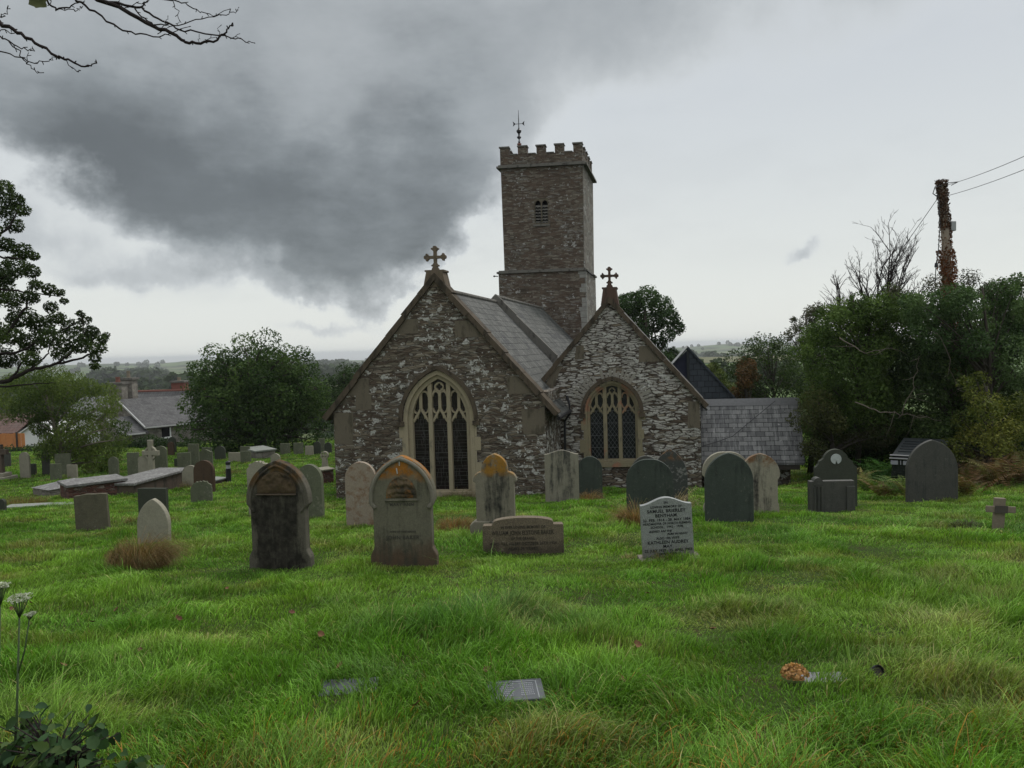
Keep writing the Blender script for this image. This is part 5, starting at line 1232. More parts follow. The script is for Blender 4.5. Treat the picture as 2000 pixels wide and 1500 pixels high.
def limbs(base, top, cl, rt, rng, frac=1.0, n_sub=0):
    """trunk with a limb to each clump, one connected wood mesh"""
    mb = MB(); base, top = np.array(base, float), np.array(top, float)
    tp = [base + (top - base) * t + np.array([math.sin(t * 5), math.cos(t * 4) - 1, 0]) * .06 * np.linalg.norm(top - base) * t for t in np.linspace(0, 1, 7)]
    mb.tube(tp, [rt * (1.25 if i == 0 else 1 - .72 * i / 6) for i in range(7)], 8)
    for c in cl:
        if rng.uniform() > frac: continue
        c3 = np.array(c[:3]); h = np.clip((c3[2] - base[2]) / max(top[2] - base[2], .1) * .62, .15, .95); s = base + (top - base) * h
        i0 = min(int(h * 6), 5); s = tp[i0] + (tp[i0 + 1] - tp[i0]) * (h * 6 - i0)
        mid = (s + c3) / 2 + np.array([rng.normal() * .08, rng.normal() * .08, .12]) * np.linalg.norm(c3 - s)
        pts = [(1 - t) ** 2 * s + 2 * t * (1 - t) * mid + t * t * c3 for t in np.linspace(0, 1, 6)]
        r0 = rt * (1 - .6 * h) * .5; mb.tube(pts, [r0 * (1 - .8 * i / 5) for i in range(6)], 5)
        for _ in range(n_sub):
            q = rng.normal(size=3); q[2] = abs(q[2]) * .6; q /= np.linalg.norm(q); st = np.array(pts[rng.integers(3, 6)])
            e = st + q * c[3] * rng.uniform(.6, 1.15); m_ = (st + e) / 2 + rng.normal(size=3) * .08 * c[3]
            mb.tube([st, m_, e], [r0 * .3, r0 * .2, r0 * .06], 4)
    return mb
def ellip_clumps(c, R, n, rng, r=(.22, .36), shell=.62, low=-1.0, noise=.18):
    out = []; c = np.array(c); R = np.array(R, float); m = R.mean()
    g = math.pi * (3 - math.sqrt(5))
    for i in range(n):
        z = 1 - 2 * (i + .5) / n
        if z < low: continue
        rad_ = math.sqrt(1 - z * z); a = i * g + rng.uniform(-.35, .35); d = np.array([rad_ * math.cos(a), rad_ * math.sin(a), z])
        k = rng.uniform(shell, 1 - .12) * (1 + rng.normal() * noise * .5)
        out.append(tuple(c + d * R * k) + (m * rng.uniform(*r),))
    for i in range(n // 4):
        d = rng.normal(size=3); d /= np.linalg.norm(d); out.append(tuple(c + d * R * .35) + (m * .42,))
    return out
def tree(name, label, cat, base, top, cl, nleaf, size, cols, rt=.2, seed=1, group=None, aspect=.5, shell=.55, droop=0.0, wood=None, frac=.8, n_sub=1, flat_=.85, crown="crown"):
    rng = np.random.default_rng(seed); b = np.array([float(v) for v in base])
    root = empty(name, b, label, cat, group); cl = [tuple(np.array(c[:3]) - b) + tuple(c[3:]) for c in cl]
    V, F, C = clumps_to_leaves(cl, nleaf, size, rng, cols, aspect, shell, droop, flat_=flat_)
    limbs((0, 0, -.2), np.array(top) - b, cl, rt, rng, frac, n_sub).build("trunk", wood or M_bark, root, smooth=True)
    np_mesh(crown, V, F, M_leaf, C, root)
    return root
GREEN = ((.022, .044, .013), (.046, .082, .022), (.080, .125, .034))
OAK = ((.020, .042, .011), (.046, .084, .021), (.086, .135, .036))
rng = np.random.default_rng(3)
# oak in the lower churchyard
y = 47.0; c = at(505, 778, y); b = foot(505, 884); Rx = 140 / 1500 * y; Rz = 108 / 1500 * y
cl = ellip_clumps(c, (Rx * .96, Rx * .85, Rz * .9), 95, rng, (.17, .29), .72, noise=.2)
for px, py, r in ((385, 720, .55), (420, 690, .7), (475, 672, .7), (520, 665, .75), (560, 690, .6), (590, 688, .45), (600, 695, .3), (375, 790, .8), (372, 840, .7), (620, 760, .8), (640, 800, .7), (635, 840, .7), (440, 855, 1.0), (520, 862, 1.0), (600, 858, .9), (400, 862, .7)):
    q = at(px, py, y + rng.uniform(-2.5, 2)); cl.append(tuple(q) + (r * 1.15,))
tree("oak_tree", "broad dark green oak growing down to the gravestones left of the church", "tree", (c[0], y, gz(c[0], y)), c + np.array([0, 0, Rz * .75]), cl, 75000, .17, OAK, rt=.35, seed=5, n_sub=2)
# tree between oak and church, farther
y = 66.0; c = at(683, 770, y); cl = ellip_clumps(c, (2.6, 2.2, 2.6), 40, rng, (.22, .34))
tree("round_tree", "rounded green tree peeping between the oak and the church gable", "tree", (c[0], y, gz(c[0], y)), c + np.array([0, 0, 1.8]), cl, 14000, .2, ((.02, .038, .012), (.038, .066, .02), (.06, .095, .03)), rt=.25, seed=6)
# tree behind the aisle
y = 56.0; cl = []
for px, py, r in ((1235, 592, 1.0), (1262, 582, 1.05), (1290, 600, 1.0), (1308, 622, .8), (1322, 640, .65), (1240, 625, 1.1), (1275, 630, 1.0), (1225, 610, .9), (1215, 590, .7), (1305, 655, .55), (1250, 655, .9), (1285, 672, .7), (1312, 690, .5), (1262, 690, .9), (1235, 680, 1.0), (1300, 705, .8), (1330, 700, .4), (1270, 720, 1.0), (1230, 720, 1.1)):
    cl.append(tuple(at(px, py, y + rng.uniform(-1.5, 1.5))) + (r,))
c = at(1265, 640, y)
tree("sycamore_tree", "dense green tree rising behind the right-hand gable", "tree", (c[0], y, gz(c[0], y)), at(1268, 600, y), cl, 21000, .19, ((.016, .034, .011), (.032, .062, .018), (.055, .098, .03)), rt=.3, seed=7, n_sub=3, shell=.4)
# left edge tree with open crown
y = 17.0; cl = []; PXL = [(8, 368, 26), (30, 392, 26), (45, 412, 16), (10, 410, 30), (28, 440, 24), (-30, 380, 40), (-40, 450, 50), (12, 478, 22), (45, 490, 22), (66, 500, 14), (30, 520, 34), (62, 530, 22), (8, 540, 28), (70, 556, 16), (95, 565, 18), (118, 572, 12), (60, 580, 22), (25, 585, 25), (100, 600, 18), (125, 588, 10), (40, 620, 34), (80, 635, 32), (112, 622, 22), (20, 655, 34), (60, 670, 34), (100, 660, 32), (140, 640, 26), (165, 625, 16), (158, 612, 10), (178, 648, 22), (200, 662, 14), (206, 655, 10), (150, 672, 30), (190, 680, 22), (185, 700, 16), (120, 690, 24), (10, 700, 32), (60, 700, 24), (185, 715, 12), (-30, 560, 60), (-40, 650, 60), (170, 660, 22)]
for px, py, r in PXL: cl.append(tuple(at(px, py, y + rng.uniform(-1.0, 1.0))) + (r * .80 * y / 1500, rng.uniform(.0, .7)))
b0 = at(-330, 760, y); bz = gz(b0[0], y)
tr_rng = np.random.default_rng(8); base = np.array([b0[0], y, bz]); root = empty("left_edge_tree", base, "open leafy tree reaching in from the left edge against the bright sky", "tree")
V, F, C = clumps_to_leaves([tuple(np.array(q[:3]) - base) + tuple(q[3:]) for q in cl], 27000, .066, tr_rng, ((.020, .034, .012), (.040, .062, .018), (.075, .115, .028)), .5, .30, .15)
np_mesh("crown", V, F, M_leaf, C, root)
wd = MB(); L = lambda px, py, dy=0: at(px, py, y + dy) - base
wd.tube([(0, 0, -.3), (.15, .1, 1.6), L(-230, 700), L(-200, 560), L(-180, 380)], [.30, .25, .20, .15, .08], 8)
def wig(pts, r0, r1, n=7):
    P = [np.array(p) for p in pts]; out = []
    seg = len(P) - 1
    for i in range(seg):
        for k in range(n):
            t = k / n; out.append(P[i] + (P[i + 1] - P[i]) * t + tr_rng.normal(size=3) * .012)
    out.append(P[-1]); wd.tube(out, list(np.linspace(r0, r1, len(out))), 6)
wig([L(-240, 740), L(-60, 760), L(20, 742), L(60, 722), L(110, 712), L(180, 690), L(205, 668)], .065, .010)
wig([L(-60, 760), L(40, 752), L(110, 748)], .028, .008); wig([L(-220, 680), L(-40, 690), L(10, 655), L(50, 600), L(70, 540)], .07, .01)
wig([L(-20, 690), L(30, 690), L(100, 655), L(150, 630)], .04, .008); wig([L(-190, 520), L(-40, 500), L(20, 440), L(40, 400)], .05, .01); wig([L(-40, 500), L(40, 505), L(70, 498)], .03, .007)
wig([L(-190, 560), L(-30, 560), L(60, 572), L(120, 580)], .04, .007); wig([L(20, 742), L(50, 700), L(60, 660)], .03, .007); wig([L(60, 722), L(95, 690), L(100, 660)], .025, .006); wig([L(110, 712), L(140, 690), L(165, 650), L(160, 612)], .022, .005)
for q in cl:
    cc = np.array(q[:3]) - base
    for _ in range(5):
        d_ = tr_rng.normal(size=3); d_ /= np.linalg.norm(d_); e_ = cc + d_ * q[3] * 1.0; s_ = cc + np.array([-.25, 0, -.12]) * q[3] * 2.2
        wd.tube([s_, (s_ + e_) / 2 + tr_rng.normal(size=3) * .03, e_], [.012, .008, .003], 4)
wd.build("trunk", M_twig, root, smooth=True)
# drooping tree over the far left graves
y = 35.0; cl = []
for px, py, r in ((30, 770, 36), (60, 745, 34), (100, 745, 34), (140, 755, 32), (170, 760, 24), (205, 768, 24), (215, 790, 20), (200, 815, 26), (235, 835, 18), (160, 800, 20), (100, 790, 38), (60, 800, 30), (110, 830, 36), (150, 840, 32), (75, 835, 18), (180, 855, 32), (220, 870, 24), (130, 870, 32), (90, 880, 20), (200, 890, 28), (215, 905, 18), (170, 900, 20), (185, 925, 16), (160, 880, 24), (10, 800, 26), (110, 765, 30), (20, 750, 20), (240, 860, 14), (95, 862, 18)):
    cl.append(tuple(at(px, py, y + rng.uniform(-1.0, 1.2))) + (r * y / 1500,))
c = at(120, 860, y)
tree("drooping_tree", "straggly yellow-green tree drooping over the far left gravestones", "tree", (c[0], y, gz(c[0], y)), at(110, 770, y), [c_[:3] + (c_[3] * 1.15,) for c_ in cl], 30000, .13, ((.038, .066, .016), (.080, .118, .026), (.135, .175, .042)), rt=.16, seed=9, aspect=.35, droop=.6, n_sub=3, shell=.4, wood=M_barkp)
# churchyard boundary hedge (left)
cl = []
for px in range(-60, 390, 9):
    y = 53 + rng.uniform(-.6, .6); py = 885 - .03 * px + rng.uniform(-5, 5) - (8 if 240 < px < 330 else 0); cl.append(tuple(at(px, py, y)) + (rng.uniform(.42, .7),))
tree("boundary_hedge", "low dark hedge along the far side of the lower churchyard", "hedge", (cl[10][0], 53, gz(cl[10][0], 53)), np.array([cl[10][0], 53, gz(cl[10][0], 53) + .5]), cl, 16000, .15, ((.014, .028, .010), (.026, .048, .016), (.05, .08, .028)), rt=.05, seed=10, frac=0.0, crown="foliage")
# dark bush behind far graves at the drooping tree foot
# ---------------------------------------------------------- right-hand hedge shrubs
def shrub(name, label, pts, y, n, size, cols, seed, rt=.10, spread=1.6, aspect=.5, shell=.45, wood=None, droop=0.0, n_sub=2, group="tall shrubs of the right-hand hedge"):
    r2 = np.random.default_rng(seed); cl = []
    for px, py, r in pts:
        for k in range(3): cl.append(tuple(at(px + r2.normal() * r * .35, py + r2.normal() * r * .3, y + r2.uniform(-.5, 1.0) * spread)) + (r * y / 1500 * r2.uniform(.55, .95),))
    cx = sum(c[0] for c in cl) / len(cl); cz = max(c[2] for c in cl)
    return tree(name, label, "shrub", (cx, y + .4, gz(cx, y)), (cx, y + .4, cz - .3), cl, n, size, cols, rt=rt, seed=seed, group=group, aspect=aspect, shell=shell, wood=wood or M_bark, droop=droop, n_sub=n_sub)
DK = ((.018, .032, .011), (.036, .062, .018), (.068, .105, .030)); MD = ((.034, .062, .015), (.072, .120, .027), (.125, .185, .044)); YG = ((.045, .060, .012), (.105, .125, .024), (.19, .19, .04)); BG = ((.034, .064, .022), (.064, .110, .038), (.108, .165, .060))
shrub("yellowish_bush", "pale yellow-green bush right behind the slate-hung gable", [(1405, 735, 22), (1420, 755, 22), (1400, 765, 22), (1425, 780, 18), (1390, 720, 14)], 44, 5000, .13, ((.03, .05, .015), (.065, .09, .022), (.11, .13, .035)), 21)
shrub("hawthorn_bush", "dark bush with red-brown autumn patches left in the hedge", [(1460, 720, 38), (1500, 700, 40), (1480, 680, 26), (1530, 680, 30), (1450, 755, 30), (1500, 760, 44), (1545, 735, 44), (1540, 790, 44), (1465, 790, 30), (1560, 850, 40), (1580, 810, 40), (1430, 735, 18), (1515, 665, 14)], 36, 15000, .11, DK, 22, n_sub=1)
shrub("rust_leaved_bush", "small rust-leaved bush glowing at the left end of the hedge", [(1448, 745, 26), (1462, 715, 22), (1440, 775, 18), (1452, 790, 18), (1475, 735, 20)], 34.5, 5200, .10, ((.04, .035, .014), (.085, .055, .022), (.15, .075, .030)), 23)
shrub("willow_shrub", "light willow-like shrub feathering above the left of the hedge", [(1560, 640, 22), (1580, 615, 22), (1600, 640, 28), (1575, 660, 26), (1610, 610, 18), (1552, 625, 10), (1545, 655, 10), (1600, 600, 12)], 27, 3300, .11, ((.03, .036, .020), (.060, .066, .036), (.105, .105, .06)), 24, aspect=.3, shell=.1)
shrub("laurel_shrub", "large glossy green shrub in the middle of the right-hand hedge", [(1610, 660, 46), (1660, 620, 46), (1720, 610, 48), (1600, 720, 50), (1660, 690, 55), (1730, 680, 55), (1620, 780, 50), (1690, 760, 55), (1750, 740, 50), (1600, 840, 40), (1650, 830, 50), (1720, 820, 50), (1680, 590, 30), (1640, 600, 24), (1740, 585, 28), (1770, 615, 34), (1770, 660, 40), (1700, 640, 44), (1580, 780, 40), (1575, 700, 26), (1600, 625, 30), (1620, 605, 24), (1700, 595, 30), (1760, 600, 34), (1655, 640, 44), (1600, 655, 34)], 25, 60000, .09, MD, 25, n_sub=0)
shrub("olive_bush", "olive-brown bush low in the hedge beside the vestry", [(1590, 850, 34), (1600, 800, 36), (1640, 860, 36), (1580, 880, 24), (1690, 850, 40), (1630, 820, 34), (1610, 890, 26)], 24, 9000, .08, ((.022, .026, .010), (.045, .052, .018), (.085, .09, .028)), 26)
shrub("dark_holly_shrub", "deep shadowy evergreen shrub behind the tall grey headstone", [(1780, 760, 60), (1850, 720, 70), (1800, 690, 55), (1880, 790, 60), (1820, 830, 55), (1760, 830, 50), (1930, 740, 60), (1900, 850, 50), (1980, 780, 60)], 24, 34000, .10, DK, 27, n_sub=1)
shrub("blue_green_shrub", "blue-green leafy shrub crowning the right end of the hedge", [(1800, 610, 45), (1850, 620, 50), (1900, 610, 50), (1950, 605, 50), (1990, 600, 50), (1830, 660, 50), (1900, 665, 55), (1960, 660, 55), (2040, 620, 70), (2050, 700, 70), (1780, 590, 24), (1790, 640, 36), (1880, 580, 26), (1940, 570, 26), (1985, 565, 22)], 22.5, 46000, .088, BG, 28, n_sub=0)
shrub("yellow_leaved_shrub", "yellow-green sapling leaning out of the lower right hedge", [(1900, 775, 26), (1890, 750, 16), (1915, 740, 14), (1935, 800, 34), (1960, 830, 40), (1990, 800, 40), (1900, 840, 34), (1880, 870, 28), (1940, 870, 36), (1920, 760, 14), (1995, 860, 36)], 20.5, 7500, .085, YG, 29, shell=.2)
shrub("thin_topped_shrub", "thin twiggy shrub around the foot of the ivy-clad pole", [(1790, 570, 28), (1820, 560, 24), (1900, 555, 28), (1760, 575, 22), (1930, 560, 24), (1960, 575, 24), (1870, 575, 26), (1745, 560, 16), (1985, 570, 22)], 23.5, 3000, .085, ((.024, .026, .018), (.048, .05, .03), (.085, .08, .05)), 30, shell=.1, aspect=.35, n_sub=4)
shrub("lower_hedge_shrub", "dark tangle filling the foot of the hedge behind the medallion headstone", [(1600, 880, 34), (1640, 890, 36), (1680, 880, 40), (1720, 870, 44), (1660, 830, 44), (1720, 820, 44), (1760, 860, 40), (1700, 790, 44), (1740, 770, 44), (1640, 780, 40), (1610, 830, 34)], 26.5, 20000, .11, DK, 33)
shrub("lower_hedge_shrub", "dark tangle filling the foot of the hedge behind the brown bracken", [(1820, 870, 44), (1860, 880, 44), (1900, 890, 44), (1950, 880, 44), (2000, 880, 50), (2040, 850, 60), (1880, 830, 50), (1960, 820, 50), (2030, 780, 60), (1830, 800, 50), (1900, 770, 55), (1970, 740, 55), (2050, 720, 60)], 26, 22000, .11, DK, 34)
# dead pale boughs showing through the hedge
def bough(pts, r0, label, seed):
    r2 = np.random.default_rng(seed); P = [at(*p) for p in pts]; mb = MB(); b = P[0].copy()
    out = []
    for i in range(len(P) - 1):
        for k in range(5): out.append(P[i] + (P[i + 1] - P[i]) * k / 5 + r2.normal(size=3) * .025 - b)
    out.append(P[-1] - b); mb.tube(out, list(np.linspace(r0, r0 * .25, len(out))), 5)
    for _ in range(7):
        i = r2.integers(3, len(out)); e = out[i] + r2.normal(size=3) * np.array([.45, .2, .35]); mb.tube([out[i], (out[i] + e) / 2 + r2.normal(size=3) * .04, e], [r0 * .35, r0 * .25, r0 * .1], 4)
    o = mb.build("dead_bough", M_barkp, None, smooth=True); o.location = tuple(b); prop(o, label, "dead branch", "dead boughs in the hedge")
bough([(1640, 660, 23.6), (1690, 690, 22.8), (1740, 680, 22.4)], .02, "thin pale dead bough lying level across the upper hedge", 1)
bough([(1670, 785, 23), (1720, 805, 22.4), (1770, 810, 22.2), (1840, 822, 22)], .022, "long pale dead bough slanting low through the hedge", 2)
bough([(1770, 660, 22.6), (1830, 650, 22), (1852, 690, 21.9), (1870, 760, 22)], .02, "bent pale dead bough hanging in the dark upper hedge", 3)
bough([(1755, 820, 22.2), (1780, 760, 21.8), (1795, 700, 21.8)], .016, "upright pale dead stem in the dark gap of the hedge", 4)
# bare tree above the hedge
def bare(name, label, base, tops, spread, seed, r0=.09, levels=3, kids=(8, 5, 3)):
    r2 = np.random.default_rng(seed); mb = MB(); b = np.array(base); root = np.zeros(3)
    def grow(p, d, L, r, lev):
        n = 5; pts = [p]; dd = d.copy()
        for i in range(n):
            dd = dd + r2.normal(size=3) * .09 + np.array([0, 0, .05]); dd /= np.linalg.norm(dd); pts.append(pts[-1] + dd * L / n)
        mb.tube(pts, list(np.linspace(r, max(r * .42, .004), n + 1)), 5 if lev < 2 else 4, cap=False)
        if lev >= levels: return
        for k in range(kids[lev]):
            i = r2.integers(2, n + 1); q = r2.normal(size=3) * np.array([1, .6, .35]); q /= np.linalg.norm(q); nd = dd * .8 + q * spread; nd[2] = max(nd[2], .12); nd /= np.linalg.norm(nd)
            grow(pts[i], nd, L * r2.uniform(.25, .45), max(r * .42, .0055), lev + 1)
    levels = min(levels, len(kids))
    for tp_ in tops:
        H = np.linalg.norm(np.array(tp_) - b); grow(root, (np.array(tp_) - b) / H, H * .93, r0, 0)
    o = mb.build(name, M_twig, None); o.location = tuple(b); prop(o, label, "tree")
    return o
y = 27.0; bb = at(1725, 660, y); bare("bare_tree", "leafless tree spreading fine twigs above the middle of the hedge", bb, [at(1738, 482, y), at(1700, 512, y + .4), at(1668, 547, y - .4), at(1775, 527, y + .5), at(1795, 567, y), at(1650, 587, y + .5), at(1758, 507, y - .5), at(1722, 497, y - .6), at(1690, 557, y - .5), at(1745, 547, y + .6)], .5, 4, r0=.04, kids=(9, 6, 3))
bb = at(1640, 660, y); bare("bare_shrub", "small leafless stems poking up left of the bare tree", bb, [at(1640, 550, y), at(1622, 560, y), at(1655, 540, y)], .5, 6, r0=.035, levels=2)
# ---------------------------------------------------------- ivy-clad pole, box, cables
y = 25.0; b = at(1858, 640, y); tp = at(1840, 360, y); bz = gz(b[0], y)
lean = (b - tp) / (b[2] - tp[2]); bx = b[0] - lean[0] * (b[2] - bz); root = empty("utility_pole", (bx, y, bz), "wooden utility pole thickly clad in reddish dead ivy", "utility pole")
o0 = np.array([bx, y, bz]); top = tp - o0; mb = MB(); mb.tube([(0, 0, -.3), top * .5, top], [.15, .135, .12], 12); mb.build("pole", M_wood, root, smooth=True)
r2 = np.random.default_rng(31); n = 9000; t = r2.uniform(.30, 1.015, n); a = r2.uniform(0, 2 * np.pi, n)
thick = .105 + .15 * fbm(t * 16, a * 1.3, .8, 7) ** 1.3 + np.where(t < .775, .075, 0) ; keep = ~((t > .775) & (t < .85) & (np.cos(a) < .55)) | (r2.uniform(size=n) < .15)
nn = np.stack([np.cos(a), np.sin(a), 0 * a], 1); P = (top[None] * t[:, None] + nn * (thick * r2.uniform(.7, 1.12, n))[:, None])[keep]; V, F = leaf_quads(P, nn[keep], .065, r2, .8, .4)
tt = t[keep][:, None]; cA, cB = np.array([.15, .058, .024]), np.array([.075, .042, .026]); col = (cA + (cB - cA) * np.clip((tt - .70) * 5, 0, 1)) * r2.uniform(.5, 1.5, (len(P), 1)); np_mesh("ivy", V, F, M_leaf, np.repeat(col, 4, 0), root)
bp = at(1862, 441, y - .1) - o0; MB().box(bp[0] - .08, bp[0] + .09, -.12, .06, bp[2] - .16, bp[2] + .15).build("junction_box", M_box, root, bevel=.02)
mb = MB(); q = lambda px, py: at(px, py, y - .2) - o0
mb.tube([q(1840, 362), q(1826, 366), q(1822, 378), q(1832, 385)], .018, 6); mb.tube([q(1834, 390), q(1836, 440), q(1832, 500), q(1828, 515)], .014, 6); mb.tube([q(1829, 514), q(1828, 522)], .05, 8); mb.tube([q(1828, 522), q(1826, 560)], .014, 6)
mb.build("down_cable", M_cable, root)
mb = MB(); mb.tube([q(1846, 358), q(1872, 355), q(1858, 362)], .012, 5); mb.build("ivy_stem", M_twig, root)
def wire(a, bpt, sag, label, r=.013):
    A, B = np.array(a), np.array(bpt); c = MB().tube([(B - A) * t + np.array([0, 0, -sag * 4 * t * (1 - t)]) for t in np.linspace(0, 1, 13)], r, 5).build("overhead_wire", M_cable); c.location = tuple(A); prop(c, label, "wire")
wire(at(1848, 362, y), at(2260, 175, 12.5), .15, "upper of two thin wires running off to the top right", .008)
wire(at(1852, 382, y), at(2260, 170 + 45, 12.5), .12, "lower of two thin wires running off to the top right", .008)
wire(at(1833, 385, y), chw(10.2, 5.5, -.36), .25, "service wire dropping from the pole to the vestry ridge", .010)
cb = MB(); P = [chw(10.0, 5.42, -.46), chw(9.2, 5.0, -1.05), chw(8.5, 4.55, -1.55), chw(7.9, 4.4, -1.74), chw(7.48, 4.35, -1.85)]
A = np.array(P[0]); cb.tube([np.array(p) - A for p in P], .012, 5); o = cb.build("roof_cable", M_cable); o.location = tuple(A); prop(o, "black cable sagging across the pale vestry slates", "cable")
# ---------------------------------------------------------- ferns and bracken in front of the hedge
def fern(px, py, hpx, n, cols, label, seed, group, name="fern"):
    p = foot(px, py); dist = float((p - EYE) @ _F); H = hpx * dist / 1500 * 1.5; r2 = np.random.default_rng(seed); P = []; C = []; M = 26
    for k in range(n):
        a = r2.uniform(0, 2 * math.pi); d = np.array([math.cos(a), math.sin(a), 0]); Lf = H * r2.uniform(.7, 1.3); c0 = np.array(cols[r2.integers(len(cols))]) * r2.uniform(.7, 1.3); side = np.array([-d[1], d[0], 0]); o = r2.normal(size=3) * np.array([.25, .12, 0]) * H
        st = [o + d * Lf * .85 * t ** 1.4 + np.array([0, 0, Lf * (1.3 * t - .72 * t * t)]) for t in np.linspace(0, 1, M)]
        for i in range(3, M):
            w = Lf * .24 * min(1, (M - i) / M * 1.5) * min(1, (i - 1) / 6); ax = (st[i] - st[i - 1]) * .36; c = c0 * r2.uniform(.75, 1.25)
            for s_ in (-1, 1):
                e = st[i] + side * s_ * w + d * w * .35 - np.array([0, 0, w * r2.uniform(.05, .45)])
                P += [st[i] - ax, (st[i] + e) / 2 - ax * .9, e, (st[i] + e) / 2 + ax * .9]; C += [c] * 4
    V = np.array(P); F = np.arange(len(P)).reshape(-1, 4); o = np_mesh(name, V, F, M_leaf, np.array(C)); o.location = (p[0], p[1], gz(p[0], p[1])); prop(o, label, "fern", group)
FG = [(.05, .13, .022), (.07, .15, .028), (.04, .10, .02)]; FB = [(.16, .10, .045), (.13, .075, .032), (.09, .06, .028), (.11, .10, .035)]; FY = [(.10, .14, .028), (.14, .13, .035), (.07, .12, .025)]
gf = "ferns under the hedge"
for i, (px, py, h, n, c, l) in enumerate([(1712, 925, 55, 22, FG, "bright green fern right of the medallion headstone"), (1740, 950, 50, 22, FG, "broad green fern left of the tall grey headstone"), (1700, 965, 42, 18, FY, "yellowing fern low beside the medallion headstone"), (1725, 975, 32, 16, FB, "orange-brown fern clump among green ferns"), (1765, 975, 40, 18, FY, "yellow-green fern touching the tall grey headstone's left edge"), (1690, 905, 50, 18, FG, "green fern at the dark foot of the hedge"),
        (1885, 970, 46, 20, FB, "brown bracken right beside the tall grey headstone"), (1915, 950, 50, 22, FB, "brown bracken in the middle of the right-hand patch"), (1950, 955, 50, 22, FB, "brown bracken third in the right-hand patch"), (1985, 950, 56, 22, FB, "brown bracken at the right edge of the picture"), (1930, 920, 44, 18, FB, "brown bracken upper row under the yellow sapling"), (1975, 915, 44, 18, FB, "brown bracken upper row at the right edge")]):
    fern(px, py, h, n, c, l, 100 + i, gf, "fern" if c is not FB else "bracken")
# ---------------------------------------------------------- black vehicle half hidden behind the tall grey stone
y = 21.0; yw = rad(-33); hw_, ln = .62, 2.4
pc = at(1741, 905, y); p = np.array([pc[0] + hw_ * math.cos(yw), pc[1] + hw_ * math.sin(yw), 0]); zg_ = gz(p[0], p[1])
veh = empty("black_vehicle", (p[0], p[1], zg_), "black vehicle with ribbed lid and silver trim half hidden behind the tall grey headstone", "vehicle", None, yw)
top_z = at(1745, 879, y)[2] - zg_ + .02
body = MB(); body.hexa([(-hw_, -.2, .25), (hw_, -.2, .25), (hw_, ln, .25), (-hw_, ln, .25), (-hw_ + .05, -.22, top_z - .16), (hw_ - .05, -.22, top_z - .16), (hw_ - .05, ln, top_z - .02), (-hw_ + .05, ln, top_z - .02)]); body.build("body", M_carblack, veh, bevel=.04)
lid = MB(); lid.hexa([(-hw_ + .02, -.26, top_z - .155), (hw_ - .02, -.26, top_z - .155), (hw_ - .02, ln, top_z - .015), (-hw_ + .02, ln, top_z - .015), (-hw_ + .06, -.22, top_z - .09), (hw_ - .06, -.22, top_z - .09), (hw_ - .06, ln, top_z + .05), (-hw_ + .06, ln, top_z + .05)])
for k in range(5):
    yy = .1 + k * .4; zz = top_z - .09 + .14 * (yy + .22) / (ln + .22); lid.box(-hw_ + .15, hw_ - .15, yy, yy + .14, zz + .001, zz + .035)
lid.build("ribbed_lid", M_carlid, veh, bevel=.01)
tr_ = MB(); tr_.box(-hw_ - .01, hw_ + .01, -.275, -.235, top_z - .135, top_z - .105); tr_.box(-hw_ - .02, hw_ + .02, -.285, -.225, top_z - .22, top_z - .185); tr_.build("trim_strips", M_chrome, veh, bevel=.006)
for x0, x1 in ((-.61, -.43), (-.38, -.355), (-.31, -.15)): MB().box(x0, x1, -.245, -.20, top_z - .38, top_z - .27).build("lamp", M_lens, veh, bevel=.008)
for x in (-hw_ + .02, hw_ - .20):
    for yy in (.35, 1.75):
        t_ = MB(); t_.tube([(x, yy, .30), (x + .18, yy, .30)], .30, 18); w_ = t_.build("wheel", M_black, veh)
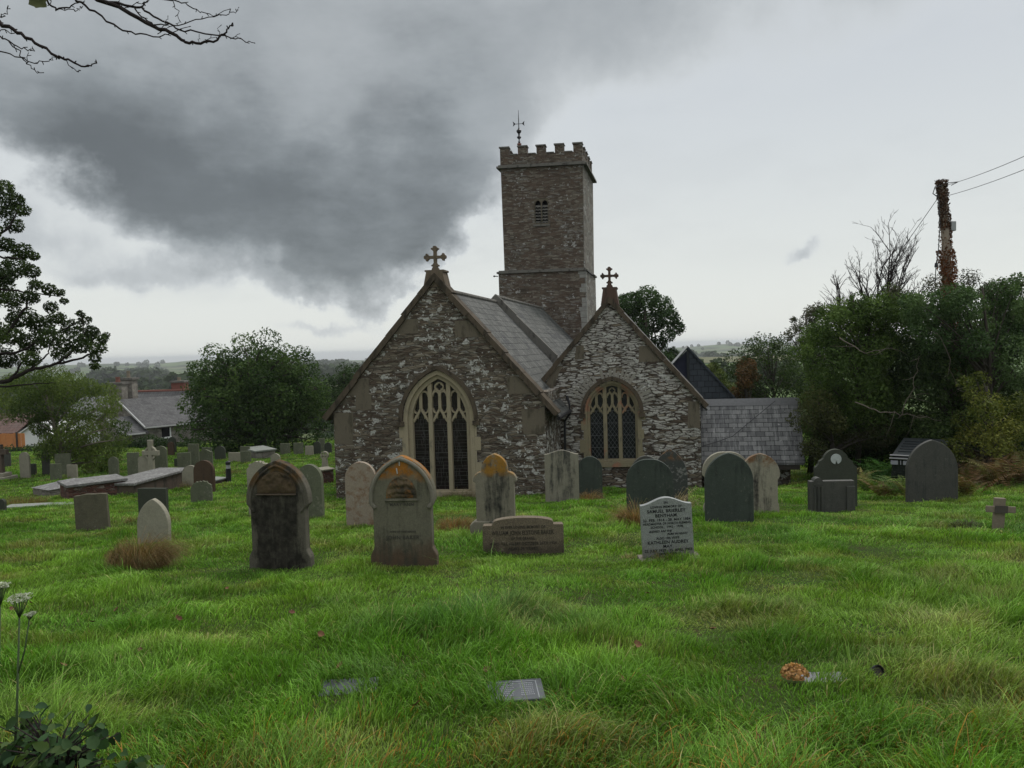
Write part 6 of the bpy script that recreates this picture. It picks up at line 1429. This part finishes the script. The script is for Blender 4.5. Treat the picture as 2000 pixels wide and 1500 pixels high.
# ================================================================== turf
def in_church(x, y):
    ab = _INV @ np.stack([x - CO[0], y - CO[1]]); a, b = ab
    r = (a > -3.1) & (a < 3.02) & (b > .03) & (b < 22); r |= (a > 2) & (a < 7.4) & (b > 2.73) & (b < 9); r |= (a > 7.4) & (a < 10.3) & (b > 4.6) & (b < 9); return r
PLQ = [(foot(1034, 1356), .14, .13), (foot(672, 1344), .13, .045), (foot(1622, 1328), .06, .03), (foot(1553, 1325), .1, .1), (foot(1697, 1318), .07, .06)]
def blades(name, zones, seed, tall=1.0):
    rng = np.random.default_rng(seed); X = []; Y = []; Wd = []
    for y0, y1, dens, wd in zones:
        wmax = .74 * y1 + 1.4; n = int(2 * wmax * (y1 - y0) * dens); y = rng.uniform(y0, y1, n); x = rng.uniform(-wmax, wmax, n)
        k = np.abs(x) < .74 * y + 1.4; k &= ~in_church(x, y); X.append(x[k]); Y.append(y[k]); Wd.append(np.full(k.sum(), wd))
    x = np.concatenate(X); y = np.concatenate(Y); wd = np.concatenate(Wd)
    tuft = fbm(x, y, .34, 21); big = fbm(x, y, 2.6, 22); hue = fbm(x, y, 1.5, 23); hue2 = fbm(x, y, .8, 27)
    h = .042 + .135 * np.clip(tuft - .28, 0, 1) ** 1.2 + .05 * np.clip(big - .45, 0, 1)
    mown = np.clip((.50 - fbm(x, y, 1.6, 31)) * 5, 0, 1); h = h * (1 - .5 * mown) * (.45 + 1.1 * vnoise(x, y, .42, 33))
    h *= np.interp(y, [2, 4, 6, 12, 30, 50], [1.6, 1.35, 1.12, 1.0, 1.0, .9]) * rng.uniform(.55, 1.35, len(x))
    long_ = rng.uniform(size=len(x)) < np.interp(y, [3, 6, 20], [.05, .03, .01]); h = np.where(long_, h * 1.7, h)
    # long dark tussock in mid foreground
    tx, ty = foot(935, 1235)[:2]; tus = np.exp(-((x - tx) / .75) ** 2 - ((y - ty - .25) / .45) ** 2); h = h * (1 + 2.4 * tus)
    for p, rx, ry in PLQ:
        q = np.exp(-(((x - p[0]) / rx) ** 4 + ((y - p[1] + .05) / (ry * 1.25)) ** 4)); h = h * (1 - .93 * q)
        q = np.exp(-(((x - p[0]) / rx) ** 4 + ((y - p[1] + .38) / .28) ** 4)); h = h * (1 - .35 * q)
    n = len(x); z = ground(x, y) - .012
    wind = fbm(x, y, .7, 24) * 9.0 + 1.2; a = wind + rng.normal(size=n) * 1.25; lean = h * np.clip(.15 + 1.05 * fbm(x, y, .6, 25) * rng.uniform(.2, 1.6, n), .05, 1.5)
    dx, dy = np.cos(a), np.sin(a); fa = rng.uniform(0, 2 * np.pi, n); sx, sy = np.cos(fa), np.sin(fa)
    w2 = wd * rng.uniform(.6, 1.4, n) * .5
    P = lambda l, hh, ww: np.stack([x + dx * lean * l + sx * w2 * ww, y + dy * lean * l + sy * w2 * ww, z + h * hh], 1)
    V = np.stack([P(0, 0, 1), P(0, 0, -1), P(.28, .55, .85), P(.28, .55, -.85), P(.68, .90, .55), P(.68, .90, -.55), P(1.12, .98, 0)], 1).reshape(-1, 3)
    i = np.arange(n) * 7; F4 = np.concatenate([np.stack([i, i + 1, i + 3, i + 2], 1), np.stack([i + 2, i + 3, i + 5, i + 4], 1)]); F3 = np.stack([i + 4, i + 5, i + 6], 1)
    g1, g2, g3, g4 = np.array([.118, .262, .025]), np.array([.188, .335, .038]), np.array([.285, .300, .080]), np.array([.070, .168, .022])
    t = np.clip((hue - .32) * 2.6, 0, 1)[:, None]; c = g1 * (1 - t) + g2 * t
    t = np.clip((hue2 - .51) * 3.2, 0, 1)[:, None] * .78; c = c * (1 - t) + g3 * t
    t = (np.clip((.42 - fbm(x, y, 1.9, 28)) * 4, 0, 1) * .8)[:, None]; c = c * (1 - t) + g4 * t  # dark patches colour in the shade of hollows in the turf
    t = np.clip(tus, 0, 1)[:, None] * .8; c = c * (1 - t) + np.array([.045, .135, .022]) * t
    dry = (rng.uniform(size=n) < .04 + .12 * np.clip(hue2 - .54, 0, 1) * 4)[:, None]; c = np.where(dry, np.array([.33, .29, .12]) * rng.uniform(.6, 1.2, (n, 1)), c)
    low = (rng.uniform(size=n) < np.interp(y, [2, 3.3, 3.9, 4.5], [.24, .15, .03, 0]) * np.clip(1.25 - .35 * np.abs(x + .3), .15, 1))[:, None]; c = np.where(low, np.array([.34, .18, .035]) * rng.uniform(.6, 1.25, (n, 1)), c)
    c = c * rng.uniform(.5, 1.4, (n, 1)) * (.70 + .55 * vnoise(x, y, .45, 35) ** 1.0)[:, None]
    tipf = np.array([.5, .5, .9, .9, 1.12, 1.12, 1.25])   # darker at the root, paler towards the tip
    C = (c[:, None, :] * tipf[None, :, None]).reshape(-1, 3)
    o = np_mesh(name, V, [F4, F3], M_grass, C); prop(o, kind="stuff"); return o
blades("grass", [(2.2, 4, 6500, .0048), (4, 6.5, 5200, .0052), (6.5, 10, 3400, .0062), (10, 16, 1900, .0085), (16, 25, 950, .013), (25, 40, 400, .021), (40, 56, 190, .03)], 1)
# ------------------------------------------------------------------ tufts of dead grass
def tuft(px, py, wpx, hpx, n, cols, label, seed, group="tufts of dead grass", sway=(.35, 0), name="grass_tuft", wd=.006):
    p = foot(px, py); dist = float((p - EYE) @ _F); Wm = wpx * dist / 1500 / 2; H = hpx * dist / 1500; r2 = np.random.default_rng(seed)
    a = r2.uniform(0, 2 * np.pi, n); r = np.sqrt(r2.uniform(0, 1, n)); bx, by = r * np.cos(a) * Wm * .85, r * np.sin(a) * Wm * .55; h = H * r2.uniform(.3, 1.1, n) * (1 - .55 * r); L = h * r2.uniform(.3, 1.0, n)
    da = a + r2.normal(size=n) * .5; dx, dy = np.cos(da) + sway[0], np.sin(da) * .7 + sway[1]; w = wd * r2.uniform(.5, 1.3, n) * .5; fa = r2.uniform(0, 6.28, n); sx, sy = np.cos(fa), np.sin(fa)
    P = lambda l, hh, ww: np.stack([bx + dx * L * l + sx * w * ww, by + dy * L * l + sy * w * ww, h * hh - .02], 1)
    dr = np.clip(.35 + .9 * r + r2.normal(size=n) * .25, .0, 1.1)
    V = np.stack([P(0, 0, 1), P(0, 0, -1), P(.35, .66, .8), P(.35, .66, -.8), P(.85, 1 - .12 * dr, .5), P(.85, 1 - .12 * dr, -.5), P(1.45, 1 - .62 * dr, 0)], 1).reshape(-1, 3); i = np.arange(n) * 7
    F4 = np.concatenate([np.stack([i, i + 1, i + 3, i + 2], 1), np.stack([i + 2, i + 3, i + 5, i + 4], 1)]); F3 = np.stack([i + 4, i + 5, i + 6], 1)
    ca = np.array(cols)[r2.integers(len(cols), size=n)] * r2.uniform(.6, 1.35, (n, 1)); C = np.repeat(ca, 7, 0)
    o = np_mesh(name, V, [F4, F3], M_grass, C); o.location = (p[0], p[1], gz(p[0], p[1])); prop(o, label, "grass tuft", group)
BR = [(.21, .125, .05), (.15, .09, .037), (.25, .165, .068), (.11, .07, .03), (.12, .13, .035)]; OB = [(.27, .14, .045), (.20, .115, .04), (.16, .15, .045)]
tuft(270, 1112, 120, 84, 5200, BR, "big swept brown grass tuft at the foot of the pale pointed headstone", 1, sway=(.5, 0), wd=.004)
tuft(262, 1026, 34, 30, 500, BR, "small brown grass tuft left of the pale pointed headstone", 2)
tuft(322, 1022, 40, 22, 400, BR, "low brown grass tuft right of the pale pointed headstone", 22)
tuft(888, 1040, 76, 44, 1500, OB, "brown grass tuft between the orange-topped stone and the shouldered one", 3, sway=(.3, 0))
tuft(1240, 1028, 56, 62, 1200, OB, "dark brown grass tuft left of the lettered granite stone", 4, sway=(-.3, 0))
tuft(1152, 978, 46, 28, 700, OB, "orange grass tuft at the foot of the small green slate stone", 5)
tuft(1322, 1000, 60, 66, 220, [(.33, .26, .15), (.26, .20, .11)], "pale seeding grass stems above the lettered granite stone", 6, wd=.009)
tuft(1295, 1095, 50, 34, 260, [(.34, .26, .12), (.25, .19, .08), (.12, .17, .03)], "straw-coloured tuft against the foot of the lettered granite stone", 7)
tuft(1885, 1032, 70, 24, 700, [(.06, .07, .025), (.09, .07, .03), (.05, .08, .02)], "dark tussock left of the wooden cross", 8)  # dark blades paint in the shade of a hole in the turf
tuft(45, 985, 110, 24, 900, BR, "brown grass bank beside the pale ledger stone", 9)
tuft(375, 955, 50, 26, 500, OB, "brown tuft against the end of the long chest tomb", 10)
tuft(900, 972, 80, 26, 900, [(.13, .10, .04), (.10, .12, .03), (.16, .12, .05)], "brownish tuft under the left church window", 11)
tuft(445, 925, 60, 12, 500, BR, "brown grass patch near the dark bollard", 12)
ST = [(.36, .30, .15), (.30, .24, .11), (.24, .22, .08)]
tuft(952, 1338, 60, 42, 160, ST, "wisp of straw-pale grass left of the double-column plaque", 13, wd=.004)
tuft(1308, 1306, 70, 22, 260, ST, "flattened patch of pale dry grass in the right foreground", 14, wd=.005)
tuft(1230, 1090, 40, 16, 200, ST, "small pale dry patch left of the lettered granite stone's foot", 15, wd=.005)
tuft(640, 1338, 60, 16, 200, BR, "dead brown grass fringe behind the nearly covered plaque", 16, wd=.005)
# ------------------------------------------------------------------ fallen leaves
def leaf_mesh(name, s, seed, m):
    r2 = random.Random(seed); V = []; n = 9
    for j in range(n + 1):
        t = j / n; w = s * .42 * math.sin(math.pi * t ** .8) * (1 + .18 * math.sin(j * 2.4)); x = s * (t - .5); cu = .22 * s * (t - .5) ** 2 * 4
        V += [(x, -w, cu + w * .35), (x, 0, cu * .9), (x, w, cu + w * r2.uniform(.1, .6))]
    F = []
    for j in range(n): F += [(j * 3, j * 3 + 3, j * 3 + 4, j * 3 + 1), (j * 3 + 1, j * 3 + 4, j * 3 + 5, j * 3 + 2)]
    return MB().add(V, F).build(name, m, None, smooth=True)
M_deadleaf = flat("dead_leaf", (.15, .075, .034), .8, var=.5, sc=18); M_deadleaf2 = flat("dead_leaf_dark", (.10, .042, .022), .8, var=.5, sc=18)
LV = [(228, 1210), (352, 1228), (348, 1224), (180, 1235), (571, 1216), (548, 1348), (922, 1254), (955, 1337), (813, 1408), (665, 1328), (690, 1330), (1216, 1356), (1265, 1178), (1262, 1212), (808, 1202), (628, 1262), (275, 1292), (125, 1325), (60, 1195), (25, 1208), (1245, 1285), (1392, 1252), (1530, 1170), (445, 1165), (1480, 1475)]
rnd = random.Random(5); first = None
for i, (px, py) in enumerate(LV):
    if first is None: first = o = leaf_mesh("fallen_leaf", .052, 1, M_deadleaf)
    else: o = first.copy(); COL.objects.link(o)
    if i == 1: o.data = first.data.copy(); o.data.materials[0] = M_deadleaf2; dark_ = o.data
    elif i % 3 == 1: o.data = dark_
    p = foot(px, py); o.location = (p[0], p[1], gz(p[0], p[1]) + .085); o.rotation_euler = (rnd.uniform(.2, .9), rnd.uniform(-.5, .5), rnd.uniform(0, 6)); s = rnd.uniform(.75, 1.25); o.scale = (s, s, s)
    prop(o, "curled brown dead leaf lying on the foreground turf", "leaf", "fallen leaves")
# ------------------------------------------------------------------ dried hydrangea head
p = foot(1553, 1336); r2 = np.random.default_rng(8); n = 260; q = r2.normal(size=(n, 3)); q /= np.linalg.norm(q, axis=1, keepdims=True); q[:, 2] = np.abs(q[:, 2]); P = q * np.array([.075, .065, .062]) * r2.uniform(.8, 1.05, (n, 1)) + np.array([0, 0, .05])
V, F = leaf_quads(P, q, .026, r2, .9); col = np.array([.50, .28, .12]) * r2.uniform(.45, 1.25, (n, 1)); root = empty("dried_flower_head", (p[0], p[1], gz(p[0], p[1])), "round dried orange-tan hydrangea flower head lying in the grass", "flower")
np_mesh("florets", V, F, M_leaf, np.repeat(col, 4, 0), root); MB().tube([(0, 0, .06), (.02, .03, .02), (.05, .14, .03)], .004, 5).build("stem", M_wood, root)
# ------------------------------------------------------------------ hogweed at the left edge
def hogweed(px, py, y, label, seed, tops):
    p = at(px, py, y); b = np.array([p[0], y, gz(p[0], y)]); root = empty("hogweed", b, label, "wildflower", "white umbel flowers"); r2 = np.random.default_rng(seed)
    st = MB(); P = []; t0 = at(*tops[0][:2], y) - b
    for i, (tx, ty, Rr) in enumerate(tops):
        t = at(tx, ty, y) - b; s0 = t0 * .62 if i else np.array([0, 0, -.02]); n0 = s0 + (t - s0) * .9
        st.tube([s0, (s0 + n0) / 2 + np.array([.008, 0, 0]), n0], [.006, .005, .0035] if i == 0 else [.0035, .003, .0025], 6)
        for k in range(16):
            a = k * 2.4; rr = Rr * math.sqrt((k + .5) / 16); e = t + np.array([rr * math.cos(a), rr * math.sin(a), -.25 * rr + r2.normal() * .003]); st.tube([n0, n0 + (e - n0) * .5 + np.array([0, 0, -.004]), e], .0012, 4)
            q = r2.normal(size=(26, 3)) * np.array([.0075, .0075, .003]) * (Rr / .042) + e; P.append(q)
    st.build("stem", flat("green_stem", (.05, .08, .03), .7), root, smooth=True)
    P = np.concatenate(P); V, F = leaf_quads(P, np.tile([0, 0, 1.], (len(P), 1)), .008, r2, .9); np_mesh("umbel", V, F, M_leaf, np.repeat(np.array([.42, .45, .35]) * r2.uniform(.75, 1.15, (len(P), 1)), 4, 0), root)
hogweed(12, 1480, 3.0, "tall hogweed stem with a white flat flower head at the left edge", 1, [(40, 1163, .040), (60, 1198, .017)])
hogweed(-22, 1480, 3.1, "white hogweed flower head cut off by the left edge", 2, [(2, 1140, .028)])
# ------------------------------------------------------------------ bramble and nettle leaves in the lower left corner
def leafy(px, py, y, n, H, R, size, cols, label, cat, seed, name, aspect=.75):
    p = at(px, py, y); b = np.array([p[0], y, gz(p[0], y)]); r2 = np.random.default_rng(seed); root = empty(name, b, label, cat); st = MB(); P = []; N = []
    for k in range(n):
        a = r2.uniform(0, 6.28); L = r2.uniform(.5, 1) * R; e = np.array([math.cos(a) * L, math.sin(a) * L * .6, H * r2.uniform(.35, 1.05)]); m_ = np.array([e[0] * .4, e[1] * .4, e[2] * .8]); st.tube([(0, 0, -.02), m_, e], [.005, .004, .002], 5)
        for j in range(4): 
            tt = .45 + .18 * j; P.append((1 - tt) ** 2 * np.zeros(3) + 2 * tt * (1 - tt) * m_ + tt * tt * e + r2.normal(size=3) * .025)
    st.build("stem", M_twig, root, smooth=True); P = np.array(P); n_ = len(P); r = r2
    # serrated six-sided leaves folded along the midrib
    nn = np.tile([0, -.35, .9], (n_, 1)) + r.normal(size=(n_, 3)) * .45; nn /= np.linalg.norm(nn, axis=1, keepdims=True); d = r.normal(size=(n_, 3)); d[:, 2] -= .4; d -= nn * (d * nn).sum(1, keepdims=True); d /= np.linalg.norm(d, axis=1, keepdims=True); s = np.cross(nn, d)
    L = (size * r.uniform(.6, 1.3, n_))[:, None]; prof = [(-.5, .0), (-.38, .30), (-.2, .44), (-.12, .38), (.05, .40), (.12, .32), (.28, .24), (.33, .17), (.5, 0)]
    V = []; k_ = len(prof)
    for u, w in prof: V.append(P + d * L * u + s * L * w * aspect + nn * L * .10 * (w > 0) - nn * L * .2 * u * u)
    for u, w in prof: V.append(P + d * L * u - s * L * w * aspect + nn * L * .10 * (w > 0) - nn * L * .2 * u * u)
    for u, w in prof: V.append(P + d * L * u - nn * L * .2 * u * u)
    V = np.stack(V, 1).reshape(-1, 3); F = []
    base = np.arange(n_) * 3 * k_
    for j in range(k_ - 1): F += [np.stack([base + j, base + j + 1, base + 2 * k_ + j + 1, base + 2 * k_ + j], 1), np.stack([base + k_ + j, base + 2 * k_ + j, base + 2 * k_ + j + 1, base + k_ + j + 1], 1)]
    col = np.array(cols)[r.integers(len(cols), size=n_)] * r.uniform(.7, 1.3, (n_, 1)); np_mesh("leaves", V, np.concatenate(F), M_leaf, np.repeat(col, 3 * k_, 0), root, smooth=True)
BL = [(.034, .070, .026), (.048, .092, .032), (.026, .055, .022), (.066, .105, .034)]
leafy(110, 1500, 3.0, 64, .36, .26, .062, BL, "dark green bramble clump in the lower left corner", "bramble", 1, "bramble")
leafy(20, 1530, 2.9, 36, .30, .20, .062, BL, "dark bramble leaves cut off by the bottom left corner", "bramble", 2, "bramble")
leafy(225, 1500, 3.0, 30, .19, .19, .058, BL, "low bramble spray right of the lower left clump", "bramble", 3, "bramble")
leafy(75, 1400, 3.35, 9, .26, .10, .06, [(.03, .065, .03), (.045, .085, .035)], "feathery green weed behind the bramble clump", "weed", 4, "weed", .5)
leafy(975, 1535, 2.95, 5, .15, .06, .06, [(.07, .06, .025), (.09, .05, .03), (.05, .055, .025)], "withered brown-leaved weed at the bottom centre", "weed", 5, "weed", .8)
# ------------------------------------------------------------------ bare twigs hanging into the top left from a tree behind the viewer
root = empty("overhanging_tree", (-3.9, 1.9, gz(-3.9, 1.9)), "bare twigs of a nearby tree hanging into the top left of the sky", "tree"); o0 = np.array([-3.9, 1.9, gz(-3.9, 1.9)])
q = lambda px, py, y: at(px, py, y) - o0
mb = MB(); mb.tube([(0, 0, -.3), (.03, .02, 1.5), (.1, .1, 3.2), (.2, .3, 4.6)], [.20, .17, .14, .10], 10); mb.build("trunk", M_bark, root, smooth=True)
def twigs(name, paths, seed):
    r2 = np.random.default_rng(seed); mb = MB()
    for pts, r0, r1, Y in paths:
        P = [q(p[0], p[1], Y + (p[2] if len(p) > 2 else 0)) for p in pts]; out = []
        for i in range(len(P) - 1):
            for k in range(4): out.append(P[i] + (P[i + 1] - P[i]) * k / 4 + r2.normal(size=3) * .0035)
        out.append(P[-1]); mb.tube(out, list(np.linspace(r0, r1, len(out))), 6)
        for i in range(2, len(out) - 1, 3):
            dv = out[i + 1] - out[i]; dv /= np.linalg.norm(dv); n_ = r2.normal(size=3); n_ -= dv * (n_ @ dv); n_ /= np.linalg.norm(n_); mb.tube([out[i], out[i] + n_ * .012 + dv * .008], [r1 * 1.5, r1 * 1.2], 5)
        mb.tube([out[-1], out[-1] + (out[-1] - out[-2]) * .3], [r1 * 1.8, r1 * .8], 5)
    mb.build(name, M_twig, root, smooth=True)
A = 3.6
twigs("branch", [([(-700, -420), (100, -60), (195, 0), (240, 18), (300, 52), (345, 68), (362, 82), (390, 84), (425, 76), (440, 62), (452, 48), (455, 46)], .012, .0022, A),
    ([(100, -60), (150, 0), (185, 25), (232, 55), (265, 66), (310, 70), (335, 64), (370, 52)], .006, .0015, A),
    ([(195, 0), (260, 12), (275, 16), (310, 36), (345, 55), (400, 65), (452, 73), (478, 79), (497, 84)], .006, .0016, A),
    ([(262, 14), (275, 32), (300, 48), (330, 49), (345, 49), (395, 35), (440, 28), (460, 22), (466, 15)], .0035, .0014, A),
    ([(230, -10), (335, 1), (360, 6), (390, 22), (415, 28), (448, 18)], .0035, .0013, A), ([(335, 1), (345, 20), (350, 40), (346, 50)], .002, .0012, A),
    ([(310, 68), (322, 50), (328, 32)], .002, .0012, A), ([(430, 74), (431, 50)], .0018, .0011, A), ([(452, 73), (468, 66)], .0018, .0011, A), ([(388, 82), (389, 68)], .0018, .0011, A), ([(400, 78), (420, 73)], .0018, .0011, A), ([(240, 18), (262, 10), (290, 2), (300, -20)], .002, .0014, A), ([(275, 14), (288, 2)], .004, .0025, A), ([(345, 49), (322, 58)], .002, .0012, A)], 1)
B = 3.2
twigs("branch", [([(-700, -300), (-100, 0), (0, 45), (33, 62), (70, 85), (110, 110), (128, 116), (160, 128), (180, 128), (186, 121)], .010, .0018, B),
    ([(-100, 60), (0, 72), (25, 85), (55, 99), (64, 100), (63, 92)], .0035, .0014, B), ([(20, 83), (38, 105), (55, 125), (72, 140), (84, 142)], .0026, .0014, B), ([(-100, 80), (0, 101), (40, 112), (72, 122), (95, 120), (108, 112)], .003, .0014, B), ([(130, 118), (150, 140), (157, 138)], .0018, .0012, B), ([(0, 61), (20, 62), (22, 58)], .002, .0014, B), ([(-60, 60), (0, 34), (12, 26), (19, 17)], .003, .0016, B), ([(50, 115), (56, 103)], .0016, .0011, B)], 2)
twigs("branch", [([(-500, -300), (60, -60), (95, 10), (112, 18), (135, 14), (155, 4), (165, 2)], .006, .0014, 3.4), ([(112, 18), (140, 19), (152, 17), (158, 13)], .002, .0012, 3.4), ([(95, 10), (104, -6)], .002, .0012, 3.4)], 3)
lf = leaf_mesh("leaf", .085, 3, flat("leaf_olive", (.055, .062, .014), .7, var=.35, sc=25)); lf.parent = root; lf.location = tuple(q(76, 6, 3.35)); lf.rotation_euler = (rad(75), rad(38), rad(10)); lf.scale = (1.0, 1.0, 1.0)
# ------------------------------------------------------------------ far woods and hedgerow trees in the valley (one mass)
r2 = np.random.default_rng(40); cl = []
def wood(px0, px1, py0, py1, d0, d1, n, s=(3, 6)):
    for _ in range(n):
        px = r2.uniform(px0, px1); d_ = r2.uniform(d0, d1); a_ = math.atan((px - 1000) / 1500); X, Y = d_ * math.sin(a_), d_ * math.cos(a_); z = float(hills_z(np.array(X), np.array(Y))); r = r2.uniform(*s); cl.append((X, Y, z + r * .7, r, r2.uniform(0, .6)))
wood(-300, 380, 0, 0, 110, 170, 55, (2.2, 3.6)); wood(-300, 330, 0, 0, 260, 420, 60, (3.5, 6)); wood(-300, 380, 0, 0, 420, 760, 60, (5, 9)); wood(190, 320, 0, 0, 800, 1400, 110, (8, 13)); wood(-300, 100, 0, 0, 900, 1600, 90, (7, 11)); wood(560, 760, 0, 0, 150, 300, 40, (2.5, 4.5)); wood(560, 780, 0, 0, 700, 1500, 110, (7, 12)); wood(600, 680, 0, 0, 1500, 1800, 40, (8, 13)); wood(1300, 1620, 0, 0, 140, 260, 40, (2, 3.4)); wood(1300, 1600, 0, 0, 900, 1600, 80, (5, 9)); wood(-300, 800, 0, 0, 1700, 2900, 60, (5, 9)); wood(1300, 1700, 0, 0, 2200, 3000, 40, (4, 8))
V = []; F = []; C = []; o_ = 0
ca = np.array(cl); per = 150
for c in cl:
    v, f, k = clumps_to_leaves([c], per, c[3] * .55, r2, ((.022, .036, .014), (.036, .056, .020), (.055, .085, .028)), .8, .7, flat_=.95); V.append(v); F.append(f + o_); C.append(k); o_ += len(v)
o = np_mesh("distant_wood", np.concatenate(V), np.concatenate(F), M_leaf, np.concatenate(C)); prop(o, kind="stuff")
